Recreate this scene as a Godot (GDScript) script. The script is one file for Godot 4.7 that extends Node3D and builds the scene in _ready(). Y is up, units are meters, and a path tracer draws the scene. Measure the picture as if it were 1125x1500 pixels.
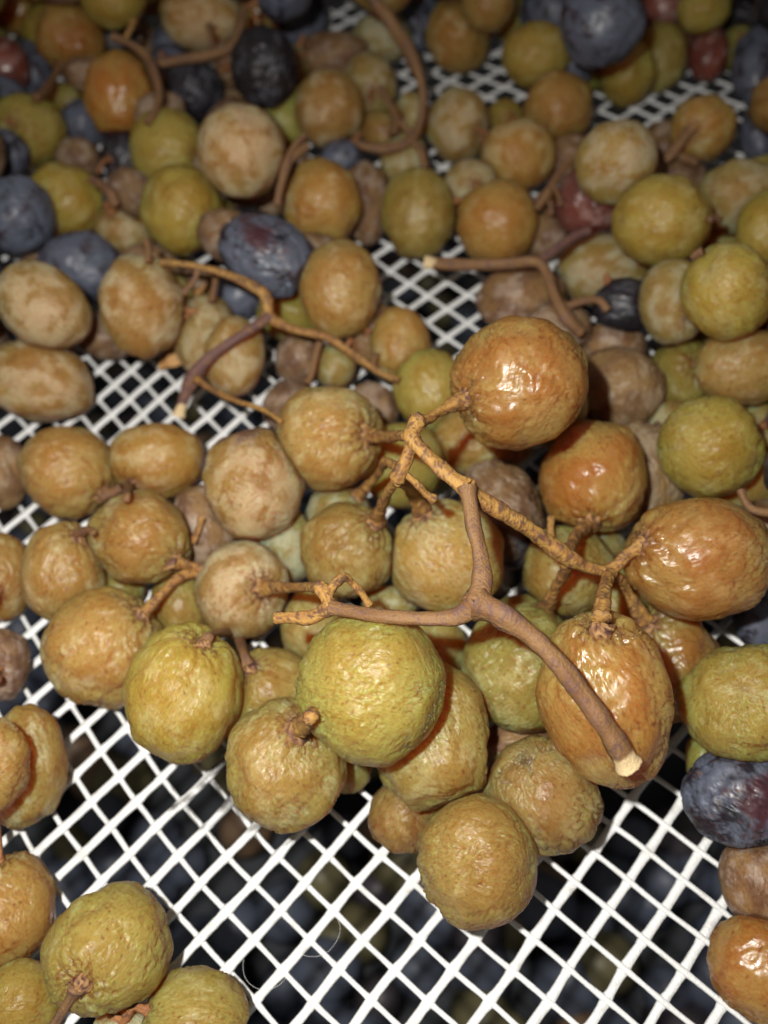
extends Node3D
# Half-dried grapes on a white plastic drying net, lit by the flash beside the lens.
# Lengths below are written in units that MM turns into metres (small currant grapes, about 1 cm across).
const MM := 0.0005
const PLUMP := 1.045
const EYE := Vector3(0, 151.9086, 0)
const SIDE := Vector3(0.9992, -0.0391, 0)
const UPWARD := Vector3(0.0196, 0.5004, -0.8656)
const AHEAD := Vector3(-0.0338, -0.8649, -0.5008)
# the net: where strand (0, 0) crosses, and one mesh width along either set of strands
const NET_ORIGIN := Vector3(-13.9996, 0, -9.9532)
const NET_A := Vector3(4.5552, 0, -4.6368)
const NET_B := Vector3(4.6368, 0, 4.5552)
const PULL_A := [-0.77, 0.255, -0.575, 2.065, 1.02, 0.932, 0.548, 0.683, -1.463, 0.922]
const PULL_B := [-0.459, 0.106, -0.235, 1.558, 0.846, 0.284, 0.843, 0.35, -1.048, 0.945]

var rng := RandomNumberGenerator.new()
var low: FastNoiseLite
var fold: FastNoiseLite
var fine: FastNoiseLite
var pucker: FastNoiseLite
var patch: FastNoiseLite
var speck: FastNoiseLite
var bark: FastNoiseLite
var skin := {}
var mats := {}
var used := {}
var bunches := {}
var stems := {}
var serial := 0
var waiting := []

const BUNCH := {
	"centre": "big central bunch of amber and olive wrinkled grapes on a forked brown stem",
	"right_edge": "yellow green and dusty blue grapes at the right edge below the big bunch",
	"lower_right": "two dark brown grapes at the right edge above the bare net",
	"right_mid": "bunch under a bare red brown cut stem, with one round blue black grape",
	"right_upper": "upper right bunch with a red pink grape beside a yellow amber one",
	"top_right": "dim bunch of blue and olive grapes in the top right corner",
	"top_mid": "bunch at the top middle under a long curling brown stem",
	"upper_left_dark": "bunch in the top left corner with shrivelled black and orange brown grapes",
	"left_blue": "bunch on the left with dusty blue grapes between cream coloured ones",
	"upper_mid": "cluster of yellow, cream and amber grapes above the large dark blue grape",
	"branch_mid": "bunch with a dark curved stem end over the net and a large dark blue grape",
	"left_edge": "row of brown and orange grapes cut off by the left edge",
	"lower_left": "group of green grapes in the bottom left corner",
}
# first colour, second colour, bloom colour (linear), where bloom starts, how much, specks, wrinkles, material
const KIND := {
	"A": [Color(0.45, 0.280, 0.085), Color(0.39, 0.208, 0.055), Color(0.52, 0.400, 0.220), 0.18, 0.62, 0.5, 1.0, "matte"],
	"T": [Color(0.35, 0.220, 0.072), Color(0.25, 0.130, 0.038), Color(0.40, 0.280, 0.130), 0.18, 0.50, 0.8, 1.7, "matte"],
	"B": [Color(0.45, 0.255, 0.072), Color(0.38, 0.165, 0.038), Color(0.46, 0.300, 0.125), 0.26, 0.45, 0.6, 1.0, "glossy"],
	"O": [Color(0.385, 0.268, 0.082), Color(0.325, 0.205, 0.056), Color(0.42, 0.335, 0.155), 0.20, 0.62, 0.5, 1.1, "matte"],
	"G": [Color(0.365, 0.282, 0.076), Color(0.310, 0.222, 0.054), Color(0.41, 0.345, 0.150), 0.22, 0.62, 0.4, 1.0, "matte"],
	"C": [Color(0.41, 0.280, 0.085), Color(0.35, 0.215, 0.058), Color(0.45, 0.360, 0.190), 0.02, 0.60, 0.4, 0.8, "matte"],
	"Y": [Color(0.430, 0.330, 0.078), Color(0.370, 0.258, 0.052), Color(0.44, 0.355, 0.145), 0.22, 0.62, 0.3, 0.9, "matte"],
	"D": [Color(0.41, 0.260, 0.088), Color(0.36, 0.200, 0.060), Color(0.52, 0.400, 0.250), -0.14, 0.70, 0.4, 0.8, "dusty"],
	"W": [Color(0.38, 0.275, 0.095), Color(0.34, 0.220, 0.068), Color(0.46, 0.385, 0.260), -0.12, 0.70, 0.3, 0.7, "dusty"],
	"K": [Color(0.022, 0.020, 0.030), Color(0.038, 0.016, 0.022), Color(0.120, 0.140, 0.195), -0.40, 0.85, 0.2, 1.0, "blue"],
	"N": [Color(0.026, 0.022, 0.030), Color(0.020, 0.018, 0.022), Color(0.085, 0.088, 0.110), 0.06, 0.65, 0.1, 2.6, "blue"],
	"P": [Color(0.260, 0.085, 0.065), Color(0.170, 0.060, 0.050), Color(0.380, 0.240, 0.230), 0.10, 0.70, 0.3, 0.7, "glossy"],
	"M": [Color(0.290, 0.175, 0.085), Color(0.180, 0.100, 0.060), Color(0.390, 0.300, 0.240), 0.04, 0.65, 0.4, 1.1, "dull"],
	# the same with a stain on one side: its colour and the way it faces
	"E": [Color(0.41, 0.250, 0.082), Color(0.36, 0.190, 0.055), Color(0.50, 0.380, 0.230), -0.10, 0.65, 0.4, 0.9, "matte", Color(0.120, 0.052, 0.050), Vector3(-0.1, 0.60, -0.8)],
	"Q": [Color(0.240, 0.140, 0.065), Color(0.160, 0.088, 0.052), Color(0.350, 0.270, 0.210), 0.06, 0.60, 0.4, 1.6, "dull", Color(0.040, 0.042, 0.055), Vector3(0.35, 0.1, 0.9)],
	"U": [Color(0.300, 0.190, 0.085), Color(0.200, 0.120, 0.065), Color(0.390, 0.300, 0.210), 0.06, 0.60, 0.4, 1.2, "dull", Color(0.090, 0.042, 0.045), Vector3(0.4, 0.30, -0.8)],
	"R": [Color(0.022, 0.020, 0.030), Color(0.030, 0.016, 0.022), Color(0.120, 0.140, 0.195), -0.40, 0.85, 0.2, 1.3, "blue", Color(0.055, 0.012, 0.014), Vector3(0.1, 0.90, 0.25)],
}


func _ready() -> void:
	rng.seed = 20240917
	light_and_camera()
	make_noises()
	make_materials()
	net()
	layer_below()
	fruit()
	build_grapes()
	leaf_scrap()
	fibres()


func light_and_camera() -> void:
	var cam := Camera3D.new()
	cam.name = "camera"
	var attr := CameraAttributesPhysical.new()
	attr.frustum_focal_length = 27.6
	attr.exposure_aperture = 25.0
	attr.frustum_focus_distance = 118.0 * MM
	cam.attributes = attr
	cam.fov = 64.88
	cam.near = 0.002
	cam.far = 10.0
	cam.transform = Transform3D(Basis(SIDE, UPWARD, -AHEAD).orthonormalized(), EYE * MM)
	add_child(cam)
	cam.current = true
	var env := Environment.new()
	env.background_mode = Environment.BG_COLOR
	env.background_color = Color(0.105, 0.098, 0.088).linear_to_srgb()
	env.tonemap_mode = Environment.TONE_MAPPER_LINEAR
	env.tonemap_exposure = 1.0
	env.sdfgi_enabled = true
	env.ssao_enabled = true
	env.ssil_enabled = true
	var we := WorldEnvironment.new()
	we.name = "environment"
	we.environment = env
	add_child(we)
	# the phone's flash: a small square lamp up and to the left of the lens
	var flash := AreaLight3D.new()
	flash.name = "flash"
	flash.area_size = Vector2(5.0, 5.0) * MM
	flash.light_energy = 0.051 * 0.25
	flash.light_color = Color(1.0, 0.985, 0.955)
	flash.shadow_enabled = true
	flash.area_range = 3.0
	flash.position = (EYE - SIDE * 25.0 + UPWARD * 21.0 - AHEAD * 18.0) * MM
	flash.basis = cam.basis.rotated(SIDE, deg_to_rad(-24.0))
	add_child(flash)


func noise(kind: int, frequency: float, octaves: int, fractal: int, seed_: int) -> FastNoiseLite:
	var n := FastNoiseLite.new()
	n.noise_type = kind
	n.frequency = frequency
	n.fractal_type = fractal
	n.fractal_octaves = octaves
	n.seed = seed_
	return n


func make_noises() -> void:
	low = noise(FastNoiseLite.TYPE_SIMPLEX_SMOOTH, 1.1, 2, FastNoiseLite.FRACTAL_FBM, 11)
	fold = noise(FastNoiseLite.TYPE_SIMPLEX_SMOOTH, 1.5, 1, FastNoiseLite.FRACTAL_RIDGED, 12)
	fold.domain_warp_enabled = true
	fold.domain_warp_amplitude = 0.5
	fold.domain_warp_frequency = 1.5
	pucker = noise(FastNoiseLite.TYPE_SIMPLEX_SMOOTH, 3.1, 1, FastNoiseLite.FRACTAL_RIDGED, 17)
	pucker.domain_warp_enabled = true
	pucker.domain_warp_amplitude = 0.3
	pucker.domain_warp_frequency = 2.5
	fine = noise(FastNoiseLite.TYPE_SIMPLEX_SMOOTH, 3.2, 2, FastNoiseLite.FRACTAL_FBM, 13)
	patch = noise(FastNoiseLite.TYPE_SIMPLEX_SMOOTH, 1.6, 4, FastNoiseLite.FRACTAL_FBM, 14)
	speck = noise(FastNoiseLite.TYPE_SIMPLEX, 9.0, 2, FastNoiseLite.FRACTAL_FBM, 15)
	bark = noise(FastNoiseLite.TYPE_PERLIN, 0.9, 3, FastNoiseLite.FRACTAL_FBM, 16)


func tile(n: FastNoiseLite, side: int, ramp: Array = [], normal := false) -> NoiseTexture2D:
	var t := NoiseTexture2D.new()
	t.width = side
	t.height = side
	t.seamless = true
	t.seamless_blend_skirt = 0.2
	t.noise = n
	t.as_normal_map = normal
	if ramp.size():
		var g := Gradient.new()
		g.offsets = PackedFloat32Array(ramp[0])
		g.colors = PackedColorArray(ramp[1])
		t.color_ramp = g
	return t


func grey(v: float) -> Color:
	return Color(v, v, v)


func make_materials() -> void:
	var crinkle := noise(FastNoiseLite.TYPE_SIMPLEX_SMOOTH, 0.010, 3, FastNoiseLite.FRACTAL_RIDGED, 21)
	crinkle.fractal_gain = 0.4
	crinkle.domain_warp_enabled = true
	crinkle.domain_warp_amplitude = 40.0
	crinkle.domain_warp_frequency = 0.008
	var relief := tile(crinkle, 512)
	var gloss_noise := noise(FastNoiseLite.TYPE_SIMPLEX_SMOOTH, 0.012, 4, FastNoiseLite.FRACTAL_FBM, 22)
	var dots := noise(FastNoiseLite.TYPE_CELLULAR, 0.035, 1, FastNoiseLite.FRACTAL_NONE, 23)
	dots.cellular_return_type = FastNoiseLite.RETURN_DISTANCE
	var mottle := tile(noise(FastNoiseLite.TYPE_SIMPLEX, 0.03, 5, FastNoiseLite.FRACTAL_FBM, 24), 512, [[0.0, 0.35, 0.6, 1.0], [Color(0.80, 0.74, 0.68), Color(0.93, 0.91, 0.88), Color(1, 1, 1), Color(1, 1, 1)]])
	var spots := {"matte": [0.24, 0.48, 0.36, 0.020], "glossy": [0.22, 0.42, 0.48, 0.008], "dull": [0.30, 0.55, 0.34, 0.018], "dusty": [0.40, 0.7, 0.35, 0.014], "blue": [0.34, 0.6, 0.5, 0.006]}
	for k in spots:
		var s = spots[k]
		var m := StandardMaterial3D.new()
		m.resource_name = k + "_grape_skin"
		m.vertex_color_use_as_albedo = true
		m.albedo_texture = mottle
		m.roughness = 1.0
		m.roughness_texture = tile(gloss_noise, 512, [[0.25, 0.75], [grey(s[0]), grey(s[1])]])
		m.metallic_specular = s[2]
		m.heightmap_enabled = true
		m.heightmap_texture = relief
		m.heightmap_scale = s[3] * 0.5
		m.uv1_triplanar = true
		m.uv1_scale = Vector3(112.0, 60.0, 112.0) * 2.0
		m.subsurf_scatter_enabled = true
		m.subsurf_scatter_strength = 0.05 if k == "blue" else (0.2 if k == "dull" else 0.7)
		skin[k] = m
	var w := StandardMaterial3D.new()
	w.resource_name = "twig_bark"
	w.vertex_color_use_as_albedo = true
	w.roughness = 0.62
	w.metallic_specular = 0.4
	w.heightmap_enabled = true
	w.heightmap_texture = tile(noise(FastNoiseLite.TYPE_SIMPLEX, 0.03, 5, FastNoiseLite.FRACTAL_FBM, 25), 512)
	w.heightmap_scale = 0.008
	w.uv1_triplanar = true
	w.uv1_scale = Vector3.ONE * 220.0
	mats["twig"] = w
	var p := StandardMaterial3D.new()
	p.resource_name = "white_net_plastic"
	p.vertex_color_use_as_albedo = true
	p.roughness = 0.34
	p.metallic_specular = 0.5
	p.heightmap_enabled = true
	p.heightmap_texture = w.heightmap_texture
	p.heightmap_scale = 0.006
	p.uv1_triplanar = true
	p.uv1_scale = Vector3.ONE * 180.0
	mats["net"] = p
	var l := StandardMaterial3D.new()
	l.resource_name = "dry_leaf"
	l.vertex_color_use_as_albedo = true
	l.roughness = 0.75
	l.backlight_enabled = true
	l.backlight = Color(0.35, 0.3, 0.2)
	mats["leaf"] = l
	var h := StandardMaterial3D.new()
	h.resource_name = "pale_fibre"
	h.albedo_color = Color(0.9, 0.9, 0.9)
	h.roughness = 0.5
	mats["fibre"] = h
	var f := StandardMaterial3D.new()
	f.resource_name = "dark_tray_floor"
	f.albedo_color = Color(0.055, 0.060, 0.070).linear_to_srgb()
	f.roughness = 0.8
	mats["floor"] = f


func named(called: String) -> String:
	var n: int = used.get(called, 0)
	used[called] = n + 1
	return called if n == 0 else "%s_%03d" % [called, n]


func numbered(under: Node, called: String) -> String:
	var key := "%d/%s" % [under.get_instance_id(), called]
	var n: int = used.get(key, 0)
	used[key] = n + 1
	return called if n == 0 else "%s_%03d" % [called, n]


func add_mesh(under: Node3D, called: String, mesh: Mesh, material: Material, at := Vector3.ZERO, turned := Basis()) -> MeshInstance3D:
	var o := MeshInstance3D.new()
	o.name = numbered(under, called)
	o.mesh = mesh
	o.material_override = null
	mesh.surface_set_material(0, material)
	o.transform = Transform3D(turned, at)
	under.add_child(o, true)
	return o


func thing(called: String, label: String, category: String, group := "") -> Node3D:
	var o := Node3D.new()
	o.name = named(called)
	o.set_meta("label", label)
	o.set_meta("category", category)
	if group:
		o.set_meta("group", group)
	add_child(o, true)
	return o


func sheet(v: PackedVector3Array, c: PackedColorArray, idx: PackedInt32Array) -> ArrayMesh:
	var a := []
	a.resize(Mesh.ARRAY_MAX)
	a[Mesh.ARRAY_VERTEX] = v
	a[Mesh.ARRAY_COLOR] = c
	a[Mesh.ARRAY_INDEX] = idx
	var st := SurfaceTool.new()
	st.create_from_arrays(a)
	st.generate_normals()
	return st.commit()


func bunch(key: String) -> Node3D:
	if not bunches.has(key):
		var t := thing("grape_bunch", BUNCH[key], "grapes")
		bunches[key] = t
	return bunches[key]


# One grape: a spheroid with its long axis given, dented and creased as it dries, the stalk end at "pole".
func grape(b: Node3D, at: Vector3, r_long: float, r_short: float, axis: Vector3, pole: Vector3, kind: String, rings: int, cap: float, label := "") -> void:
	waiting.append([b, at, r_long, r_short, axis, pole, kind, rings, cap, label])


func build_grapes() -> void:
	for a in waiting:
		var near := []
		for o in waiting:
			var gap: Vector3 = o[1] - a[1]
			var l := gap.length()
			var ra: float = (a[2] + a[3]) * 0.5 * PLUMP
			var rb: float = (o[2] + o[3]) * 0.5 * PLUMP
			if l > 0.01 and l < ra + rb:
				# the flat where two soft grapes press on each other
				near.append([gap / l, (l * l + ra * ra - rb * rb) / (2.0 * l)])
		press(a[0], a[1], a[2] * PLUMP, a[3] * PLUMP, a[4], a[5], a[6], a[7], a[8], a[9], near)


func press(b: Node3D, at: Vector3, r_long: float, r_short: float, axis: Vector3, pole: Vector3, kind: String, rings: int, cap: float, label: String, neighbours: Array) -> void:
	serial += 1
	var k: Array = KIND[kind]
	var c0: Color = k[0]
	var c1: Color = k[1]
	var c2: Color = k[2]
	var shade := rng.randf_range(0.70, 0.90)
	var hue := rng.randf_range(-0.10, 0.10)
	c0 = Color(c0.r * shade * (1.0 + hue * 0.5), c0.g * shade, c0.b * shade * (1.0 - hue))
	c1 = Color(c1.r * shade * (1.0 + hue * 0.5), c1.g * shade, c1.b * shade * (1.0 - hue))
	var start: float = k[3] + rng.randf_range(-0.09, 0.09)
	var amount: float = k[4]
	var dots: float = k[5]
	var wr: float = k[6] * rng.randf_range(0.75, 1.25)
	var near := rings > 64
	if not near:
		wr *= 0.75
	var spots_from := 0.68 - 0.1 * dots
	var spot := Color(0.16, 0.055, 0.018) if kind not in ["K", "N"] else Color(0.05, 0.015, 0.015)
	pole = pole.normalized()
	var side := pole.cross(Vector3(0.31, 0.77, 0.55)).normalized()
	var local := Basis(side, pole, side.cross(pole)).rotated(pole, rng.randf() * TAU)
	var ax: Vector3 = local.transposed() * axis.normalized()
	var flats := []
	for f_ in neighbours:
		flats.append([local.transposed() * (f_[0] as Vector3), f_[1]])
	var stain: Color = k[8] if k.size() > 8 else Color(0, 0, 0, 0)
	var stained: Vector3 = local.transposed() * (k[9] as Vector3).normalized() if k.size() > 9 else Vector3.UP
	var rub := Vector3(rng.randfn(), rng.randfn(), rng.randfn()).normalized()
	var off := Vector3(serial * 3.17, serial * 1.31, -serial * 2.23)
	var n_r: int = clampi(rings, 18, 104)
	var n_s: int = int(n_r * 1.55)
	var folds := rng.randi_range(7, 12)
	var fold_amp := 0.022 * wr
	var sag := rng.randf_range(0.040, 0.070)
	var crease := 0.050 * wr
	var small := 0.030 * wr
	var grain := 0.013 * wr
	var dent := []
	for q in rng.randi_range(3, 6):
		var way := Vector3(rng.randfn(), rng.randfn() * 0.6, rng.randfn()).normalized()
		dent.append([way, rng.randf_range(0.02, 0.085) * minf(wr, 1.3), rng.randf_range(0.55, 0.85)])
	var squash := Vector3(1.0, rng.randf_range(0.30, 0.60), 1.0)
	if kind == "B" or kind == "N":
		squash.y = 0.95
		grain *= 1.3
	var v := PackedVector3Array()
	var col := PackedColorArray()
	var idx := PackedInt32Array()
	for i in n_r + 1:
		var th := PI * i / n_r
		var st := sin(th)
		var ct := cos(th)
		var count := 1 if i == 0 or i == n_r else n_s
		var ring_amp := fold_amp * smoothstep(0.10, 0.28, th) * (1.0 - smoothstep(0.45, 1.0, th))
		var dimple := 0.07 * exp(-th * th / 0.06) + 0.03 * exp(-(PI - th) * (PI - th) / 0.05)
		for j in count:
			var ph := TAU * j / n_s
			var d := Vector3(st * cos(ph), ct, st * sin(ph))
			var p := d + off
			var q := d * squash + off
			var l := low.get_noise_3dv(p)
			var f := fold.get_noise_3dv(q)
			var g := fine.get_noise_3dv(q)
			var h := pucker.get_noise_3dv(q)
			var much := smoothstep(-0.5, 0.35, low.get_noise_3dv(p * 1.3 + Vector3(40, 0, 0)))
			var e := 1.0 + sag * l * 1.4 - crease * smoothstep(0.6, 1.0, f) * (0.35 + 0.65 * much) - small * smoothstep(0.55, 1.0, h) * much + grain * g - dimple
			for w_ in dent:
				e -= w_[1] * smoothstep(w_[2], 1.0, d.dot(w_[0]) + 0.10 * g)
			e += ring_amp * sin(ph * folds + g * 2.5 + l * 3.0)
			var w := d * r_short + ax * (d.dot(ax) * (r_long - r_short))
			w *= e
			for f_ in flats:
				var over: float = w.dot(f_[0]) - f_[1] + 0.35
				if over > 0.0:
					w -= f_[0] * (over * 0.92 - 0.25 * minf(over, 1.0))
			v.append(w * MM)
			var t := patch.get_noise_3dv(p)
			var c := c0.lerp(c1, smoothstep(-0.35, 0.4, l + 0.3 * g))
			var s := speck.get_noise_3dv(p)
			c = c.lerp(c2, smoothstep(start - 0.10, start + 0.36, t + 0.34 * s + 0.16 * d.dot(rub)) * amount)
			if stain.a > 0.0:
				c = c.lerp(stain, 0.9 * smoothstep(0.74, 1.04, d.dot(stained) + 0.45 * t + 0.12 * s))
			if th < 0.42:
				c = c.lerp(spot, 0.75 * smoothstep(0.0, 0.35, s + 0.35 - th))
			c = c.lerp(spot, 0.8 * smoothstep(spots_from, spots_from + 0.1, s - 0.25 * t))
			col.append(c)
	for i in n_r:
		for j in n_s:
			var jn := (j + 1) % n_s
			var a := 0 if i == 0 else 1 + (i - 1) * n_s
			if i == 0:
				idx.append_array([0, 1 + jn, 1 + j])
			elif i == n_r - 1:
				idx.append_array([a + j, a + jn, 1 + (n_r - 1) * n_s])
			else:
				idx.append_array([a + j, a + jn, a + n_s + j, a + jn, a + n_s + jn, a + n_s + j])
	var o := add_mesh(b, "grape", sheet(v, col, idx), skin[k[7]], at * MM, local)
	if label:
		o.set_meta("label", label)
	if cap > 0.0:
		add_mesh(o, "stem_cap", cap_mesh(cap), mats["twig"], Vector3(0, (ax.y * ax.y * (r_long - r_short) + r_short) * 0.915 * MM, 0))


# the knobbly collar where the stalk meets the grape
func cap_mesh(r: float) -> ArrayMesh:
	var v := PackedVector3Array()
	var col := PackedColorArray()
	var idx := PackedInt32Array()
	var n := 22
	var prof := [Vector2(0.02, 0.62), Vector2(0.3, 0.66), Vector2(0.55, 0.6), Vector2(0.78, 0.46), Vector2(0.98, 0.26), Vector2(1.08, 0.02), Vector2(0.98, -0.3), Vector2(0.7, -0.6)]
	var o := Vector3(serial * 5.1, 2.0, serial * 0.7)
	for i in prof.size():
		for j in n:
			var a := TAU * j / n
			var g: Vector2 = prof[i]
			var d := Vector3(cos(a) * g.x, g.y, sin(a) * g.x)
			var b := 1.5 * bark.get_noise_3dv(d * 3.4 + o)
			var e := 1.0 + 0.55 * b * smoothstep(0.2, 0.5, g.x)
			v.append(Vector3(d.x * e, d.y * (1.0 + 0.5 * b), d.z * e) * r * MM)
			col.append(Color(0.17, 0.080, 0.045).lerp(Color(0.36, 0.20, 0.075), smoothstep(-0.05, 0.3, b)).lerp(Color(0.055, 0.022, 0.022), smoothstep(0.0, 0.25, -b)))
	for i in prof.size() - 1:
		for j in n:
			var a0 := i * n + j
			var a1 := i * n + (j + 1) % n
			idx.append_array([a0, a0 + n, a1, a1, a0 + n, a1 + n])
	return sheet(v, col, idx)


const TONE := {
	"ochre": [Color(0.40, 0.225, 0.060), Color(0.27, 0.120, 0.038), Color(0.085, 0.040, 0.034)],
	"rust": [Color(0.340, 0.150, 0.058), Color(0.230, 0.090, 0.038), Color(0.110, 0.050, 0.036)],
	"brown": [Color(0.225, 0.122, 0.052), Color(0.150, 0.070, 0.031), Color(0.120, 0.066, 0.060)],
	"dark": [Color(0.150, 0.078, 0.065), Color(0.105, 0.055, 0.055), Color(0.240, 0.115, 0.055)],
}


# A woody twig along points (x, y, z, radius) in millimetres. "cut" gives its first end a pale broken face.
func twig(b: Node3D, called: String, tone: String, pts: Array, cut := false) -> void:
	serial += 1
	var shades: Array = TONE[tone]
	var c := Curve3D.new()
	var n := pts.size()
	var at := []
	for k in n:
		at.append(Vector3(pts[k].x, pts[k].y, pts[k].z))
	for k in n:
		var tan_: Vector3 = (at[mini(k + 1, n - 1)] - at[maxi(k - 1, 0)]) * 0.17
		c.add_point(at[k], -tan_, tan_)
	var place := PackedVector3Array()
	var rad := PackedFloat32Array()
	for k in n - 1:
		var steps: int = maxi(3, int(at[k].distance_to(at[k + 1]) / 0.32))
		for s in steps + (1 if k == n - 2 else 0):
			var f := float(s) / steps
			place.append(c.sample(k, f))
			rad.append(lerpf(pts[k].w, pts[k + 1].w, smoothstep(0.0, 1.0, f)) * 0.92)
	var m := place.size()
	var whole := 0.0
	for i in range(1, m):
		whole += place[i].distance_to(place[i - 1])
	var around := 18
	var v := PackedVector3Array()
	var col := PackedColorArray()
	var idx := PackedInt32Array()
	var up := Vector3(0.2, 0.93, 0.3).normalized()
	var o := Vector3(serial * 7.3, serial * 2.1, 0)
	var warty := tone == "ochre"
	var rough := (0.24 if called == "pedicel" else 0.10) if warty else 0.06
	var run := 0.0
	for i in m:
		var dir := (place[mini(i + 1, m - 1)] - place[maxi(i - 1, 0)]).normalized()
		var x := dir.cross(up).normalized()
		var y := x.cross(dir).normalized()
		up = y
		if i > 0:
			run += place[i].distance_to(place[i - 1])
		var knot := bark.get_noise_2d(run * 0.34 + o.x, 3.0)
		var r := rad[i] * (1.0 + (0.34 if warty else 0.16) * knot + 0.22 * exp(-run * run / 0.8) + 0.22 * exp(-(whole - run) * (whole - run) / 0.8))
		var end := 1.0
		for j in around:
			var a := TAU * j / around
			var d := x * cos(a) + y * sin(a)
			var p := place[i] + d * rad[i]
			var g := bark.get_noise_3d(cos(a) * 2.6 + o.x, sin(a) * 2.6 + o.y, run * 0.10)
			var h := bark.get_noise_3dv(p * (0.9 if warty else 0.6) + o)
			v.append((place[i] + d * r * end * (1.0 + 0.42 * g + rough * 1.6 * h + 0.10 * cos(2.0 * a + run * 0.12))) * MM)
			var fleck := bark.get_noise_3dv(p * 2.4 + o) * 0.8 + h * 0.5
			var cc: Color = shades[0]
			cc = cc.lerp(shades[1], smoothstep(-0.2, 0.3, g))
			cc = cc.lerp(shades[2], 0.85 * smoothstep(-0.02 if warty else 0.04, 0.20 if warty else 0.30, fleck + 0.2 * knot + (0.0 if warty else 0.25 * g)))
			if cut and run < 4.5:
				cc = cc.lerp(Color(0.62, 0.47, 0.26), smoothstep(0.0, 0.3, (2.8 - run) * 0.4 + h * 0.9))
			col.append(cc)
	for i in m - 1:
		for j in around:
			var a0 := i * around + j
			var a1 := i * around + (j + 1) % around
			idx.append_array([a0, a1, a0 + around, a1, a1 + around, a0 + around])
	# ends: a slightly sunk, ragged face
	for e in 2:
		var ring := 0 if e == 0 else (m - 1) * around
		var centre := place[0] if e == 0 else place[m - 1]
		var out := (place[0] - place[1]).normalized() if e == 0 else (place[m - 1] - place[m - 2]).normalized()
		var hub := v.size()
		v.append((centre - out * rad[0 if e == 0 else m - 1] * 0.2) * MM)
		col.append(Color(0.60, 0.46, 0.27) if cut and e == 0 else col[ring])
		for j in around:
			var jn := (j + 1) % around
			if e == 0:
				idx.append_array([hub, ring + jn, ring + j])
			else:
				idx.append_array([hub, ring + j, ring + jn])
	add_mesh(b, called, sheet(v, col, idx), mats["twig"])


func pull(i: float, j: float) -> Vector3:
	var s := tanh((i - 12.0) / 14.0)
	var t := tanh((j + 7.0) / 14.0)
	var f := [1.0, s, t, s * s, s * t, t * t, s * s * s, s * s * t, s * t * t, t * t * t]
	var a := i
	var b := j
	for k in 10:
		a += PULL_A[k] * f[k]
		b += PULL_B[k] * f[k]
	a += 0.07 * low.get_noise_2d(i * 0.22, j * 0.22 + 40.0)
	b += 0.07 * low.get_noise_2d(i * 0.22 + 90.0, j * 0.22)
	return NET_ORIGIN + NET_A * a + NET_B * b


# The drying net: every strand is a piece of its own.
func net() -> void:
	var t := thing("drying_net", "white plastic net with square mesh that all the bunches lie on", "net")
	for set_ in 2:
		for n in range(-62, 78):
			var line := PackedVector3Array()
			var along := PackedFloat32Array()
			var step := 0.25
			var u := -70.0
			while u <= 80.0:
				var p := pull(u, n) if set_ == 0 else pull(n, u)
				if absf(p.x) < 165.0 + maxf(0.0, -p.z - 120.0) * 0.2 and p.z > -345.0 and p.z < 62.0:
					line.append(p)
					along.append(u)
				u += step
			if line.size() > 16:
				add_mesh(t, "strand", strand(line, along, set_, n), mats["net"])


func strand(line: PackedVector3Array, along: PackedFloat32Array, set_: int, n: int) -> ArrayMesh:
	var v := PackedVector3Array()
	var col := PackedColorArray()
	var idx := PackedInt32Array()
	var around := 8
	var m := line.size()
	for i in m:
		var dir := (line[mini(i + 1, m - 1)] - line[maxi(i - 1, 0)]).normalized()
		var x := dir.cross(Vector3.UP).normalized()
		var frac := absf(along[i] - roundf(along[i]))
		var wide := (0.80 if set_ == 0 else 0.48) * (1.0 + 0.24 * exp(-frac * frac / 0.02))
		wide *= 1.0 + 0.16 * low.get_noise_2d(along[i] * 0.9 + n * 17.0, set_ * 50.0)
		var high := 0.55 if set_ == 0 else 0.5
		var lift := -0.7
		if set_ == 1:
			lift += 0.42 * clampf(low.get_noise_2d(line[i].x * 0.012 + 3.0, line[i].z * 0.012) * 4.0 + line[i].x * 0.02, -1.0, 1.0) + 0.10 * sin(along[i] * PI)
		var at := line[i] + Vector3(0, lift - 0.15, 0)
		for j in around:
			var a := TAU * j / around
			v.append((at + x * cos(a) * wide + Vector3.UP * sin(a) * high) * MM)
			var g := bark.get_noise_2d(line[i].x * 0.9 + a * 0.6, line[i].z * 0.9)
			var soil := smoothstep(0.22, 0.5, g + 0.25 * low.get_noise_2d(line[i].x * 0.03, line[i].z * 0.03))
			var shadow_specks := smoothstep(0.05, 0.30, bark.get_noise_2d(line[i].x * 2.6 + a * 1.3, line[i].z * 2.6 + 30.0) + 0.62 - 1.1 * sqrt(pow((line[i].x + 31.0) / 26.0, 2.0) + pow((line[i].z + 31.0) / 17.0, 2.0)))  # speckled flash shadow of the bunch at lower left, painted into the strand colour
			col.append(Color(0.82, 0.83, 0.83).lerp(Color(0.42, 0.38, 0.32), 0.5 * soil).lerp(Color(0.05, 0.045, 0.04), 0.9 * shadow_specks))
	for i in m - 1:
		for j in around:
			var a0 := i * around + j
			var a1 := i * around + (j + 1) % around
			idx.append_array([a0, a1, a0 + around, a1, a1 + around, a0 + around])
	return sheet(v, col, idx)


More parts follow.
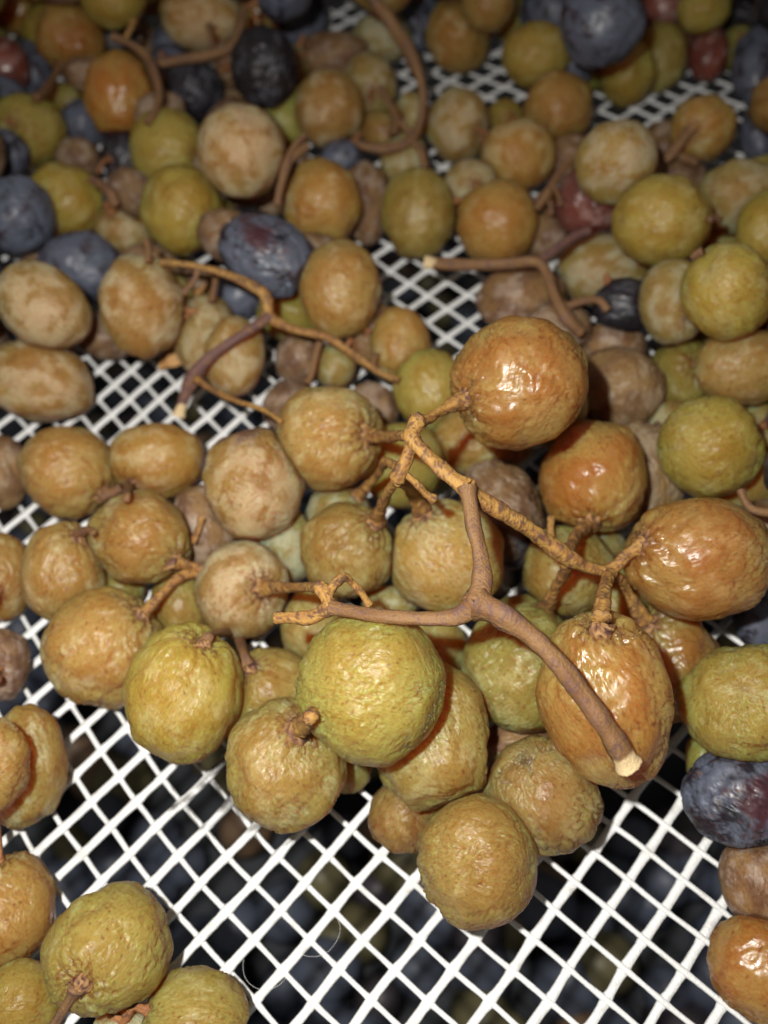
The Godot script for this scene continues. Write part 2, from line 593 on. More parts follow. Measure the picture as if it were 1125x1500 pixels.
# What shows dimly through the net: more dark grapes spread on the layer below.
func layer_below() -> void:
	var floor_ := MeshInstance3D.new()
	var box := BoxMesh.new()
	box.size = Vector3(1200, 10, 1200) * MM
	box.material = mats["floor"]
	floor_.mesh = box
	floor_.name = "ground"
	floor_.position = Vector3(0, -170, -150) * MM
	floor_.set_meta("kind", "structure")
	floor_.set_meta("label", "dark surface far below the net")
	add_child(floor_)
	var mesh := SphereMesh.new()
	mesh.radius = 9.5 * MM
	mesh.height = 20.0 * MM
	mesh.radial_segments = 20
	mesh.rings = 12
	var m := StandardMaterial3D.new()
	m.resource_name = "dim_grape_skin"
	m.vertex_color_use_as_albedo = true
	m.roughness = 0.45
	mesh.material = m
	var where := []
	var tint := []
	var colours := [Color(0.100, 0.118, 0.165), Color(0.085, 0.100, 0.145), Color(0.115, 0.135, 0.185), Color(0.060, 0.050, 0.060), Color(0.17, 0.15, 0.075), Color(0.100, 0.118, 0.165), Color(0.22, 0.14, 0.085), Color(0.090, 0.105, 0.150)]
	for x in range(-17, 18):
		for z in range(-24, 11):
			var p := Vector3(x * 15.5 + rng.randf_range(-6, 6), -154.0 + rng.randf_range(0, 9), z * 15.5 + rng.randf_range(-6, 6))
			if low.get_noise_2d(p.x * 0.018, p.z * 0.018) < -0.30:
				continue
			var s := rng.randf_range(0.75, 1.15)
			where.append(Transform3D(Basis.from_euler(Vector3(rng.randf() * TAU, rng.randf() * TAU, 0)).scaled_local(Vector3(s, s * 1.15, s)), p * MM))
			tint.append(colours[rng.randi() % colours.size()])
	var mm := MultiMesh.new()
	mm.transform_format = MultiMesh.TRANSFORM_3D
	mm.use_colors = true
	mm.mesh = mesh
	mm.instance_count = where.size()
	for i in where.size():
		mm.set_instance_transform(i, where[i])
		mm.set_instance_color(i, tint[i])
	var o := MultiMeshInstance3D.new()
	o.name = "grapes_below"
	o.multimesh = mm
	o.set_meta("kind", "stuff")
	o.set_meta("label", "dim mass of dark grapes seen through the net")
	add_child(o)


# a torn papery piece of dry leaf on the net
func leaf_scrap() -> void:
	var v := PackedVector3Array()
	var col := PackedColorArray()
	var idx := PackedInt32Array()
	var nu := 26
	var nv := 18
	for side in 2:
		for i in nu + 1:
			for j in nv + 1:
				var a := float(i) / nu
				var b := float(j) / nv
				var h := low.get_noise_2d(a * 1.5 + 7.0, b * 1.5)
				var edge := 1.0 + 0.25 * fine.get_noise_2d(a * 1.2, 4.0 + b)
				var p := Vector3(-60.5, 2.2, -127.5) + Vector3(10.5, 1.5, -1.0) * a * edge + Vector3(2.5, 4.5, -20.0) * b * edge
				p += Vector3(0, 2.6 * h + 1.8 * sin(a * PI), 0)
				p.y -= 0.12 * side
				v.append(p * MM)
				var vein := absf(sin(a * 9.0 + b * 3.0 + h * 2.0))
				col.append(Color(0.50, 0.27, 0.10).lerp(Color(0.36, 0.165, 0.05), smoothstep(0.75, 1.0, vein) * 0.7 + 0.3 * h))
		var base := side * (nu + 1) * (nv + 1)
		for i in nu:
			for j in nv:
				var q := base + i * (nv + 1) + j
				if side == 0:
					idx.append_array([q, q + 1, q + nv + 1, q + 1, q + nv + 2, q + nv + 1])
				else:
					idx.append_array([q, q + nv + 1, q + 1, q + 1, q + nv + 1, q + nv + 2])
	var o := MeshInstance3D.new()
	o.name = "leaf_scrap"
	o.mesh = sheet(v, col, idx)
	o.mesh.surface_set_material(0, mats["leaf"])
	o.set_meta("label", "tan papery scrap of dry leaf on the net left of the dark stem end")
	o.set_meta("category", "leaf")
	add_child(o, true)


# fine hairs caught on the net
func fibres() -> void:
	var about := [["thin pale hair curling over the net in front of the lowest grape", Vector3(-14, 0.6, -9), 0.9], ["thin pale hair bent across a mesh at the bottom middle", Vector3(-22, 0.6, 0), 2.1]]
	for a in about:
		var pts := PackedVector3Array()
		var turn: float = a[2]
		var p: Vector3 = a[1]
		var head := turn
		for k in 26:
			pts.append(p)
			head += 0.10 + 0.10 * low.get_noise_1d(k * 0.2 + turn * 9.0)
			p += Vector3(cos(head), 0.12 * sin(k * 0.4 + turn), sin(head)) * 0.42
		var v := PackedVector3Array()
		var col := PackedColorArray()
		var idx := PackedInt32Array()
		for i in pts.size():
			var d := (pts[mini(i + 1, 25)] - pts[maxi(i - 1, 0)]).normalized()
			var x := d.cross(Vector3.UP).normalized()
			var y := x.cross(d)
			for j in 5:
				v.append((pts[i] + (x * cos(TAU * j / 5.0) + y * sin(TAU * j / 5.0)) * 0.020) * MM)
				col.append(Color.WHITE)
		for i in pts.size() - 1:
			for j in 5:
				var a0 := i * 5 + j
				var a1 := i * 5 + (j + 1) % 5
				idx.append_array([a0, a1, a0 + 5, a1, a1 + 5, a0 + 5])
		var o := MeshInstance3D.new()
		o.name = named("fibre")
		o.mesh = sheet(v, col, idx)
		o.mesh.surface_set_material(0, mats["fibre"])
		o.set_meta("label", a[0])
		o.set_meta("category", "hair")
		o.set_meta("group", "hairs caught on the net")
		add_child(o, true)


func fruit() -> void:
	var b: Node3D
	b = bunch("centre")
	grape(b, Vector3(19, 43.1, -87.7), 11.3, 10.7, Vector3(1, -0.04, 0), Vector3(-0.9, 0.17, 0.41), "B", 94, 1.84, "large caramel grape with glossy wrinkled shine at the top of the bunch")
	grape(b, Vector3(35.3, 19.5, -83.4), 10.4, 10.4, Vector3(1, -0.04, 0), Vector3(-0.22, 0.01, 0.97), "B", 79, 2.23, "small orange brown grape, the most tightly wrinkled and shiny")
	grape(b, Vector3(48.3, 28, -61.5), 11.9, 10.2, Vector3(1, -0.04, 0), Vector3(-0.9, 0.43, -0.03), "B", 95, 2.12, "wide caramel brown grape at the right end of the bunch")
	grape(b, Vector3(28.6, 32.2, -36.6), 12.7, 9.5, Vector3(0.12, -0.5, 0.86), Vector3(-0.13, 0.79, -0.6), "B", 108, 1.72, "long glossy amber grape under the cut stem")
	grape(b, Vector3(47.2, 8.5, -50.1), 10.5, 8.0, Vector3(0.24, -0.49, 0.84), Vector3(-0.55, 0.68, -0.49), "B", 74, 2.14)
	grape(b, Vector3(18.5, 15.3, -46.8), 11.0, 10.0, Vector3(-0.02, -0.5, 0.87), Vector3(-0.62, -0.56, -0.55), "G", 88, 0.00)
	grape(b, Vector3(-6.5, 33.1, -38.5), 11.3, 10.7, Vector3(-0.02, -0.5, 0.87), Vector3(-0.84, -0.38, -0.38), "Y", 106, 0.00, "large pale yellow green grape nearest the viewer")
	grape(b, Vector3(2.9, 17.7, -34.5), 11.4, 9.7, Vector3(-0.02, -0.5, 0.87), Vector3(-0.46, 0.28, -0.84), "O", 93, 0.00)
	grape(b, Vector3(-21.4, 16.7, -31), 10.2, 9.7, Vector3(-0.02, -0.5, 0.87), Vector3(0.34, 0.89, -0.31), "O", 88, 2.47, "olive tan grape with a torn brown stem scar on its front")
	grape(b, Vector3(-26.2, 8.6, -44.3), 9.2, 9.2, Vector3(1, -0.04, 0), Vector3(-0.32, 0.89, -0.33), "O", 74, 1.78)
	grape(b, Vector3(-39.3, 18.8, -42.2), 11.2, 9.7, Vector3(-0.02, -0.5, 0.87), Vector3(0.43, 0.69, -0.59), "Y", 89, 1.23)
	grape(b, Vector3(-58, 9.9, -53.7), 10.7, 10.5, Vector3(-0.02, -0.5, 0.87), Vector3(0.75, 0.48, -0.45), "A", 82, 1.88)
	grape(b, Vector3(-32.9, 10.2, -65.5), 9.3, 8.9, Vector3(-0.02, -0.5, 0.87), Vector3(0.58, 0.73, 0.35), "D", 68, 2.04, "small shrivelled dusty grape in the middle left of the bunch")
	grape(b, Vector3(-31.2, 17.3, -84.5), 11.1, 10.0, Vector3(-0.02, -0.5, 0.87), Vector3(-0.37, -0.73, -0.57), "E", 78, 0.00, "dusty grape with a purple brown top")
	grape(b, Vector3(-15.9, 21.2, -93), 10.2, 10.2, Vector3(1, -0.04, 0), Vector3(0.78, 0.52, 0.34), "A", 75, 1.93)
	grape(b, Vector3(-52.8, 15.6, -74.3), 9.8, 8.8, Vector3(0.96, -0.17, 0.22), Vector3(0.8, 0.03, 0.6), "A", 70, 2.11)
	grape(b, Vector3(-73.5, 9, -93.9), 9.7, 9.7, Vector3(1, -0.04, 0), Vector3(0.86, -0.08, 0.51), "A", 66, 2.15)
	grape(b, Vector3(-54.9, 8.3, -97.1), 9.8, 8.1, Vector3(1, -0.04, 0), Vector3(-0.42, 0.3, 0.86), "A", 60, 1.54)
	grape(b, Vector3(-67.7, 13, -68.3), 9.3, 7.7, Vector3(-0.02, -0.5, 0.87), Vector3(0.5, 0.7, -0.52), "A", 64, 1.58)
	grape(b, Vector3(-12, 15.1, -71), 9.2, 8.8, Vector3(1, -0.04, 0), Vector3(0.6, 0.75, -0.27), "O", 68, 1.88)
	grape(b, Vector3(-14.8, 8.6, -82), 6.7, 6.5, Vector3(1, -0.04, 0), Vector3(0.65, 0.67, -0.35), "W", 47, 1.67)
	grape(b, Vector3(6.7, 13.6, -69.8), 11.0, 10.6, Vector3(1, -0.04, 0), Vector3(-0.43, 0.76, -0.48), "C", 82, 2.06, "pale cream grape behind the fork of the stem")
	grape(b, Vector3(4.4, 10.6, -113.1), 8.6, 7.6, Vector3(-0.02, -0.5, 0.87), Vector3(0.19, 0.23, -0.95), "Y", 53, 0.00)
	grape(b, Vector3(15.1, 8.4, -100), 11.0, 7.4, Vector3(1, -0.04, 0), Vector3(-0.91, -0.33, -0.24), "A", 62, 0.00)
	grape(b, Vector3(18.4, 8.9, -81.9), 11.4, 8.1, Vector3(0.24, -0.49, 0.84), Vector3(-0.24, 0.29, -0.92), "Q", 70, 0.00, "dark brown wrinkled grape with a blue black underside")
	grape(b, Vector3(45.9, 9, -112.5), 10.0, 9.4, Vector3(1, -0.04, 0), Vector3(-0.65, -0.73, 0.22), "U", 64, 0.00)
	grape(b, Vector3(48.9, 8.6, -91.6), 10.8, 8.0, Vector3(-0.02, -0.5, 0.87), Vector3(0.27, 0.17, -0.95), "U", 66, 0.00)
	grape(b, Vector3(48, 6.2, -128.2), 7.4, 6.1, Vector3(1, -0.04, 0), Vector3(0.93, -0.22, -0.29), "M", 42, 0.00)
	grape(b, Vector3(29.6, 11.1, -67.9), 8.7, 8.4, Vector3(1, -0.04, 0), Vector3(0.14, -0.13, -0.98), "O", 65, 0.00)
	grape(b, Vector3(37.1, 5.1, -75.2), 6.1, 5.0, Vector3(1, -0.04, 0), Vector3(-0.99, -0.12, -0.07), "W", 40, 0.00)
	grape(b, Vector3(21.3, 6, -58.8), 7.6, 5.5, Vector3(1, -0.04, 0), Vector3(0.45, 0.89, 0.02), "O", 50, 2.23)
	grape(b, Vector3(-1.9, 5.7, -24.2), 6.3, 5.9, Vector3(1, -0.04, 0), Vector3(-0.41, -0.89, 0.2), "T", 52, 0.00)
	grape(b, Vector3(8.9, 16.5, -15.8), 9.6, 9.1, Vector3(-0.02, -0.5, 0.87), Vector3(-0.8, -0.52, -0.3), "O", 88, 0.00, "olive grape hanging lowest in the bunch")
	grape(b, Vector3(20.8, 13.7, -26.2), 9.6, 9.3, Vector3(1, -0.04, 0), Vector3(0.26, -0.88, 0.39), "T", 84, 0.00)
	grape(b, Vector3(-19.6, 6.2, -59.4), 7.7, 5.8, Vector3(-0.02, -0.5, 0.87), Vector3(0.22, 0.12, -0.97), "O", 51, 0.00)
	grape(b, Vector3(-25.4, 6.3, -76.6), 7.6, 6.2, Vector3(-0.02, -0.5, 0.87), Vector3(0.18, -0.69, 0.7), "W", 49, 0.00)
	grape(b, Vector3(-43.2, 7.1, -81.1), 8.5, 6.8, Vector3(-0.02, -0.5, 0.87), Vector3(-0.27, -0.83, 0.49), "M", 54, 0.00)
	grape(b, Vector3(-45.9, 5.9, -64.3), 6.8, 6.0, Vector3(-0.02, -0.5, 0.87), Vector3(-0.28, -0.72, 0.63), "O", 47, 0.00)
	grape(b, Vector3(-59.5, 4.9, -68.4), 5.5, 5.0, Vector3(-0.02, -0.5, 0.87), Vector3(-0.81, -0.51, -0.3), "O", 26, 0.00)
	grape(b, Vector3(-11.6, 4.4, -33.4), 5.1, 4.4, Vector3(-0.02, -0.5, 0.87), Vector3(0.06, 0.22, -0.97), "O", 27, 0.00)
	grape(b, Vector3(4.4, 5.5, -54.5), 6.0, 5.7, Vector3(-0.02, -0.5, 0.87), Vector3(0.27, -0.94, 0.18), "O", 31, 0.00)
	grape(b, Vector3(19, 5.4, -35.7), 6.8, 4.9, Vector3(1, -0.04, 0), Vector3(0.77, -0.58, 0.26), "M", 33, 0.00)
	grape(b, Vector3(39.9, 5.6, -63.7), 6.1, 5.9, Vector3(-0.02, -0.5, 0.87), Vector3(0.75, -0.66, 0.08), "O", 45, 0.00)
	grape(b, Vector3(-8.4, 5.6, -111.6), 6.2, 5.9, Vector3(-0.02, -0.5, 0.87), Vector3(0.14, -0.57, -0.81), "M", 39, 0.00)
	grape(b, Vector3(-26.2, 6.2, -111.7), 6.8, 6.5, Vector3(1, -0.04, 0), Vector3(0.79, -0.32, -0.53), "M", 43, 0.00)
	grape(b, Vector3(-4.5, 4.1, -64.5), 5.4, 3.5, Vector3(1, -0.04, 0), Vector3(0.92, -0.23, -0.33), "W", 23, 0.00)
	grape(b, Vector3(21.2, 8, -116), 8.4, 8.4, Vector3(1, -0.04, 0), Vector3(-0.33, -0.9, -0.3), "A", 22, 0.00)
	grape(b, Vector3(-9.1, 12.7, -47.4), 8.3, 8.3, Vector3(1, -0.04, 0), Vector3(0.02, -0.24, -0.97), "A", 22, 0.00)
	grape(b, Vector3(-1.5, 8.4, -94.3), 8.9, 8.9, Vector3(1, -0.04, 0), Vector3(0.36, -0.25, -0.9), "G", 22, 0.00)
	grape(b, Vector3(25.9, 22.4, -99.9), 9.2, 9.2, Vector3(1, -0.04, 0), Vector3(0.07, -0.97, -0.25), "G", 22, 0.00)
	grape(b, Vector3(34, 6, -105.1), 6.9, 5.3, Vector3(0.95, -0.18, 0.25), Vector3(0.89, -0.43, 0.17), "M", 22, 0.00)
	twig(b, "main_stem", "brown", [Vector4(28.9, 38.8, -24.9, 1.58), Vector4(27.1, 41.3, -27.1, 1.56), Vector4(24.9, 43.3, -30.0, 1.56), Vector4(22.4, 44.2, -33.7, 1.57), Vector4(19.5, 45.3, -37.6, 1.68), Vector4(15.5, 46.5, -41.5, 1.79), Vector4(11.7, 47.0, -44.1, 2.10), Vector4(9.1, 46.8, -45.6, 2.31)], true)
	twig(b, "branch", "brown", [Vector4(9.1, 46.8, -45.6, 2.02), Vector4(9.9, 47.0, -49.2, 1.46), Vector4(9.9, 47.4, -52.8, 1.28), Vector4(9.2, 48.2, -56.8, 1.30), Vector4(8.8, 48.7, -60.0, 1.41), Vector4(8.3, 49.4, -63.2, 1.53)])
	twig(b, "branch", "ochre", [Vector4(8.3, 49.4, -63.2, 1.42), Vector4(5.0, 49.8, -66.0, 1.23), Vector4(1.8, 50.6, -69.3, 1.24), Vector4(0.3, 50.8, -71.7, 1.36), Vector4(1.1, 51.1, -74.3, 1.26)])
	twig(b, "pedicel", "ochre", [Vector4(1.1, 51.1, -74.3, 1.05), Vector4(3.1, 48.8, -76.7, 0.86), Vector4(5.0, 46.8, -79.6, 0.89), Vector4(8.7, 45.0, -83.0, 1.36)])
	twig(b, "pedicel", "ochre", [Vector4(0.3, 50.8, -71.7, 1.15), Vector4(-1.7, 42.7, -77.7, 0.90), Vector4(-4.3, 34.5, -83.4, 0.97), Vector4(-7.8, 26.5, -89.5, 1.43)])
	twig(b, "branch", "ochre", [Vector4(0.3, 50.8, -71.7, 1.15), Vector4(-0.1, 48.9, -70.5, 1.05), Vector4(-1.4, 46.6, -68.3, 1.06), Vector4(-2.1, 45.1, -67.7, 1.07)])
	twig(b, "pedicel", "ochre", [Vector4(-2.1, 45.1, -67.7, 0.96), Vector4(-3.6, 37.6, -70.1, 0.91), Vector4(-5.1, 29.9, -72.0, 0.96), Vector4(-6.5, 22.0, -73.5, 1.39)])
	twig(b, "pedicel", "ochre", [Vector4(-2.1, 45.1, -67.7, 0.96), Vector4(-0.4, 37.8, -70.9, 1.02), Vector4(0.3, 30.5, -74.1, 1.08), Vector4(2.0, 21.9, -75.0, 1.52)])
	twig(b, "pedicel", "ochre", [Vector4(-1.4, 46.6, -68.3, 0.85), Vector4(-4.1, 37.0, -76.5, 0.82), Vector4(-5.8, 25.7, -81.6, 0.76), Vector4(-10.4, 13.1, -84.4, 1.24)])
	twig(b, "pedicel", "ochre", [Vector4(-1.4, 46.6, -68.3, 0.64), Vector4(1.1, 44.6, -67.0, 0.54), Vector4(2.2, 43.0, -66.4, 0.54), Vector4(3.7, 41.6, -66.0, 0.76)])
	twig(b, "branch", "ochre", [Vector4(8.3, 49.4, -63.2, 1.32), Vector4(10.7, 46.5, -62.9, 1.14), Vector4(14.0, 43.5, -62.3, 1.27), Vector4(17.4, 40.7, -61.7, 1.29), Vector4(20.3, 38.1, -60.9, 1.41), Vector4(24.9, 34.9, -58.8, 1.54), Vector4(28.4, 32.8, -57.9, 1.22), Vector4(32.2, 31.4, -57.6, 1.01)])
	twig(b, "pedicel", "ochre", [Vector4(24.9, 34.9, -58.8, 1.21), Vector4(27.1, 29.8, -63.6, 1.04), Vector4(29.4, 24.7, -68.3, 1.21), Vector4(32.9, 19.5, -73.1, 1.65)])
	twig(b, "pedicel", "ochre", [Vector4(24.9, 34.9, -58.8, 1.10), Vector4(25.5, 29.2, -58.8, 1.03), Vector4(24.9, 23.5, -58.9, 0.95), Vector4(24.5, 17.7, -58.6, 1.10), Vector4(24.3, 11.9, -58.7, 1.65)])
	twig(b, "pedicel", "ochre", [Vector4(32.2, 31.4, -57.6, 1.01), Vector4(30.4, 35.4, -53.6, 1.07), Vector4(28.6, 39.4, -49.6, 1.03), Vector4(26.9, 43.0, -44.7, 1.27)])
	twig(b, "pedicel", "ochre", [Vector4(32.2, 31.4, -57.6, 1.01), Vector4(33.7, 31.7, -58.8, 0.90), Vector4(35.5, 32.3, -60.3, 1.01), Vector4(38.3, 32.8, -61.8, 1.57)])
	twig(b, "pedicel", "ochre", [Vector4(32.2, 31.4, -57.6, 0.90), Vector4(35.0, 27.1, -58.3, 0.92), Vector4(37.4, 22.2, -58.0, 0.95), Vector4(41.2, 16.0, -55.4, 1.58)])
	twig(b, "pedicel", "ochre", [Vector4(26.1, 20.3, -74.4, 0.64), Vector4(25.7, 20.3, -72.3, 0.63), Vector4(25.7, 19.7, -69.3, 0.63)])
	twig(b, "branch", "brown", [Vector4(9.1, 46.8, -45.6, 1.92), Vector4(6.4, 45.3, -44.4, 1.36), Vector4(3.4, 44.5, -44.4, 1.17), Vector4(-0.5, 44.0, -44.8, 1.08), Vector4(-4.5, 43.6, -45.3, 1.09), Vector4(-8.5, 43.1, -46.2, 1.10), Vector4(-12.2, 42.6, -47.2, 1.11)])
	twig(b, "branch", "ochre", [Vector4(-20.8, 39.4, -47.0, 0.72), Vector4(-18.4, 40.3, -46.7, 0.92), Vector4(-15.2, 41.1, -46.3, 1.01), Vector4(-12.2, 42.6, -47.2, 1.00)])
	twig(b, "branch", "ochre", [Vector4(-12.2, 42.6, -47.2, 1.00), Vector4(-12.8, 42.5, -48.9, 1.01), Vector4(-13.7, 42.3, -50.5, 1.02)])
	twig(b, "pedicel", "ochre", [Vector4(-13.7, 42.3, -50.5, 0.92), Vector4(-17.0, 33.9, -54.6, 0.88), Vector4(-21.2, 25.5, -58.5, 0.94), Vector4(-27.5, 17.0, -62.3, 1.51)])
	twig(b, "pedicel", "ochre", [Vector4(-12.8, 42.5, -48.9, 0.71), Vector4(-11.7, 42.1, -51.3, 0.72), Vector4(-10.3, 41.3, -52.8, 0.62), Vector4(-9.4, 39.7, -52.7, 0.63), Vector4(-7.9, 37.7, -51.6, 0.64), Vector4(-6.8, 35.8, -50.5, 0.64)])
	twig(b, "pedicel", "ochre", [Vector4(-38.7, -0.2, -74.2, 1.30), Vector4(-40.2, 11.7, -68.7, 1.06), Vector4(-42.6, 13.9, -68.8, 1.05), Vector4(-45.2, 15.9, -68.7, 1.56)])
	twig(b, "pedicel", "ochre", [Vector4(-38.7, -0.2, -74.2, 1.30), Vector4(-40.4, 10.7, -68.9, 1.07), Vector4(-43.9, 13.4, -67.1, 1.18), Vector4(-46.3, 14.7, -63.7, 1.03), Vector4(-49.9, 15.0, -58.5, 1.39)])
	twig(b, "pedicel", "brown", [Vector4(-34.5, 4.6, -58.8, 0.94), Vector4(-32.2, 10.5, -53.8, 1.02), Vector4(-30.1, 16.8, -49.5, 0.97), Vector4(-29.2, 16.9, -47.4, 1.32)])
	twig(b, "pedicel", "brown", [Vector4(-34.9, 4.7, -58.8, 0.94), Vector4(-34.7, 15.8, -54.2, 0.99), Vector4(-34.4, 26.7, -48.9, 0.91)])
	twig(b, "pedicel", "brown", [Vector4(-61.2, 9.2, -89.9, 0.87), Vector4(-63.2, 8.5, -89.0, 1.01), Vector4(-65.1, 8.2, -89.0, 1.59)])
	twig(b, "pedicel", "brown", [Vector4(-52.8, 25.8, -76.3, 0.63), Vector4(-53.0, 25.2, -78.3, 0.77), Vector4(-58.8, 11.1, -89.0, 1.14)])
	twig(b, "pedicel", "brown", [Vector4(-58.6, 23.3, -71.0, 0.63), Vector4(-60.3, 22.1, -72.6, 0.77), Vector4(-62.9, 19.7, -73.3, 1.17)])
	twig(b, "pedicel", "ochre", [Vector4(-41.3, 15.3, -78.7, 0.67), Vector4(-41.9, 14.4, -76.6, 0.67), Vector4(-43.2, 12.7, -74.4, 0.67)])
	twig(b, "pedicel", "ochre", [Vector4(-11.2, 25.1, -41.8, 0.67), Vector4(-14.7, 26.4, -37.8, 0.87), Vector4(-14.8, 39.5, -31.9, 1.06), Vector4(-17.9, 25.7, -34.1, 1.83)])
	b = bunch("right_edge")
	grape(b, Vector3(54.2, 18.5, -39.6), 9.7, 9.6, Vector3(-0.02, -0.5, 0.87), Vector3(0.32, -0.95, -0.04), "G", 85, 0.00)
	grape(b, Vector3(53.5, 10.6, -26), 8.8, 7.5, Vector3(1, -0.04, 0), Vector3(0.2, 0.22, -0.96), "R", 72, 0.00, "blue black grape with pale bloom and a bare brown patch")
	grape(b, Vector3(51.6, 3.8, -33.7), 4.4, 3.9, Vector3(-0.02, -0.5, 0.87), Vector3(0.37, 0.8, -0.47), "G", 23, 0.00)
	grape(b, Vector3(66.1, 4.6, -60.1), 5.8, 4.2, Vector3(-0.02, -0.5, 0.87), Vector3(0.01, 0.2, -0.98), "K", 26, 0.00)
	grape(b, Vector3(55.2, 8.1, -68.9), 8.5, 8.5, Vector3(1, -0.04, 0), Vector3(0.52, 0.52, 0.68), "N", 22, 0.00)
	grape(b, Vector3(70.4, 7.9, -74.5), 8.4, 8.4, Vector3(1, -0.04, 0), Vector3(-0.46, 0.53, 0.71), "M", 22, 0.00)
	twig(b, "pedicel", "rust", [Vector4(57.1, 10.0, -39.9, 0.95), Vector4(57.4, 9.1, -40.0, 0.62), Vector4(58.0, 7.1, -40.0, 0.55), Vector4(55.5, 7.3, -40.5, 0.58), Vector4(55.3, 7.7, -41.1, 0.80)])
	twig(b, "pedicel", "rust", [Vector4(55.0, 12.3, -33.2, 0.95), Vector4(55.2, 12.5, -34.1, 0.62), Vector4(55.6, 13.0, -36.4, 0.55), Vector4(55.5, 11.4, -37.9, 0.58), Vector4(56.2, 9.9, -39.8, 0.80)])
	twig(b, "pedicel", "rust", [Vector4(53.0, 6.9, -35.5, 0.95), Vector4(53.3, 7.6, -35.9, 0.62), Vector4(53.9, 8.8, -36.6, 0.55), Vector4(55.0, 9.8, -38.4, 0.58), Vector4(54.7, 9.8, -40.2, 0.80)])
	twig(b, "pedicel", "rust", [Vector4(59.3, 12.2, -63.5, 0.95), Vector4(59.8, 12.7, -62.9, 0.62), Vector4(60.6, 13.4, -61.9, 0.55), Vector4(61.8, 13.3, -62.4, 0.58), Vector4(63.0, 12.2, -61.7, 0.80)])
	twig(b, "pedicel", "rust", [Vector4(66.8, 12.0, -68.9, 0.95), Vector4(66.4, 12.5, -68.3, 0.62), Vector4(65.4, 13.7, -66.7, 0.55), Vector4(63.8, 12.5, -64.2, 0.58), Vector4(61.8, 11.3, -60.2, 0.80)])
	b = bunch("lower_right")
	grape(b, Vector3(55.4, 6.1, -13.5), 7.1, 6.0, Vector3(-0.02, -0.5, 0.87), Vector3(0.19, 0.27, -0.94), "M", 59, 0.00)
	grape(b, Vector3(52.2, 6.7, -1.4), 7.6, 6.9, Vector3(-0.02, -0.5, 0.87), Vector3(-0.61, -0.59, -0.53), "B", 68, 0.00)
	b = bunch("right_mid")
	grape(b, Vector3(58.1, 21.3, -88.6), 9.5, 9.5, Vector3(1, -0.04, 0), Vector3(0.87, -0.47, -0.12), "Y", 72, 0.00)
	grape(b, Vector3(61.6, 7.5, -116.5), 8.9, 7.4, Vector3(-0.02, -0.5, 0.87), Vector3(0.03, 0.98, 0.22), "G", 53, 0.00)
	grape(b, Vector3(70.7, 17.3, -111.6), 10.1, 7.8, Vector3(1, -0.04, 0), Vector3(-0.85, -0.53, 0.04), "A", 62, 0.00)
	grape(b, Vector3(75.7, 5.8, -101.5), 7.4, 5.3, Vector3(-0.02, -0.5, 0.87), Vector3(-0.18, 0.98, 0.13), "A", 30, 0.00)
	grape(b, Vector3(64.3, 31.7, -119.3), 9.4, 8.6, Vector3(-0.02, -0.5, 0.87), Vector3(0.66, -0.75, -0.09), "Y", 66, 0.00)
	grape(b, Vector3(57.4, 21.6, -126.3), 8.8, 7.1, Vector3(-0.02, -0.5, 0.87), Vector3(0.21, 0.44, 0.87), "W", 54, 0.00)
	grape(b, Vector3(48.2, 8.8, -150), 10.7, 8.4, Vector3(1, -0.04, 0), Vector3(-0.92, -0.39, 0.08), "W", 57, 0.00)
	grape(b, Vector3(49.3, 15.6, -131.5), 6.9, 5.7, Vector3(1, -0.04, 0), Vector3(-0.52, 0.47, -0.71), "N", 41, 0.00, "small round blue black grape")
	grape(b, Vector3(27.5, 8.5, -140.7), 10.2, 8.2, Vector3(1, -0.04, 0), Vector3(0.96, -0.29, 0.01), "M", 56, 0.00)
	grape(b, Vector3(34.1, 11.6, -129.2), 7.8, 6.0, Vector3(1, -0.04, 0), Vector3(-0.91, -0.4, 0.09), "M", 44, 0.00)
	grape(b, Vector3(90.1, 27.5, -86.9), 8.4, 8.4, Vector3(1, -0.04, 0), Vector3(0.04, -0.98, 0.18), "M", 22, 0.00)
	grape(b, Vector3(101.7, 29.9, -113.6), 9.4, 9.4, Vector3(1, -0.04, 0), Vector3(-0.83, -0.28, 0.48), "M", 22, 0.00)
	grape(b, Vector3(69.1, 9.4, -137.6), 9.9, 9.9, Vector3(1, -0.04, 0), Vector3(-0.36, 0.69, 0.63), "G", 22, 0.00)
	grape(b, Vector3(91.7, 8, -106.2), 8.4, 8.4, Vector3(1, -0.04, 0), Vector3(-0.54, 0.64, 0.55), "K", 22, 0.00)
	grape(b, Vector3(108.1, 8.5, -89), 8.9, 8.9, Vector3(1, -0.04, 0), Vector3(-0.29, 0.77, -0.57), "M", 22, 0.00)
	grape(b, Vector3(82.6, 24.1, -122.4), 8.8, 8.8, Vector3(1, -0.04, 0), Vector3(-0.92, -0.27, 0.28), "M", 22, 0.00)
	grape(b, Vector3(103.7, 24.2, -96.3), 10.0, 10.0, Vector3(1, -0.04, 0), Vector3(0.35, -0.07, -0.93), "K", 22, 0.00)
	grape(b, Vector3(72, 31.9, -75.5), 9.9, 9.9, Vector3(1, -0.04, 0), Vector3(0.22, 0, -0.98), "N", 22, 0.00)
	grape(b, Vector3(78.2, 33.6, -96.6), 9.0, 9.0, Vector3(1, -0.04, 0), Vector3(0.2, 0.03, 0.98), "N", 22, 0.00)
	grape(b, Vector3(90.4, 8.2, -90.6), 8.7, 8.7, Vector3(1, -0.04, 0), Vector3(0.23, 0.77, -0.59), "G", 22, 0.00)
	grape(b, Vector3(116, 8, -107.6), 8.4, 8.4, Vector3(1, -0.04, 0), Vector3(0.35, -0.46, -0.81), "A", 22, 0.00)
	grape(b, Vector3(85, 8.8, -127.7), 9.2, 9.2, Vector3(1, -0.04, 0), Vector3(-0.45, 0.6, 0.66), "A", 22, 0.00)
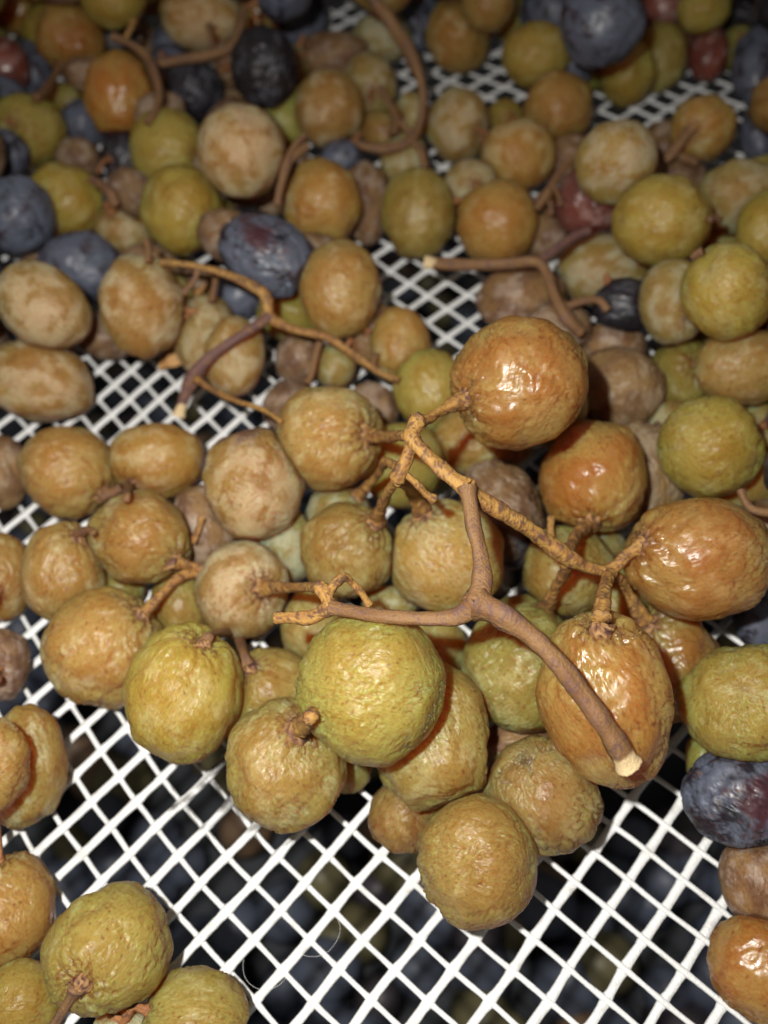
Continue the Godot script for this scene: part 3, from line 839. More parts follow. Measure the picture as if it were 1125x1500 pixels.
	grape(b, Vector3(68.1, 7.8, -90.4), 8.2, 8.2, Vector3(1, -0.04, 0), Vector3(0.24, 0.44, -0.86), "A", 22, 0.00)
	grape(b, Vector3(78.9, 18.7, -95.8), 7.6, 5.4, Vector3(0.91, -0.23, 0.34), Vector3(-0.88, 0.47, -0.07), "K", 22, 0.00)
	grape(b, Vector3(57.8, 6.4, -103.3), 7.2, 5.9, Vector3(0.8, -0.32, 0.51), Vector3(0.92, 0.38, 0.04), "D", 22, 0.00)
	twig(b, "main_stem", "brown", [Vector4(4.2, 19.8, -142.8, 1.20), Vector4(10.1, 20.2, -141.5, 1.33), Vector4(16.2, 20.8, -140.4, 1.32), Vector4(23.0, 21.6, -139.6, 1.31), Vector4(29.0, 22.6, -138.7, 1.43), Vector4(31.0, 22.4, -135.4, 1.42), Vector4(32.4, 21.0, -130.1, 1.40), Vector4(34.7, 19.6, -124.7, 1.65), Vector4(38.1, 17.0, -122.4, 1.02)], true)
	twig(b, "branch", "dark", [Vector4(29.0, 22.6, -138.7, 1.04), Vector4(33.0, 23.0, -141.6, 1.04), Vector4(37.9, 23.7, -145.2, 1.05), Vector4(41.6, 23.6, -147.2, 0.92)])
	twig(b, "branch", "brown", [Vector4(34.3, 19.9, -127.1, 1.02), Vector4(38.0, 20.5, -128.4, 0.89), Vector4(41.9, 20.4, -128.7, 0.89), Vector4(43.9, 19.2, -126.8, 0.76)])
	twig(b, "pedicel", "brown", [Vector4(58.6, 27.6, -75.0, 0.72), Vector4(59.0, 27.4, -72.7, 0.72), Vector4(60.4, 27.4, -70.9, 0.71), Vector4(63.8, 27.9, -70.0, 0.71)])
	twig(b, "pedicel", "brown", [Vector4(56.7, 36.5, -123.7, 0.58), Vector4(57.4, 37.6, -123.6, 0.80), Vector4(58.1, 38.5, -123.3, 0.80)])
	twig(b, "pedicel", "rust", [Vector4(65.8, 17.2, -89.7, 0.95), Vector4(66.6, 16.8, -89.8, 0.62), Vector4(68.2, 15.9, -90.0, 0.55), Vector4(65.3, 14.1, -89.3, 0.58), Vector4(63.7, 13.5, -87.8, 0.80)])
	twig(b, "pedicel", "rust", [Vector4(61.8, 14.9, -114.8, 0.95), Vector4(61.8, 15.8, -114.7, 0.62), Vector4(61.9, 17.4, -114.3, 0.55), Vector4(62.7, 15.5, -113.8, 0.58), Vector4(62.9, 14.6, -113.1, 0.80)])
	twig(b, "pedicel", "rust", [Vector4(74.6, 11.5, -100.8, 0.95), Vector4(74.5, 12.4, -100.7, 0.62), Vector4(74.2, 14.2, -100.4, 0.55), Vector4(73.7, 16.9, -99.3, 0.58), Vector4(73.6, 16.2, -98.1, 0.80)])
	twig(b, "pedicel", "rust", [Vector4(69.8, 25.4, -120.1, 0.95), Vector4(70.4, 24.7, -120.1, 0.62), Vector4(71.7, 23.2, -120.3, 0.55), Vector4(69.8, 21.7, -120.7, 0.58), Vector4(67.7, 21.6, -120.0, 0.80)])
	twig(b, "pedicel", "rust", [Vector4(59.0, 24.8, -119.9, 0.95), Vector4(59.2, 25.2, -119.1, 0.62), Vector4(59.5, 25.9, -117.8, 0.55), Vector4(59.5, 24.0, -119.9, 0.58), Vector4(58.2, 21.7, -122.2, 0.80)])
	twig(b, "pedicel", "rust", [Vector4(46.2, 18.4, -135.7, 0.95), Vector4(45.7, 18.8, -136.3, 0.62), Vector4(45.0, 19.5, -137.4, 0.55), Vector4(45.3, 17.3, -136.6, 0.58), Vector4(46.8, 16.3, -135.9, 0.80)])
	twig(b, "pedicel", "rust", [Vector4(94.4, 27.4, -109.3, 0.95), Vector4(93.7, 27.2, -108.9, 0.62), Vector4(91.7, 26.5, -107.7, 0.55), Vector4(93.8, 25.3, -109.4, 0.58), Vector4(95.4, 23.2, -110.0, 0.80)])
	twig(b, "pedicel", "rust", [Vector4(65.8, 15.7, -131.8, 0.95), Vector4(65.5, 16.3, -131.3, 0.62), Vector4(64.7, 17.9, -129.9, 0.55), Vector4(65.4, 15.4, -130.3, 0.58), Vector4(67.5, 13.8, -130.6, 0.80)])
	twig(b, "pedicel", "rust", [Vector4(87.5, 13.0, -102.0, 0.95), Vector4(87.1, 13.6, -101.5, 0.62), Vector4(85.9, 15.0, -100.3, 0.55), Vector4(83.9, 13.6, -99.2, 0.58), Vector4(83.3, 11.7, -99.1, 0.80)])
	twig(b, "pedicel", "rust", [Vector4(105.6, 14.9, -93.7, 0.95), Vector4(105.4, 15.6, -94.3, 0.62), Vector4(104.6, 17.6, -95.7, 0.55), Vector4(103.1, 15.6, -95.3, 0.58), Vector4(101.8, 13.8, -95.1, 0.80)])
	twig(b, "pedicel", "rust", [Vector4(75.1, 21.8, -120.1, 0.95), Vector4(74.3, 21.6, -119.8, 0.62), Vector4(72.7, 21.1, -119.3, 0.55), Vector4(74.1, 19.8, -119.5, 0.58), Vector4(75.8, 18.3, -120.2, 0.80)])
	twig(b, "pedicel", "rust", [Vector4(74.0, 31.8, -84.5, 0.95), Vector4(74.2, 31.8, -85.4, 0.62), Vector4(74.5, 31.8, -86.6, 0.55), Vector4(74.7, 29.5, -87.3, 0.58), Vector4(73.5, 28.6, -86.4, 0.80)])
	twig(b, "pedicel", "rust", [Vector4(79.8, 33.8, -88.4, 0.95), Vector4(80.0, 33.9, -87.6, 0.62), Vector4(80.4, 33.9, -85.8, 0.55), Vector4(80.3, 31.4, -87.1, 0.58), Vector4(80.0, 29.7, -89.1, 0.80)])
	twig(b, "pedicel", "rust", [Vector4(92.3, 14.5, -95.4, 0.95), Vector4(92.5, 15.2, -95.9, 0.62), Vector4(92.7, 16.1, -96.6, 0.55), Vector4(93.1, 13.1, -97.0, 0.58), Vector4(93.4, 11.1, -97.2, 0.80)])
	twig(b, "pedicel", "rust", [Vector4(81.1, 13.9, -122.1, 0.95), Vector4(80.7, 14.4, -121.5, 0.62), Vector4(80.1, 15.2, -120.6, 0.55), Vector4(79.5, 13.9, -122.0, 0.58), Vector4(80.0, 11.1, -123.7, 0.80)])
	twig(b, "pedicel", "rust", [Vector4(69.9, 11.2, -97.0, 0.95), Vector4(70.1, 11.6, -97.8, 0.62), Vector4(70.6, 12.5, -99.5, 0.55), Vector4(70.3, 9.6, -98.5, 0.58), Vector4(69.7, 8.0, -98.7, 0.80)])
	twig(b, "pedicel", "rust", [Vector4(73.1, 21.7, -96.3, 0.95), Vector4(72.4, 22.1, -96.3, 0.62), Vector4(71.4, 22.6, -96.4, 0.55), Vector4(73.7, 21.0, -95.1, 0.58), Vector4(76.6, 19.6, -93.3, 0.80)])
	twig(b, "pedicel", "rust", [Vector4(63.5, 8.7, -103.0, 0.95), Vector4(64.4, 9.1, -103.0, 0.62), Vector4(66.5, 9.9, -102.9, 0.55), Vector4(67.3, 8.9, -102.9, 0.58), Vector4(66.2, 7.5, -102.7, 0.80)])
	b = bunch("right_upper")
	grape(b, Vector3(57.3, 26.1, -147.1), 10.7, 9.3, Vector3(1, -0.04, 0), Vector3(0.96, -0.23, -0.18), "Y", 65, 0.00, "wide yellow amber grape with small highlights")
	grape(b, Vector3(45.6, 16.6, -165.8), 8.6, 7.9, Vector3(-0.02, -0.5, 0.87), Vector3(0.52, -0.85, 0.03), "P", 49, 0.00, "red pink grape")
	grape(b, Vector3(48.6, 29.9, -162.7), 9.0, 8.8, Vector3(-0.02, -0.5, 0.87), Vector3(0.64, -0.35, -0.68), "W", 56, 0.00)
	grape(b, Vector3(42.4, 13.4, -207.6), 9.2, 9.0, Vector3(1, -0.04, 0), Vector3(-0.58, -0.42, -0.7), "A", 48, 0.00)
	grape(b, Vector3(30.5, 11.6, -190.7), 9.5, 8.8, Vector3(1, -0.04, 0), Vector3(0.68, 0.39, -0.62), "A", 50, 0.00)
	grape(b, Vector3(23.2, 11.3, -165), 10.0, 10.0, Vector3(1, -0.04, 0), Vector3(-0.45, 0.34, -0.82), "A", 58, 0.00)
	grape(b, Vector3(15.4, 8.4, -209.1), 9.7, 8.5, Vector3(-0.02, -0.5, 0.87), Vector3(0.63, 0.29, 0.72), "W", 47, 0.00)
	grape(b, Vector3(3.2, 11.6, -169.5), 11.0, 9.1, Vector3(-0.02, -0.5, 0.87), Vector3(0.96, 0.27, -0.07), "G", 57, 0.00, "yellow green grape beside the bare net")
	grape(b, Vector3(77.6, 17.2, -191.6), 8.2, 7.8, Vector3(-0.02, -0.5, 0.87), Vector3(-0.66, 0.36, 0.66), "A", 45, 1.72)
	grape(b, Vector3(80.9, 18.3, -163.4), 9.6, 8.6, Vector3(1, -0.04, 0), Vector3(0.77, 0.02, 0.63), "W", 55, 0.00)
	grape(b, Vector3(82.7, 20.1, -150.1), 8.2, 6.3, Vector3(-0.02, -0.5, 0.87), Vector3(0.88, 0.44, 0.19), "Y", 46, 0.00)
	grape(b, Vector3(80.7, 6, -162.4), 6.9, 5.9, Vector3(1, -0.04, 0), Vector3(-0.25, 0.95, 0.19), "G", 37, 0.00)
	grape(b, Vector3(17.7, 7.5, -182.3), 8.4, 7.7, Vector3(-0.02, -0.5, 0.87), Vector3(0.11, 0.76, 0.64), "D", 44, 0.00)
	grape(b, Vector3(29.7, 4.6, -217.7), 5.2, 4.8, Vector3(1, -0.04, 0), Vector3(0.29, 0.49, 0.82), "G", 25, 0.00)
	grape(b, Vector3(72.5, 7, -197.7), 7.9, 7.1, Vector3(1, -0.04, 0), Vector3(-0.05, -0.88, -0.46), "M", 40, 0.00)
	grape(b, Vector3(73, 6.8, -185.4), 8.4, 5.5, Vector3(1, -0.04, 0), Vector3(-0.97, -0.22, 0.04), "M", 38, 0.00)
	grape(b, Vector3(45.6, 6.3, -195.1), 6.8, 6.8, Vector3(1, -0.04, 0), Vector3(-0.37, 0.59, -0.72), "M", 36, 0.00)
	grape(b, Vector3(36.2, 5.9, -166.2), 6.4, 6.4, Vector3(1, -0.04, 0), Vector3(0.1, 0.97, -0.21), "M", 25, 0.00)
	grape(b, Vector3(110.4, 32.3, -168.7), 9.9, 9.9, Vector3(1, -0.04, 0), Vector3(-0.01, 0.11, 0.99), "K", 22, 0.00)
	grape(b, Vector3(94.1, 8.1, -141.8), 8.5, 8.5, Vector3(1, -0.04, 0), Vector3(0.67, 0.74, 0.11), "M", 22, 0.00)
	grape(b, Vector3(105.4, 8.9, -128.5), 9.4, 9.4, Vector3(1, -0.04, 0), Vector3(0.12, 0.68, -0.73), "Y", 22, 0.00)
	grape(b, Vector3(128.5, 8.6, -142), 9.1, 9.1, Vector3(1, -0.04, 0), Vector3(-0.31, -0.2, -0.93), "M", 22, 0.00)
	grape(b, Vector3(116.9, 24, -136.6), 8.8, 8.8, Vector3(1, -0.04, 0), Vector3(-0.09, -0.24, -0.97), "G", 22, 0.00)
	grape(b, Vector3(56.6, 8.6, -180.1), 9.0, 9.0, Vector3(1, -0.04, 0), Vector3(-0.46, 0.09, -0.88), "M", 22, 0.00)
	grape(b, Vector3(111.3, 8, -144), 8.4, 8.4, Vector3(1, -0.04, 0), Vector3(-0.21, 0.68, 0.7), "Y", 22, 0.00)
	grape(b, Vector3(99.6, 12.5, -161.8), 9.8, 9.8, Vector3(1, -0.04, 0), Vector3(-0.4, -0.26, -0.88), "G", 22, 0.00)
	grape(b, Vector3(102.1, 31.7, -188.7), 8.5, 8.5, Vector3(1, -0.04, 0), Vector3(0.41, -0.91, -0.08), "Y", 22, 0.00)
	grape(b, Vector3(94.3, 29.5, -165.6), 8.1, 8.1, Vector3(1, -0.04, 0), Vector3(0.36, -0.92, 0.13), "G", 22, 0.00)
	grape(b, Vector3(128, 25.4, -165), 9.3, 9.3, Vector3(1, -0.04, 0), Vector3(-0.86, 0.16, 0.49), "K", 22, 0.00)
	grape(b, Vector3(66.1, 8.1, -163.9), 8.5, 8.5, Vector3(1, -0.04, 0), Vector3(0.74, 0.41, -0.53), "N", 22, 0.00)
	grape(b, Vector3(131.9, 7.7, -159.5), 8.1, 8.1, Vector3(1, -0.04, 0), Vector3(-0.48, 0.74, 0.47), "Y", 22, 0.00)
	grape(b, Vector3(91, 33.9, -141), 9.2, 9.2, Vector3(1, -0.04, 0), Vector3(0.3, 0.03, -0.95), "M", 22, 0.00)
	grape(b, Vector3(108.6, 34.1, -147.9), 9.5, 9.5, Vector3(1, -0.04, 0), Vector3(-0.53, -0.47, -0.71), "M", 22, 0.00)
	grape(b, Vector3(93.3, 8.1, -177.9), 8.5, 8.5, Vector3(1, -0.04, 0), Vector3(-0.33, 0.51, 0.8), "Y", 22, 0.00)
	grape(b, Vector3(43.4, 6.1, -175), 6.9, 5.6, Vector3(0.96, -0.17, 0.23), Vector3(0.32, 0.81, 0.5), "A", 22, 0.00)
	grape(b, Vector3(57.6, 6.4, -199.5), 7.3, 5.1, Vector3(1, -0.01, -0.05), Vector3(0.94, -0.34, 0.01), "T", 22, 0.00)
	twig(b, "main_stem", "brown", [Vector4(31.9, 17.8, -162.0, 0.85), Vector4(34.5, 18.7, -165.8, 1.14), Vector4(37.8, 20.4, -171.0, 1.14), Vector4(41.4, 21.7, -175.3, 0.86)])
	twig(b, "pedicel", "brown", [Vector4(34.5, 18.7, -165.8, 0.71), Vector4(35.6, 16.8, -164.6, 0.57), Vector4(36.1, 14.9, -163.3, 0.57)])
	twig(b, "pedicel", "brown", [Vector4(36.0, 20.6, -167.3, 0.71), Vector4(37.1, 19.9, -164.1, 0.56), Vector4(37.6, 18.9, -161.4, 0.56)])
	twig(b, "pedicel", "brown", [Vector4(36.0, 17.8, -169.4, 0.72), Vector4(33.4, 17.7, -167.1, 0.57), Vector4(31.9, 17.6, -164.8, 0.57)])
	twig(b, "branch", "brown", [Vector4(66.3, 14.9, -181.6, 1.04), Vector4(68.1, 16.5, -182.5, 1.34), Vector4(70.1, 18.5, -184.1, 1.33), Vector4(72.2, 20.2, -186.2, 1.33)])
	twig(b, "pedicel", "brown", [Vector4(69.4, 15.0, -184.9, 0.90), Vector4(72.4, 14.9, -182.9, 1.05), Vector4(75.4, 13.9, -182.4, 0.90)])
	twig(b, "pedicel", "brown", [Vector4(65.1, 30.8, -141.1, 0.62), Vector4(66.7, 30.2, -142.2, 0.75), Vector4(68.5, 29.3, -142.7, 0.63)])
	twig(b, "pedicel", "rust", [Vector4(36.3, 14.9, -196.0, 0.95), Vector4(36.9, 15.3, -196.5, 0.62), Vector4(37.8, 15.8, -197.4, 0.55), Vector4(34.9, 14.5, -196.6, 0.58), Vector4(32.3, 11.6, -195.1, 0.80)])
	twig(b, "pedicel", "rust", [Vector4(19.0, 14.5, -172.7, 0.95), Vector4(18.6, 14.8, -173.4, 0.62), Vector4(18.0, 15.3, -174.6, 0.55), Vector4(19.7, 14.3, -172.2, 0.58), Vector4(20.3, 13.2, -169.7, 0.80)])
	twig(b, "pedicel", "rust", [Vector4(20.7, 10.9, -203.0, 0.95), Vector4(21.2, 11.2, -202.3, 0.62), Vector4(22.5, 11.8, -200.9, 0.55), Vector4(21.8, 9.3, -201.2, 0.58), Vector4(22.9, 7.6, -200.3, 0.80)])
	twig(b, "pedicel", "rust", [Vector4(12.1, 14.1, -170.1, 0.95), Vector4(12.9, 14.4, -170.2, 0.62), Vector4(14.0, 14.7, -170.3, 0.55), Vector4(16.8, 11.8, -170.3, 0.58), Vector4(21.3, 10.6, -170.1, 0.80)])
	twig(b, "pedicel", "rust", [Vector4(87.4, 18.5, -158.1, 0.95), Vector4(88.1, 18.5, -157.6, 0.62), Vector4(89.2, 18.6, -156.6, 0.55), Vector4(86.8, 19.5, -157.8, 0.58), Vector4(84.6, 17.2, -159.0, 0.80)])
	twig(b, "pedicel", "rust", [Vector4(88.5, 23.0, -148.8, 0.95), Vector4(89.3, 23.4, -148.6, 0.62), Vector4(91.1, 24.3, -148.2, 0.55), Vector4(89.9, 22.3, -148.2, 0.58), Vector4(87.4, 19.9, -148.8, 0.80)])
	twig(b, "pedicel", "rust", [Vector4(79.2, 11.6, -161.2, 0.95), Vector4(79.0, 12.5, -161.1, 0.62), Vector4(78.4, 14.8, -160.6, 0.55), Vector4(78.2, 15.6, -160.1, 0.58), Vector4(77.8, 15.1, -159.8, 0.80)])
	twig(b, "pedicel", "rust", [Vector4(18.5, 13.2, -177.6, 0.95), Vector4(18.6, 13.8, -177.0, 0.62), Vector4(18.7, 14.7, -176.3, 0.55), Vector4(18.9, 13.9, -177.4, 0.58), Vector4(19.3, 12.6, -177.3, 0.80)])
	twig(b, "pedicel", "rust", [Vector4(31.0, 6.9, -213.9, 0.95), Vector4(31.3, 7.3, -213.1, 0.62), Vector4(31.8, 8.2, -211.6, 0.55), Vector4(34.0, 7.4, -209.6, 0.58), Vector4(34.5, 7.3, -207.4, 0.80)])
	twig(b, "pedicel", "rust", [Vector4(43.3, 10.0, -199.7, 0.95), Vector4(43.0, 10.5, -200.3, 0.62), Vector4(42.1, 11.9, -202.0, 0.55), Vector4(43.1, 9.8, -200.3, 0.58), Vector4(44.3, 6.3, -198.9, 0.80)])
	twig(b, "pedicel", "rust", [Vector4(36.8, 11.7, -167.4, 0.95), Vector4(36.9, 12.5, -167.6, 0.62), Vector4(37.1, 14.1, -167.9, 0.55), Vector4(37.6, 12.6, -167.5, 0.58), Vector4(37.7, 11.1, -166.3, 0.80)])
	twig(b, "pedicel", "rust", [Vector4(110.3, 33.2, -159.6, 0.95), Vector4(110.3, 33.3, -158.7, 0.62), Vector4(110.3, 33.6, -156.3, 0.55), Vector4(110.8, 31.6, -160.4, 0.58), Vector4(111.6, 30.7, -162.5, 0.80)])
	twig(b, "pedicel", "rust", [Vector4(99.4, 13.9, -140.9, 0.95), Vector4(100.0, 14.5, -140.8, 0.62), Vector4(101.2, 15.9, -140.6, 0.55), Vector4(99.8, 12.6, -139.4, 0.58), Vector4(98.5, 9.8, -139.1, 0.80)])
	twig(b, "pedicel", "rust", [Vector4(106.4, 14.8, -134.8, 0.95), Vector4(106.5, 15.4, -135.4, 0.62), Vector4(106.7, 16.5, -136.6, 0.55), Vector4(107.7, 16.1, -136.8, 0.58), Vector4(108.3, 14.6, -137.1, 0.80)])
	twig(b, "pedicel", "rust", [Vector4(116.1, 22.0, -144.6, 0.95), Vector4(116.0, 21.8, -145.4, 0.62), Vector4(115.9, 21.4, -147.0, 0.55), Vector4(116.9, 21.0, -144.9, 0.58), Vector4(117.9, 19.8, -143.8, 0.80)])
	twig(b, "pedicel", "rust", [Vector4(52.8, 9.4, -187.6, 0.95), Vector4(52.4, 9.4, -188.4, 0.62), Vector4(51.5, 9.6, -190.1, 0.55), Vector4(52.7, 7.8, -187.4, 0.58), Vector4(55.1, 7.1, -185.4, 0.80)])
	twig(b, "pedicel", "rust", [Vector4(109.6, 13.3, -138.5, 0.95), Vector4(109.5, 13.9, -137.9, 0.62), Vector4(109.1, 15.2, -136.5, 0.55), Vector4(110.4, 14.4, -139.4, 0.58), Vector4(111.2, 12.0, -140.5, 0.80)])
	twig(b, "pedicel", "rust", [Vector4(97.1, 22.6, -164.6, 0.95), Vector4(97.4, 21.8, -164.5, 0.62), Vector4(98.1, 20.1, -164.2, 0.55), Vector4(96.8, 21.7, -164.8, 0.58), Vector4(96.3, 22.6, -164.1, 0.80)])
	twig(b, "pedicel", "rust", [Vector4(120.6, 26.7, -160.8, 0.95), Vector4(119.8, 26.9, -160.3, 0.62), Vector4(118.1, 27.2, -159.3, 0.55), Vector4(117.4, 24.5, -160.4, 0.58), Vector4(117.6, 22.8, -160.7, 0.80)])
	twig(b, "pedicel", "rust", [Vector4(72.0, 11.3, -168.1, 0.95), Vector4(72.6, 11.7, -168.6, 0.62), Vector4(73.8, 12.3, -169.4, 0.55), Vector4(71.7, 10.8, -167.4, 0.58), Vector4(70.4, 8.6, -166.0, 0.80)])
	twig(b, "pedicel", "rust", [Vector4(128.3, 13.2, -156.0, 0.95), Vector4(127.9, 13.8, -155.5, 0.62), Vector4(127.3, 14.7, -155.0, 0.55), Vector4(126.8, 12.4, -152.8, 0.58), Vector4(126.0, 11.6, -151.9, 0.80)])
	twig(b, "pedicel", "rust", [Vector4(93.5, 34.1, -149.1, 0.95), Vector4(93.8, 34.1, -150.0, 0.62), Vector4(94.3, 34.2, -151.8, 0.55), Vector4(96.3, 32.7, -151.8, 0.58), Vector4(96.3, 31.7, -151.5, 0.80)])
	twig(b, "pedicel", "rust", [Vector4(90.8, 12.1, -171.6, 0.95), Vector4(90.5, 12.5, -170.9, 0.62), Vector4(89.7, 13.7, -169.0, 0.55), Vector4(90.0, 14.0, -167.9, 0.58), Vector4(89.3, 14.2, -164.4, 0.80)])
	twig(b, "pedicel", "rust", [Vector4(45.3, 10.9, -172.0, 0.95), Vector4(45.6, 11.7, -171.6, 0.62), Vector4(46.4, 13.7, -170.3, 0.55), Vector4(45.5, 12.1, -169.7, 0.58), Vector4(46.1, 9.0, -171.0, 0.80)])
	b = bunch("top_right")
	grape(b, Vector3(65.9, 8.5, -230.5), 8.4, 8.2, Vector3(-0.02, -0.5, 0.87), Vector3(0.78, -0.57, -0.25), "Y", 41, 0.00)
	grape(b, Vector3(77.2, 7.8, -239.3), 9.4, 7.4, Vector3(-0.02, -0.5, 0.87), Vector3(-0.9, 0.33, -0.26), "G", 41, 0.00)
	grape(b, Vector3(37.7, 17.8, -225.6), 9.3, 8.1, Vector3(1, -0.04, 0), Vector3(0.94, -0.19, -0.27), "G", 45, 0.00)
	grape(b, Vector3(51.2, 33, -212.1), 10.5, 9.5, Vector3(1, -0.04, 0), Vector3(0.23, -0.93, 0.28), "K", 57, 0.00)
	grape(b, Vector3(46.5, 13.9, -254.6), 10.0, 8.7, Vector3(1, -0.04, 0), Vector3(-0.12, -0.91, -0.39), "K", 45, 0.00)
	grape(b, Vector3(88.7, 17.2, -246.7), 7.6, 6.4, Vector3(1, -0.04, 0), Vector3(-0.37, -0.77, -0.52), "Y", 35, 0.00)
	grape(b, Vector3(80.5, 14.5, -254.5), 7.8, 6.2, Vector3(1, -0.04, 0), Vector3(0.93, -0.17, -0.32), "P", 34, 0.00)
	grape(b, Vector3(92, 7.7, -240.5), 7.8, 5.5, Vector3(-0.02, -0.5, 0.87), Vector3(-0.4, 0.73, -0.56), "P", 32, 0.00)
	grape(b, Vector3(86.8, 5.9, -255), 6.8, 6.0, Vector3(-0.02, -0.5, 0.87), Vector3(0.02, 0.73, 0.68), "P", 30, 0.00)
	grape(b, Vector3(102.7, 5.6, -245.6), 6.7, 5.4, Vector3(-0.02, -0.5, 0.87), Vector3(0.14, 0.27, -0.95), "G", 29, 0.00)
	grape(b, Vector3(103.9, 8.1, -231.4), 11.2, 6.8, Vector3(-0.02, -0.5, 0.87), Vector3(-0.46, 0.51, -0.73), "K", 45, 0.00)
	grape(b, Vector3(109.5, 7.9, -261.1), 9.0, 8.1, Vector3(1, -0.04, 0), Vector3(-0.1, 0.73, 0.67), "N", 40, 0.00)
	grape(b, Vector3(99.3, 6, -204.5), 8.4, 5.0, Vector3(-0.02, -0.5, 0.87), Vector3(0.6, 0.6, 0.52), "K", 35, 0.00)
	grape(b, Vector3(48.9, 12.9, -231.2), 7.5, 7.2, Vector3(-0.02, -0.5, 0.87), Vector3(-0.76, -0.29, -0.59), "K", 37, 0.00)
	grape(b, Vector3(55.2, 5.7, -236.5), 7.0, 5.4, Vector3(1, -0.04, 0), Vector3(0.8, -0.47, 0.38), "G", 30, 0.00)
	grape(b, Vector3(37.3, 8.1, -265.3), 8.7, 8.7, Vector3(1, -0.04, 0), Vector3(0.3, 0.93, -0.2), "G", 40, 0.00)
	grape(b, Vector3(57, 8.1, -322.8), 8.5, 8.5, Vector3(1, -0.04, 0), Vector3(-0.82, -0.54, -0.18), "M", 22, 0.00)
	grape(b, Vector3(128.4, 7.6, -338.2), 8.0, 8.0, Vector3(1, -0.04, 0), Vector3(-0.23, -0.96, -0.15), "G", 22, 0.00)
	grape(b, Vector3(123.4, 8.4, -221.9), 8.8, 8.8, Vector3(1, -0.04, 0), Vector3(-0.59, 0.58, -0.56), "A", 22, 0.00)
	grape(b, Vector3(111.3, 7.7, -342.7), 8.1, 8.1, Vector3(1, -0.04, 0), Vector3(0.61, -0.71, -0.35), "G", 22, 0.00)
	grape(b, Vector3(155.2, 20.1, -275.7), 8.7, 8.7, Vector3(1, -0.04, 0), Vector3(0.53, -0.62, -0.58), "Y", 22, 0.00)
	grape(b, Vector3(107.4, 17.6, -179.7), 8.7, 8.7, Vector3(1, -0.04, 0), Vector3(0.37, -0.27, -0.89), "K", 22, 0.00)
	grape(b, Vector3(23.2, 8.3, -341.3), 8.7, 8.7, Vector3(1, -0.04, 0), Vector3(0.28, -0.09, -0.96), "N", 22, 0.00)
	grape(b, Vector3(123.1, 7.8, -301.1), 8.2, 8.2, Vector3(1, -0.04, 0), Vector3(0.43, -0.75, -0.5), "K", 22, 0.00)
	grape(b, Vector3(87.5, 10, -311.2), 8.9, 8.9, Vector3(1, -0.04, 0), Vector3(0.84, -0.25, -0.48), "M", 22, 0.00)
	grape(b, Vector3(122.6, 7.8, -195.9), 8.2, 8.2, Vector3(1, -0.04, 0), Vector3(-0.55, 0.82, -0.16), "G", 22, 0.00)
	grape(b, Vector3(111.1, 27, -207.4), 8.0, 8.0, Vector3(1, -0.04, 0), Vector3(0.04, -1, 0.09), "A", 22, 0.00)
	grape(b, Vector3(157.5, 23.4, -297.5), 8.4, 8.4, Vector3(1, -0.04, 0), Vector3(0.21, -0.25, -0.95), "G", 22, 0.00)
	grape(b, Vector3(128.8, 9, -176), 9.5, 9.5, Vector3(1, -0.04, 0), Vector3(-0.27, 0.71, -0.65), "Y", 22, 0.00)
	grape(b, Vector3(136.7, 7.7, -250.1), 8.1, 8.1, Vector3(1, -0.04, 0), Vector3(-0.41, -0.14, -0.9), "K", 22, 0.00)
	grape(b, Vector3(143, 7.9, -326.9), 8.4, 8.4, Vector3(1, -0.04, 0), Vector3(-0.69, -0.6, -0.39), "Y", 22, 0.00)
	grape(b, Vector3(77.3, 25.1, -275.8), 9.1, 9.1, Vector3(1, -0.04, 0), Vector3(-0.36, -0.93, -0.11), "M", 22, 0.00)
	grape(b, Vector3(98.5, 34.5, -241.8), 9.8, 9.8, Vector3(1, -0.04, 0), Vector3(-0.29, -0.88, 0.38), "M", 22, 0.00)
	grape(b, Vector3(160.4, 10.2, -252.8), 9.5, 9.5, Vector3(1, -0.04, 0), Vector3(-0.37, 0.93, 0.07), "A", 22, 0.00)
	grape(b, Vector3(52.9, 23.4, -316.3), 8.6, 8.6, Vector3(1, -0.04, 0), Vector3(-0.64, -0.63, -0.45), "A", 22, 0.00)
	grape(b, Vector3(72.2, 11, -292.3), 9.3, 9.3, Vector3(1, -0.04, 0), Vector3(-0.28, -0.85, -0.44), "M", 22, 0.00)
	grape(b, Vector3(127.5, 25.2, -289), 8.2, 8.2, Vector3(1, -0.04, 0), Vector3(-0.31, -0.95, 0.11), "A", 22, 0.00)
	grape(b, Vector3(113.4, 34, -276.1), 10.0, 10.0, Vector3(1, -0.04, 0), Vector3(-0.15, -0.41, -0.9), "N", 22, 0.00)
	grape(b, Vector3(105.1, 8.6, -328.3), 9.0, 9.0, Vector3(1, -0.04, 0), Vector3(-0.53, -0.62, -0.58), "M", 22, 0.00)
	grape(b, Vector3(30, 8, -286.9), 8.0, 8.0, Vector3(1, -0.04, 0), Vector3(-0.31, -0.95, 0.11), "Y", 22, 0.00)
	grape(b, Vector3(99.6, 8, -280), 8.4, 8.4, Vector3(1, -0.04, 0), Vector3(0.42, 0.91, 0.01), "Y", 22, 0.00)
	grape(b, Vector3(83.5, 8.6, -331.2), 9.0, 9.0, Vector3(1, -0.04, 0), Vector3(-0.7, -0.44, -0.56), "M", 22, 0.00)
	grape(b, Vector3(27.7, 12.5, -318.4), 9.0, 9.0, Vector3(1, -0.04, 0), Vector3(-0.57, -0.78, 0.25), "A", 22, 0.00)
	grape(b, Vector3(142, 8.6, -267.9), 9.0, 9.0, Vector3(1, -0.04, 0), Vector3(-0.28, 0.96, -0.02), "Y", 22, 0.00)
	grape(b, Vector3(173.7, 9.3, -289.8), 9.8, 9.8, Vector3(1, -0.04, 0), Vector3(-0.06, -0.96, 0.26), "M", 22, 0.00)
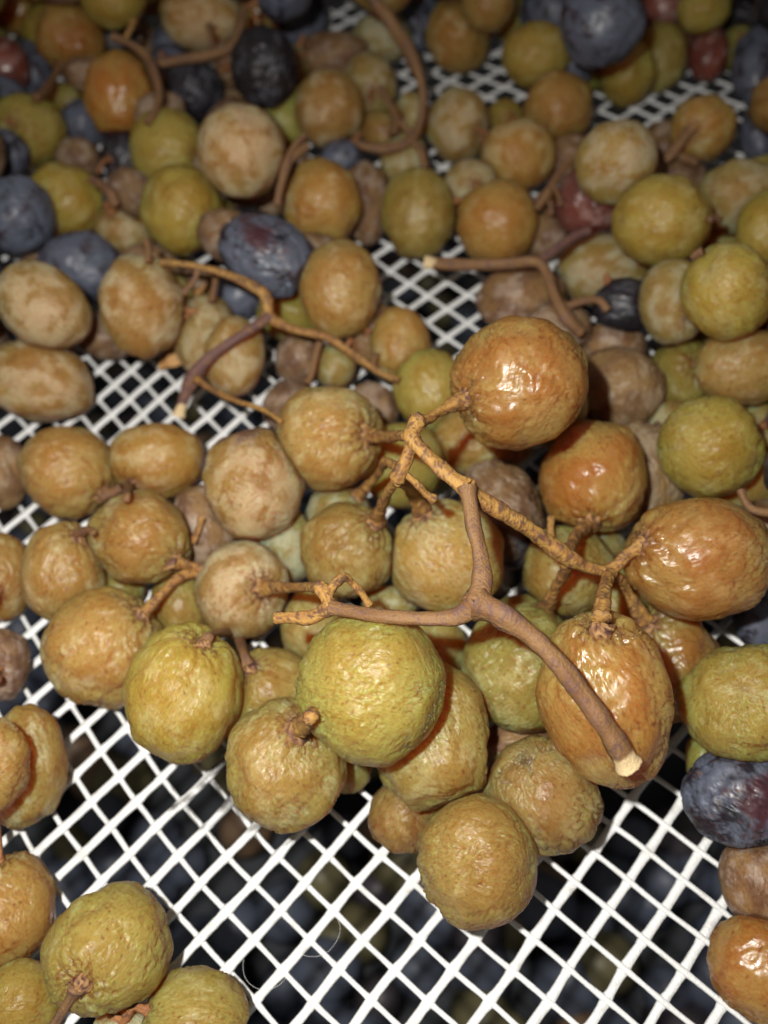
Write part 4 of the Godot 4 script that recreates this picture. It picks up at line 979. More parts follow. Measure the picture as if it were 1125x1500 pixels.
	grape(b, Vector3(37.9, 26.2, -279.5), 9.0, 9.0, Vector3(1, -0.04, 0), Vector3(0.54, -0.36, -0.76), "A", 22, 0.00)
	grape(b, Vector3(61.9, 23, -260.8), 8.9, 8.9, Vector3(1, -0.04, 0), Vector3(-0.5, -0.84, -0.22), "G", 22, 0.00)
	grape(b, Vector3(102.2, 33.2, -223.9), 8.4, 8.4, Vector3(1, -0.04, 0), Vector3(0.12, -0.45, -0.88), "N", 22, 0.00)
	grape(b, Vector3(116.7, 22.5, -328.5), 8.6, 8.6, Vector3(1, -0.04, 0), Vector3(-0.27, -0.42, -0.87), "K", 22, 0.00)
	grape(b, Vector3(92.9, 32.3, -262.3), 8.8, 8.8, Vector3(1, -0.04, 0), Vector3(0.14, -0.53, -0.84), "K", 22, 0.00)
	grape(b, Vector3(61.5, 8, -278.7), 8.4, 8.4, Vector3(1, -0.04, 0), Vector3(-0.64, 0.75, 0.16), "K", 22, 0.00)
	grape(b, Vector3(146.6, 8.2, -307.2), 8.6, 8.6, Vector3(1, -0.04, 0), Vector3(-0.31, -0.51, -0.8), "G", 22, 0.00)
	grape(b, Vector3(135, 21.8, -218.9), 9.6, 9.6, Vector3(1, -0.04, 0), Vector3(0.39, -0.8, -0.46), "A", 22, 0.00)
	grape(b, Vector3(77.8, 32.7, -255.1), 8.4, 8.4, Vector3(1, -0.04, 0), Vector3(-0.39, -0.75, -0.54), "M", 22, 0.00)
	grape(b, Vector3(157.5, 8.9, -339.8), 9.4, 9.4, Vector3(1, -0.04, 0), Vector3(-0.53, -0.49, -0.69), "K", 22, 0.00)
	grape(b, Vector3(108.2, 34.2, -296.2), 9.1, 9.1, Vector3(1, -0.04, 0), Vector3(-0.32, -0.89, 0.31), "K", 22, 0.00)
	grape(b, Vector3(147.3, 9, -206.5), 9.4, 9.4, Vector3(1, -0.04, 0), Vector3(-0.24, 0.84, -0.48), "N", 22, 0.00)
	grape(b, Vector3(127.5, 28.2, -242.6), 8.2, 8.2, Vector3(1, -0.04, 0), Vector3(-0.73, -0.27, -0.62), "M", 22, 0.00)
	grape(b, Vector3(122.3, 17.1, -268), 9.4, 9.4, Vector3(1, -0.04, 0), Vector3(-0.77, -0.32, -0.55), "Y", 22, 0.00)
	grape(b, Vector3(63.4, 31.3, -292.6), 8.7, 8.7, Vector3(1, -0.04, 0), Vector3(-0.74, -0.11, -0.66), "G", 22, 0.00)
	grape(b, Vector3(58.2, 28.5, -242.1), 9.3, 9.3, Vector3(1, -0.04, 0), Vector3(0.34, -0.24, -0.91), "G", 22, 0.00)
	grape(b, Vector3(40.6, 31.5, -296.9), 9.3, 9.3, Vector3(1, -0.04, 0), Vector3(-0.15, -0.79, -0.6), "M", 22, 0.00)
	grape(b, Vector3(143.7, 31, -297.1), 8.2, 8.2, Vector3(1, -0.04, 0), Vector3(0.76, -0.6, -0.27), "Y", 22, 0.00)
	grape(b, Vector3(137.9, 8.7, -289.8), 9.2, 9.2, Vector3(1, -0.04, 0), Vector3(-0.23, -0.95, 0.23), "G", 22, 0.00)
	grape(b, Vector3(111.5, 16.9, -303.6), 8.3, 8.3, Vector3(1, -0.04, 0), Vector3(0.33, -0.5, -0.8), "N", 22, 0.00)
	grape(b, Vector3(174.8, 8, -342), 8.4, 8.4, Vector3(1, -0.04, 0), Vector3(0.38, -0.92, -0.02), "M", 22, 0.00)
	grape(b, Vector3(115, 7.7, -279), 8.1, 8.1, Vector3(1, -0.04, 0), Vector3(0.51, -0.85, 0.16), "M", 22, 0.00)
	grape(b, Vector3(54.6, 8.7, -299.2), 9.1, 9.1, Vector3(1, -0.04, 0), Vector3(0.81, -0.56, -0.15), "M", 22, 0.00)
	grape(b, Vector3(156.5, 10.5, -229.8), 8.6, 8.6, Vector3(1, -0.04, 0), Vector3(-0.07, -0.44, -0.9), "M", 22, 0.00)
	grape(b, Vector3(41.8, 21.6, -329.8), 9.7, 9.7, Vector3(1, -0.04, 0), Vector3(-0.03, -0.38, -0.93), "M", 22, 0.00)
	grape(b, Vector3(77.6, 24.1, -320.2), 8.8, 8.8, Vector3(1, -0.04, 0), Vector3(-0.78, -0.62, 0.03), "M", 22, 0.00)
	grape(b, Vector3(70, 8.2, -343.6), 8.7, 8.7, Vector3(1, -0.04, 0), Vector3(-0.51, -0.45, -0.73), "M", 22, 0.00)
	grape(b, Vector3(83.1, 29.9, -334.7), 9.4, 9.4, Vector3(1, -0.04, 0), Vector3(-0.19, -0.98, 0.05), "M", 22, 0.00)
	grape(b, Vector3(165.9, 9.5, -315.6), 10.0, 10.0, Vector3(1, -0.04, 0), Vector3(-0.29, -0.8, -0.52), "M", 22, 0.00)
	grape(b, Vector3(140.7, 14.7, -190.2), 9.3, 9.3, Vector3(1, -0.04, 0), Vector3(-0.91, -0.27, -0.31), "Y", 22, 0.00)
	grape(b, Vector3(132.2, 7.7, -315.8), 8.1, 8.1, Vector3(1, -0.04, 0), Vector3(-0.16, -0.73, -0.67), "G", 22, 0.00)
	grape(b, Vector3(138.5, 31.9, -276.5), 8.8, 8.8, Vector3(1, -0.04, 0), Vector3(-0.8, -0.35, -0.49), "G", 22, 0.00)
	grape(b, Vector3(39.7, 7.8, -338.7), 8.2, 8.2, Vector3(1, -0.04, 0), Vector3(-0.45, -0.89, -0.06), "Y", 22, 0.00)
	grape(b, Vector3(165, 33.2, -314.6), 8.1, 8.1, Vector3(1, -0.04, 0), Vector3(0.26, -0.96, 0.09), "M", 22, 0.00)
	grape(b, Vector3(131, 31.8, -314.2), 9.9, 9.9, Vector3(1, -0.04, 0), Vector3(0.15, -0.99, 0.01), "A", 22, 0.00)
	grape(b, Vector3(32.1, 27.5, -312), 9.2, 9.2, Vector3(1, -0.04, 0), Vector3(-0.5, -0.83, -0.25), "M", 22, 0.00)
	grape(b, Vector3(129.6, 23.6, -344.6), 9.4, 9.4, Vector3(1, -0.04, 0), Vector3(-0.58, -0.78, -0.25), "Y", 22, 0.00)
	grape(b, Vector3(120.9, 8.3, -238.7), 8.8, 8.8, Vector3(1, -0.04, 0), Vector3(-0.6, -0.31, -0.74), "G", 22, 0.00)
	grape(b, Vector3(82.2, 8.8, -272.4), 9.3, 9.3, Vector3(1, -0.04, 0), Vector3(-0.05, 0.67, 0.74), "A", 22, 0.00)
	grape(b, Vector3(147.5, 27.4, -259.1), 8.9, 8.9, Vector3(1, -0.04, 0), Vector3(-0.12, -0.94, -0.32), "K", 22, 0.00)
	grape(b, Vector3(102.8, 25.7, -320.9), 8.6, 8.6, Vector3(1, -0.04, 0), Vector3(-0.3, -0.4, -0.87), "M", 22, 0.00)
	grape(b, Vector3(140.4, 15.3, -233.7), 8.9, 8.9, Vector3(1, -0.04, 0), Vector3(0.83, -0.34, -0.44), "M", 22, 0.00)
	grape(b, Vector3(69.4, 29.6, -307.4), 9.0, 9.0, Vector3(1, -0.04, 0), Vector3(-0.26, -0.87, 0.43), "Y", 22, 0.00)
	grape(b, Vector3(152.7, 23.6, -332.5), 8.2, 8.2, Vector3(1, -0.04, 0), Vector3(-0.48, -0.88, -0.05), "M", 22, 0.00)
	grape(b, Vector3(171.2, 26.3, -332), 9.4, 9.4, Vector3(1, -0.04, 0), Vector3(-0.64, -0.77, -0.08), "Y", 22, 0.00)
	grape(b, Vector3(113.8, 23.9, -252.5), 9.2, 9.2, Vector3(1, -0.04, 0), Vector3(-0.16, -0.98, -0.09), "M", 22, 0.00)
	grape(b, Vector3(92.3, 31.4, -300.3), 8.7, 8.7, Vector3(1, -0.04, 0), Vector3(-0.7, -0.71, 0.07), "M", 22, 0.00)
	grape(b, Vector3(93.3, 16.1, -293.4), 9.6, 9.6, Vector3(1, -0.04, 0), Vector3(0.68, -0.63, -0.38), "Y", 22, 0.00)
	grape(b, Vector3(127.1, 28.9, -199.8), 8.4, 8.4, Vector3(1, -0.04, 0), Vector3(0.27, -0.48, -0.84), "K", 22, 0.00)
	grape(b, Vector3(93.3, 8.3, -344.2), 8.7, 8.7, Vector3(1, -0.04, 0), Vector3(-0.3, -0.9, 0.31), "M", 22, 0.00)
	grape(b, Vector3(167.9, 7.9, -267.9), 8.3, 8.3, Vector3(1, -0.04, 0), Vector3(0.65, -0.71, -0.25), "M", 22, 0.00)
	grape(b, Vector3(61.3, 27.6, -336.8), 8.2, 8.2, Vector3(1, -0.04, 0), Vector3(-0.06, -0.09, -0.99), "M", 22, 0.00)
	grape(b, Vector3(69.9, 8, -312.4), 8.4, 8.4, Vector3(1, -0.04, 0), Vector3(-0.74, -0.66, -0.14), "N", 22, 0.00)
	grape(b, Vector3(101.9, 24.9, -343.2), 8.8, 8.8, Vector3(1, -0.04, 0), Vector3(-0.1, -0.99, -0.09), "N", 22, 0.00)
	grape(b, Vector3(146.7, 25.9, -317.5), 8.3, 8.3, Vector3(1, -0.04, 0), Vector3(-0.21, -0.6, -0.78), "K", 22, 0.00)
	grape(b, Vector3(23.1, 29.2, -328.9), 8.2, 8.2, Vector3(1, -0.04, 0), Vector3(0.09, -0.99, 0.14), "G", 22, 0.00)
	grape(b, Vector3(65.4, 8.2, -249.5), 8.7, 8.7, Vector3(1, -0.04, 0), Vector3(-0.29, -0.12, 0.95), "Y", 22, 0.00)
	grape(b, Vector3(154.9, 7.6, -288.9), 8.0, 8.0, Vector3(1, -0.04, 0), Vector3(0.09, -1, -0.04), "N", 22, 0.00)
	grape(b, Vector3(146.7, 31.8, -232.7), 9.2, 9.2, Vector3(1, -0.04, 0), Vector3(-0.44, -0.89, -0.15), "M", 22, 0.00)
	grape(b, Vector3(172.9, 27.5, -297.7), 8.7, 8.7, Vector3(1, -0.04, 0), Vector3(-0.36, -0.79, -0.49), "K", 22, 0.00)
	grape(b, Vector3(44.2, 7.7, -313), 8.1, 8.1, Vector3(1, -0.04, 0), Vector3(-0.21, -0.2, -0.96), "A", 22, 0.00)
	grape(b, Vector3(34.5, 25.3, -344.2), 8.2, 8.2, Vector3(1, -0.04, 0), Vector3(0.67, -0.73, -0.16), "M", 22, 0.00)
	grape(b, Vector3(110, 11.9, -219.4), 6.8, 5.1, Vector3(0.77, -0.34, 0.54), Vector3(0.1, 0.5, -0.86), "M", 22, 0.00)
	grape(b, Vector3(41, 6.2, -293.4), 7.0, 5.2, Vector3(0.64, -0.4, 0.66), Vector3(-0.72, 0.11, -0.69), "M", 22, 0.00)
	grape(b, Vector3(39.4, 5.9, -242.7), 6.7, 5.7, Vector3(0.61, -0.41, 0.67), Vector3(0.64, 0.76, 0.12), "A", 22, 0.00)
	grape(b, Vector3(47.8, 13.3, -278.6), 8.3, 6.6, Vector3(0.91, -0.24, 0.35), Vector3(-0.61, 0.21, -0.77), "T", 22, 0.00)
	grape(b, Vector3(27.2, 12.3, -300.3), 7.2, 6.2, Vector3(1, -0.04, 0), Vector3(-0.98, -0.15, -0.15), "D", 22, 0.00)
	grape(b, Vector3(99, 19.5, -197.1), 8.5, 7.1, Vector3(0.95, -0.18, 0.25), Vector3(-0.96, -0.04, -0.27), "T", 22, 0.00)
	grape(b, Vector3(100.1, 18.8, -267.3), 7.7, 6.0, Vector3(0.67, -0.39, 0.63), Vector3(-0.66, 0.03, -0.75), "D", 22, 0.00)
	grape(b, Vector3(106.4, 6.8, -312.7), 7.7, 5.7, Vector3(0.76, 0.3, -0.57), Vector3(-0.9, -0.39, 0.21), "A", 22, 0.00)
	grape(b, Vector3(52.4, 18.1, -289.3), 7.0, 5.7, Vector3(0.74, 0.32, -0.6), Vector3(0.69, -0.12, -0.72), "M", 22, 0.00)
	grape(b, Vector3(109.9, 6.1, -293.4), 6.9, 6.0, Vector3(0.94, 0.14, -0.31), Vector3(-0.91, -0.39, 0.17), "A", 22, 0.00)
	grape(b, Vector3(123, 6, -253), 6.9, 5.2, Vector3(1, -0.03, -0.01), Vector3(-0.09, 0.91, 0.41), "M", 22, 0.00)
	grape(b, Vector3(105.4, 5.9, -192.2), 6.8, 5.7, Vector3(1, -0.02, -0.03), Vector3(-0.28, 0.95, -0.13), "T", 22, 0.00)
	grape(b, Vector3(60.7, 6.3, -262.5), 7.2, 5.8, Vector3(0.93, -0.21, 0.3), Vector3(0.26, 0.97, -0.05), "M", 22, 0.00)
	grape(b, Vector3(111.9, 7.3, -208.2), 8.3, 6.8, Vector3(0.99, 0.06, -0.16), Vector3(-0.22, 0.93, 0.28), "M", 22, 0.00)
	grape(b, Vector3(115.6, 18.5, -230.1), 7.4, 6.3, Vector3(0.73, -0.37, 0.58), Vector3(0.54, -0.65, 0.53), "M", 22, 0.00)
	grape(b, Vector3(99.4, 6.1, -302.9), 7.0, 5.2, Vector3(0.55, 0.4, -0.73), Vector3(-0.62, -0.62, 0.49), "A", 22, 0.00)
	grape(b, Vector3(128.7, 6.2, -278.1), 7.0, 5.1, Vector3(0.78, -0.34, 0.53), Vector3(-0.54, 0.83, -0.12), "D", 22, 0.00)
	grape(b, Vector3(26.7, 17.9, -268.8), 6.7, 5.8, Vector3(0.53, -0.44, 0.72), Vector3(0.7, 0, -0.71), "M", 22, 0.00)
	grape(b, Vector3(38.3, 18.3, -290.9), 7.1, 5.4, Vector3(0.55, 0.4, -0.73), Vector3(0.51, 0.18, -0.84), "K", 22, 0.00)
	twig(b, "pedicel", "rust", [Vector4(70.1, 10.4, -241.4, 0.95), Vector4(69.3, 10.7, -241.6, 0.62), Vector4(67.0, 11.5, -242.3, 0.55), Vector4(70.6, 9.8, -241.4, 0.58), Vector4(73.5, 8.0, -240.3, 0.80)])
	twig(b, "pedicel", "rust", [Vector4(45.4, 5.9, -258.0, 0.95), Vector4(45.3, 5.1, -258.3, 0.62), Vector4(45.1, 3.7, -259.0, 0.55), Vector4(44.5, 5.9, -256.7, 0.58), Vector4(45.9, 8.9, -254.3, 0.80)])
	twig(b, "pedicel", "rust", [Vector4(86.3, 12.2, -250.1, 0.95), Vector4(86.0, 11.5, -250.6, 0.62), Vector4(85.1, 9.7, -251.8, 0.55), Vector4(86.3, 9.7, -251.3, 0.58), Vector4(86.4, 9.9, -250.7, 0.80)])
	twig(b, "pedicel", "rust", [Vector4(89.5, 12.2, -243.9, 0.95), Vector4(89.2, 12.9, -244.4, 0.62), Vector4(88.7, 13.8, -245.1, 0.55), Vector4(89.6, 11.6, -243.8, 0.58), Vector4(90.8, 9.3, -243.1, 0.80)])
	twig(b, "pedicel", "rust", [Vector4(86.9, 10.2, -250.9, 0.95), Vector4(86.9, 10.9, -250.3, 0.62), Vector4(87.0, 12.5, -248.8, 0.55), Vector4(86.0, 11.9, -250.1, 0.58), Vector4(86.4, 11.1, -250.3, 0.80)])
	twig(b, "pedicel", "rust", [Vector4(100.2, 12.3, -237.4, 0.95), Vector4(99.8, 12.7, -238.0, 0.62), Vector4(98.9, 13.8, -239.5, 0.55), Vector4(100.1, 12.6, -237.0, 0.58), Vector4(102.0, 11.0, -233.2, 0.80)])
	twig(b, "pedicel", "rust", [Vector4(108.7, 13.7, -255.7, 0.95), Vector4(108.6, 14.4, -255.1, 0.62), Vector4(108.4, 15.6, -254.0, 0.55), Vector4(109.3, 13.8, -253.5, 0.58), Vector4(110.2, 10.7, -254.9, 0.80)])
	twig(b, "pedicel", "rust", [Vector4(102.9, 9.6, -201.4, 0.95), Vector4(103.4, 10.2, -200.9, 0.62), Vector4(104.6, 11.4, -199.9, 0.55), Vector4(104.7, 9.2, -199.6, 0.58), Vector4(103.9, 8.4, -199.8, 0.80)])
	twig(b, "pedicel", "rust", [Vector4(43.8, 10.9, -235.2, 0.95), Vector4(43.1, 10.7, -235.7, 0.62), Vector4(41.2, 9.9, -237.2, 0.55), Vector4(43.2, 9.5, -234.8, 0.58), Vector4(44.4, 8.3, -230.9, 0.80)])
	twig(b, "pedicel", "rust", [Vector4(39.7, 15.6, -266.9, 0.95), Vector4(40.0, 16.4, -267.1, 0.62), Vector4(40.4, 17.8, -267.4, 0.55), Vector4(41.3, 16.6, -267.4, 0.58), Vector4(41.6, 14.3, -267.7, 0.80)])
	twig(b, "pedicel", "rust", [Vector4(118.6, 13.1, -226.5, 0.95), Vector4(118.0, 13.6, -227.0, 0.62), Vector4(116.6, 15.0, -228.3, 0.55), Vector4(118.1, 14.0, -228.1, 0.58), Vector4(119.1, 13.1, -227.0, 0.80)])
	twig(b, "pedicel", "rust", [Vector4(110.4, 15.4, -186.9, 0.95), Vector4(110.8, 15.2, -187.7, 0.62), Vector4(111.3, 14.8, -189.1, 0.55), Vector4(110.6, 14.6, -188.9, 0.58), Vector4(111.1, 14.4, -187.7, 0.80)])
	twig(b, "pedicel", "rust", [Vector4(118.4, 14.0, -197.1, 0.95), Vector4(117.9, 14.7, -197.3, 0.62), Vector4(116.7, 16.4, -197.6, 0.55), Vector4(117.9, 13.4, -196.6, 0.58), Vector4(119.4, 10.5, -196.3, 0.80)])
	twig(b, "pedicel", "rust", [Vector4(126.4, 15.2, -181.8, 0.95), Vector4(126.2, 15.9, -182.3, 0.62), Vector4(125.9, 16.7, -183.1, 0.55), Vector4(125.1, 14.8, -183.5, 0.58), Vector4(125.2, 14.7, -185.6, 0.80)])
	twig(b, "pedicel", "rust", [Vector4(157.1, 18.3, -252.2, 0.95), Vector4(156.8, 19.2, -252.2, 0.62), Vector4(156.2, 20.5, -252.1, 0.55), Vector4(157.4, 16.5, -252.3, 0.58), Vector4(160.0, 12.8, -252.4, 0.80)])
	twig(b, "pedicel", "rust", [Vector4(102.9, 15.1, -279.9, 0.95), Vector4(103.2, 15.9, -279.9, 0.62), Vector4(103.8, 17.3, -279.9, 0.55), Vector4(101.0, 14.6, -280.8, 0.58), Vector4(99.8, 11.8, -280.8, 0.80)])
	twig(b, "pedicel", "rust", [Vector4(139.6, 16.7, -268.0, 0.95), Vector4(139.4, 17.5, -268.0, 0.62), Vector4(138.8, 19.7, -268.1, 0.55), Vector4(139.4, 16.3, -267.9, 0.58), Vector4(140.4, 12.9, -268.9, 0.80)])
	twig(b, "pedicel", "rust", [Vector4(56.5, 13.8, -277.5, 0.95), Vector4(55.9, 14.5, -277.4, 0.62), Vector4(54.3, 16.4, -277.0, 0.55), Vector4(54.6, 15.1, -276.0, 0.58), Vector4(54.1, 12.2, -275.1, 0.80)])
	twig(b, "pedicel", "rust", [Vector4(145.2, 16.4, -210.7, 0.95), Vector4(145.0, 17.1, -211.1, 0.62), Vector4(144.5, 18.8, -212.0, 0.55), Vector4(144.3, 17.1, -212.1, 0.58), Vector4(144.3, 14.4, -212.4, 0.80)])
	twig(b, "pedicel", "rust", [Vector4(132.8, 12.4, -192.8, 0.95), Vector4(131.9, 12.1, -193.1, 0.62), Vector4(129.6, 11.5, -193.9, 0.55), Vector4(132.5, 10.9, -192.7, 0.58), Vector4(134.6, 11.3, -191.0, 0.80)])
	twig(b, "pedicel", "rust", [Vector4(81.8, 14.6, -266.0, 0.95), Vector4(81.8, 15.2, -265.3, 0.62), Vector4(81.7, 16.4, -264.0, 0.55), Vector4(81.1, 14.8, -264.2, 0.58), Vector4(81.1, 13.1, -264.3, 0.80)])
	twig(b, "pedicel", "rust", [Vector4(129.2, 25.2, -206.3, 0.95), Vector4(129.4, 24.8, -207.0, 0.62), Vector4(129.9, 24.0, -208.4, 0.55), Vector4(129.3, 24.9, -205.7, 0.58), Vector4(127.9, 26.5, -204.0, 0.80)])
	twig(b, "pedicel", "rust", [Vector4(63.0, 7.3, -241.8, 0.95), Vector4(62.8, 7.1, -240.9, 0.62), Vector4(62.3, 7.0, -239.5, 0.55), Vector4(62.3, 6.3, -243.7, 0.58), Vector4(63.5, 6.4, -247.9, 0.80)])
	twig(b, "pedicel", "rust", [Vector4(110.6, 14.8, -224.5, 0.95), Vector4(110.7, 15.3, -225.2, 0.62), Vector4(111.0, 16.6, -227.4, 0.55), Vector4(111.9, 14.6, -224.7, 0.58), Vector4(111.9, 12.9, -222.1, 0.80)])
	twig(b, "pedicel", "rust", [Vector4(43.1, 10.3, -242.1, 0.95), Vector4(43.7, 11.0, -241.9, 0.62), Vector4(45.2, 12.7, -241.7, 0.55), Vector4(45.1, 11.7, -240.9, 0.58), Vector4(45.7, 10.5, -239.4, 0.80)])
	twig(b, "pedicel", "rust", [Vector4(122.5, 11.4, -250.6, 0.95), Vector4(122.4, 12.2, -250.2, 0.62), Vector4(122.2, 14.4, -249.3, 0.55), Vector4(122.9, 13.5, -249.4, 0.58), Vector4(123.0, 11.9, -249.2, 0.80)])
	twig(b, "pedicel", "rust", [Vector4(103.7, 11.5, -192.9, 0.95), Vector4(103.5, 12.3, -193.1, 0.62), Vector4(103.0, 13.9, -193.3, 0.55), Vector4(103.9, 12.3, -194.1, 0.58), Vector4(103.8, 10.2, -194.3, 0.80)])
	twig(b, "pedicel", "rust", [Vector4(62.3, 12.3, -262.9, 0.95), Vector4(62.5, 13.2, -262.9, 0.62), Vector4(62.9, 14.5, -263.0, 0.55), Vector4(63.8, 12.5, -263.7, 0.58), Vector4(62.4, 12.0, -263.5, 0.80)])
	twig(b, "pedicel", "rust", [Vector4(110.3, 14.0, -206.2, 0.95), Vector4(110.1, 14.8, -205.9, 0.62), Vector4(109.7, 16.3, -205.5, 0.55), Vector4(110.2, 13.4, -206.7, 0.58), Vector4(111.1, 11.2, -208.5, 0.80)])
	twig(b, "pedicel", "rust", [Vector4(125.4, 11.2, -278.8, 0.95), Vector4(125.0, 12.0, -279.0, 0.62), Vector4(124.1, 13.3, -279.1, 0.55), Vector4(127.0, 12.0, -279.9, 0.58), Vector4(128.2, 9.1, -280.0, 0.80)])
	twig(b, "pedicel", "rust", [Vector4(30.8, 17.9, -272.9, 0.95), Vector4(31.4, 17.9, -273.5, 0.62), Vector4(32.9, 17.9, -275.1, 0.55), Vector4(34.1, 16.7, -274.7, 0.58), Vector4(35.2, 15.0, -275.6, 0.80)])
	b = bunch("top_mid")
	grape(b, Vector3(17.5, 9.6, -251.7), 10.5, 10.1, Vector3(-0.02, -0.5, 0.87), Vector3(-0.19, 0.97, -0.16), "A", 49, 0.00)
	grape(b, Vector3(5.1, 7.9, -264), 10.4, 7.0, Vector3(-0.02, -0.5, 0.87), Vector3(-0.01, 0.97, 0.23), "K", 40, 0.00)
	grape(b, Vector3(-6.2, 7.7, -255.3), 9.4, 6.9, Vector3(1, -0.04, 0), Vector3(-0.91, -0.37, 0.18), "W", 38, 0.00)
	grape(b, Vector3(25.4, 21.1, -247), 7.6, 7.6, Vector3(1, -0.04, 0), Vector3(-0.36, 0.86, -0.36), "A", 38, 0.00)
	grape(b, Vector3(-10, 10.1, -225.3), 10.0, 8.0, Vector3(-0.02, -0.5, 0.87), Vector3(0.14, 0.46, 0.88), "W", 45, 0.00)
	grape(b, Vector3(-17.8, 5.2, -200.9), 6.2, 5.0, Vector3(1, -0.04, 0), Vector3(0.66, 0.64, -0.38), "K", 29, 0.00)
	grape(b, Vector3(-0.1, 6.4, -197.2), 7.2, 6.5, Vector3(-0.02, -0.5, 0.87), Vector3(-0.46, 0.38, -0.8), "W", 36, 0.00)
	grape(b, Vector3(2.2, 5.5, -218), 6.8, 5.2, Vector3(-0.02, -0.5, 0.87), Vector3(-0.6, 0.55, 0.58), "W", 30, 0.00)
	grape(b, Vector3(-20.8, 8.3, -245), 10.5, 7.6, Vector3(1, -0.04, 0), Vector3(-0.91, 0.31, 0.29), "M", 43, 0.00)
	grape(b, Vector3(-20.9, 13, -211.5), 10.0, 9.4, Vector3(-0.02, -0.5, 0.87), Vector3(0.48, -0.6, 0.64), "D", 50, 0.00)
	grape(b, Vector3(-34, 7.6, -217), 8.8, 7.6, Vector3(-0.02, -0.5, 0.87), Vector3(-0.1, 0.36, -0.93), "Y", 41, 0.00)
	grape(b, Vector3(-32.5, 8.5, -266.4), 10.1, 8.3, Vector3(-0.02, -0.5, 0.87), Vector3(0.08, -0.74, 0.67), "K", 42, 0.00)
	grape(b, Vector3(16.8, 7.7, -279), 8.1, 8.1, Vector3(1, -0.04, 0), Vector3(-0.59, 0.75, 0.31), "A", 22, 0.00)
	grape(b, Vector3(2, 19.7, -296), 9.4, 9.4, Vector3(1, -0.04, 0), Vector3(0.27, -0.96, -0.11), "G", 22, 0.00)
	grape(b, Vector3(-21.8, 8, -329.8), 8.4, 8.4, Vector3(1, -0.04, 0), Vector3(-0.3, -0.9, 0.31), "G", 22, 0.00)
	grape(b, Vector3(-28, 32.4, -315.5), 9.4, 9.4, Vector3(1, -0.04, 0), Vector3(0.55, -0.11, -0.83), "M", 22, 0.00)
	grape(b, Vector3(3.5, 9.4, -340.2), 9.9, 9.9, Vector3(1, -0.04, 0), Vector3(0.52, -0.85, -0.1), "M", 22, 0.00)
	grape(b, Vector3(-6.1, 27, -264.8), 9.4, 9.4, Vector3(1, -0.04, 0), Vector3(-0.57, -0.18, -0.8), "N", 22, 0.00)
	grape(b, Vector3(-45.9, 24.7, -308.6), 8.7, 8.7, Vector3(1, -0.04, 0), Vector3(0.28, -0.84, -0.46), "K", 22, 0.00)
	grape(b, Vector3(-10.6, 7.9, -297.7), 8.3, 8.3, Vector3(1, -0.04, 0), Vector3(-0.15, -0.84, -0.53), "G", 22, 0.00)
	grape(b, Vector3(9.9, 34.1, -302.9), 9.5, 9.5, Vector3(1, -0.04, 0), Vector3(-0.3, -0.93, -0.22), "N", 22, 0.00)
	grape(b, Vector3(12.1, 8.7, -306.2), 9.2, 9.2, Vector3(1, -0.04, 0), Vector3(0.24, -0.97, -0.02), "Y", 22, 0.00)
	grape(b, Vector3(-28.1, 27.4, -341.1), 8.4, 8.4, Vector3(1, -0.04, 0), Vector3(-0.45, -0.83, -0.34), "K", 22, 0.00)
	grape(b, Vector3(-31.4, 9.5, -299), 10.0, 10.0, Vector3(1, -0.04, 0), Vector3(0.12, -0.36, -0.93), "K", 22, 0.00)
	grape(b, Vector3(-14.9, 32, -285.8), 9.8, 9.8, Vector3(1, -0.04, 0), Vector3(0.18, -0.11, -0.98), "N", 22, 0.00)
	grape(b, Vector3(9.4, 30.1, -342.5), 8.3, 8.3, Vector3(1, -0.04, 0), Vector3(-0.58, -0.21, -0.79), "A", 22, 0.00)
	grape(b, Vector3(-24.6, 27.7, -266.5), 8.8, 8.8, Vector3(1, -0.04, 0), Vector3(0.27, -0.65, -0.71), "M", 22, 0.00)
	grape(b, Vector3(17.7, 23.6, -278.4), 8.5, 8.5, Vector3(1, -0.04, 0), Vector3(-0.29, -0.45, -0.84), "N", 22, 0.00)
	grape(b, Vector3(12.7, 29.6, -252.4), 8.1, 8.1, Vector3(1, -0.04, 0), Vector3(-0.15, -0.97, 0.18), "N", 22, 0.00)
	grape(b, Vector3(-38, 17.9, -284), 9.4, 9.4, Vector3(1, -0.04, 0), Vector3(0.08, -0.54, -0.84), "M", 22, 0.00)
	grape(b, Vector3(-15.6, 24, -326.1), 9.7, 9.7, Vector3(1, -0.04, 0), Vector3(0.29, -0.95, 0.12), "G", 22, 0.00)
	grape(b, Vector3(-9.3, 14.4, -279.7), 9.8, 9.8, Vector3(1, -0.04, 0), Vector3(0.56, -0.33, -0.76), "N", 22, 0.00)
	grape(b, Vector3(-4.6, 8, -312.3), 8.4, 8.4, Vector3(1, -0.04, 0), Vector3(-0.73, -0.58, -0.36), "N", 22, 0.00)
	grape(b, Vector3(8, 22.4, -326.1), 8.3, 8.3, Vector3(1, -0.04, 0), Vector3(0.08, -0.29, -0.95), "Y", 22, 0.00)
	grape(b, Vector3(-5.2, 34.7, -238.1), 9.4, 9.4, Vector3(1, -0.04, 0), Vector3(-0.04, 0.06, -1), "A", 22, 0.00)
	grape(b, Vector3(-47.9, 8.8, -207.4), 9.2, 9.2, Vector3(1, -0.04, 0), Vector3(0.06, -0.2, -0.98), "M", 22, 0.00)
	grape(b, Vector3(35.1, 34.9, -247.8), 9.9, 9.9, Vector3(1, -0.04, 0), Vector3(0.83, -0.48, -0.29), "Y", 22, 0.00)
	grape(b, Vector3(-14.8, 17.2, -344), 9.9, 9.9, Vector3(1, -0.04, 0), Vector3(0.75, -0.29, -0.6), "A", 22, 0.00)
	grape(b, Vector3(-24.6, 33.1, -252.2), 8.1, 8.1, Vector3(1, -0.04, 0), Vector3(-0.34, -0.25, -0.91), "A", 22, 0.00)
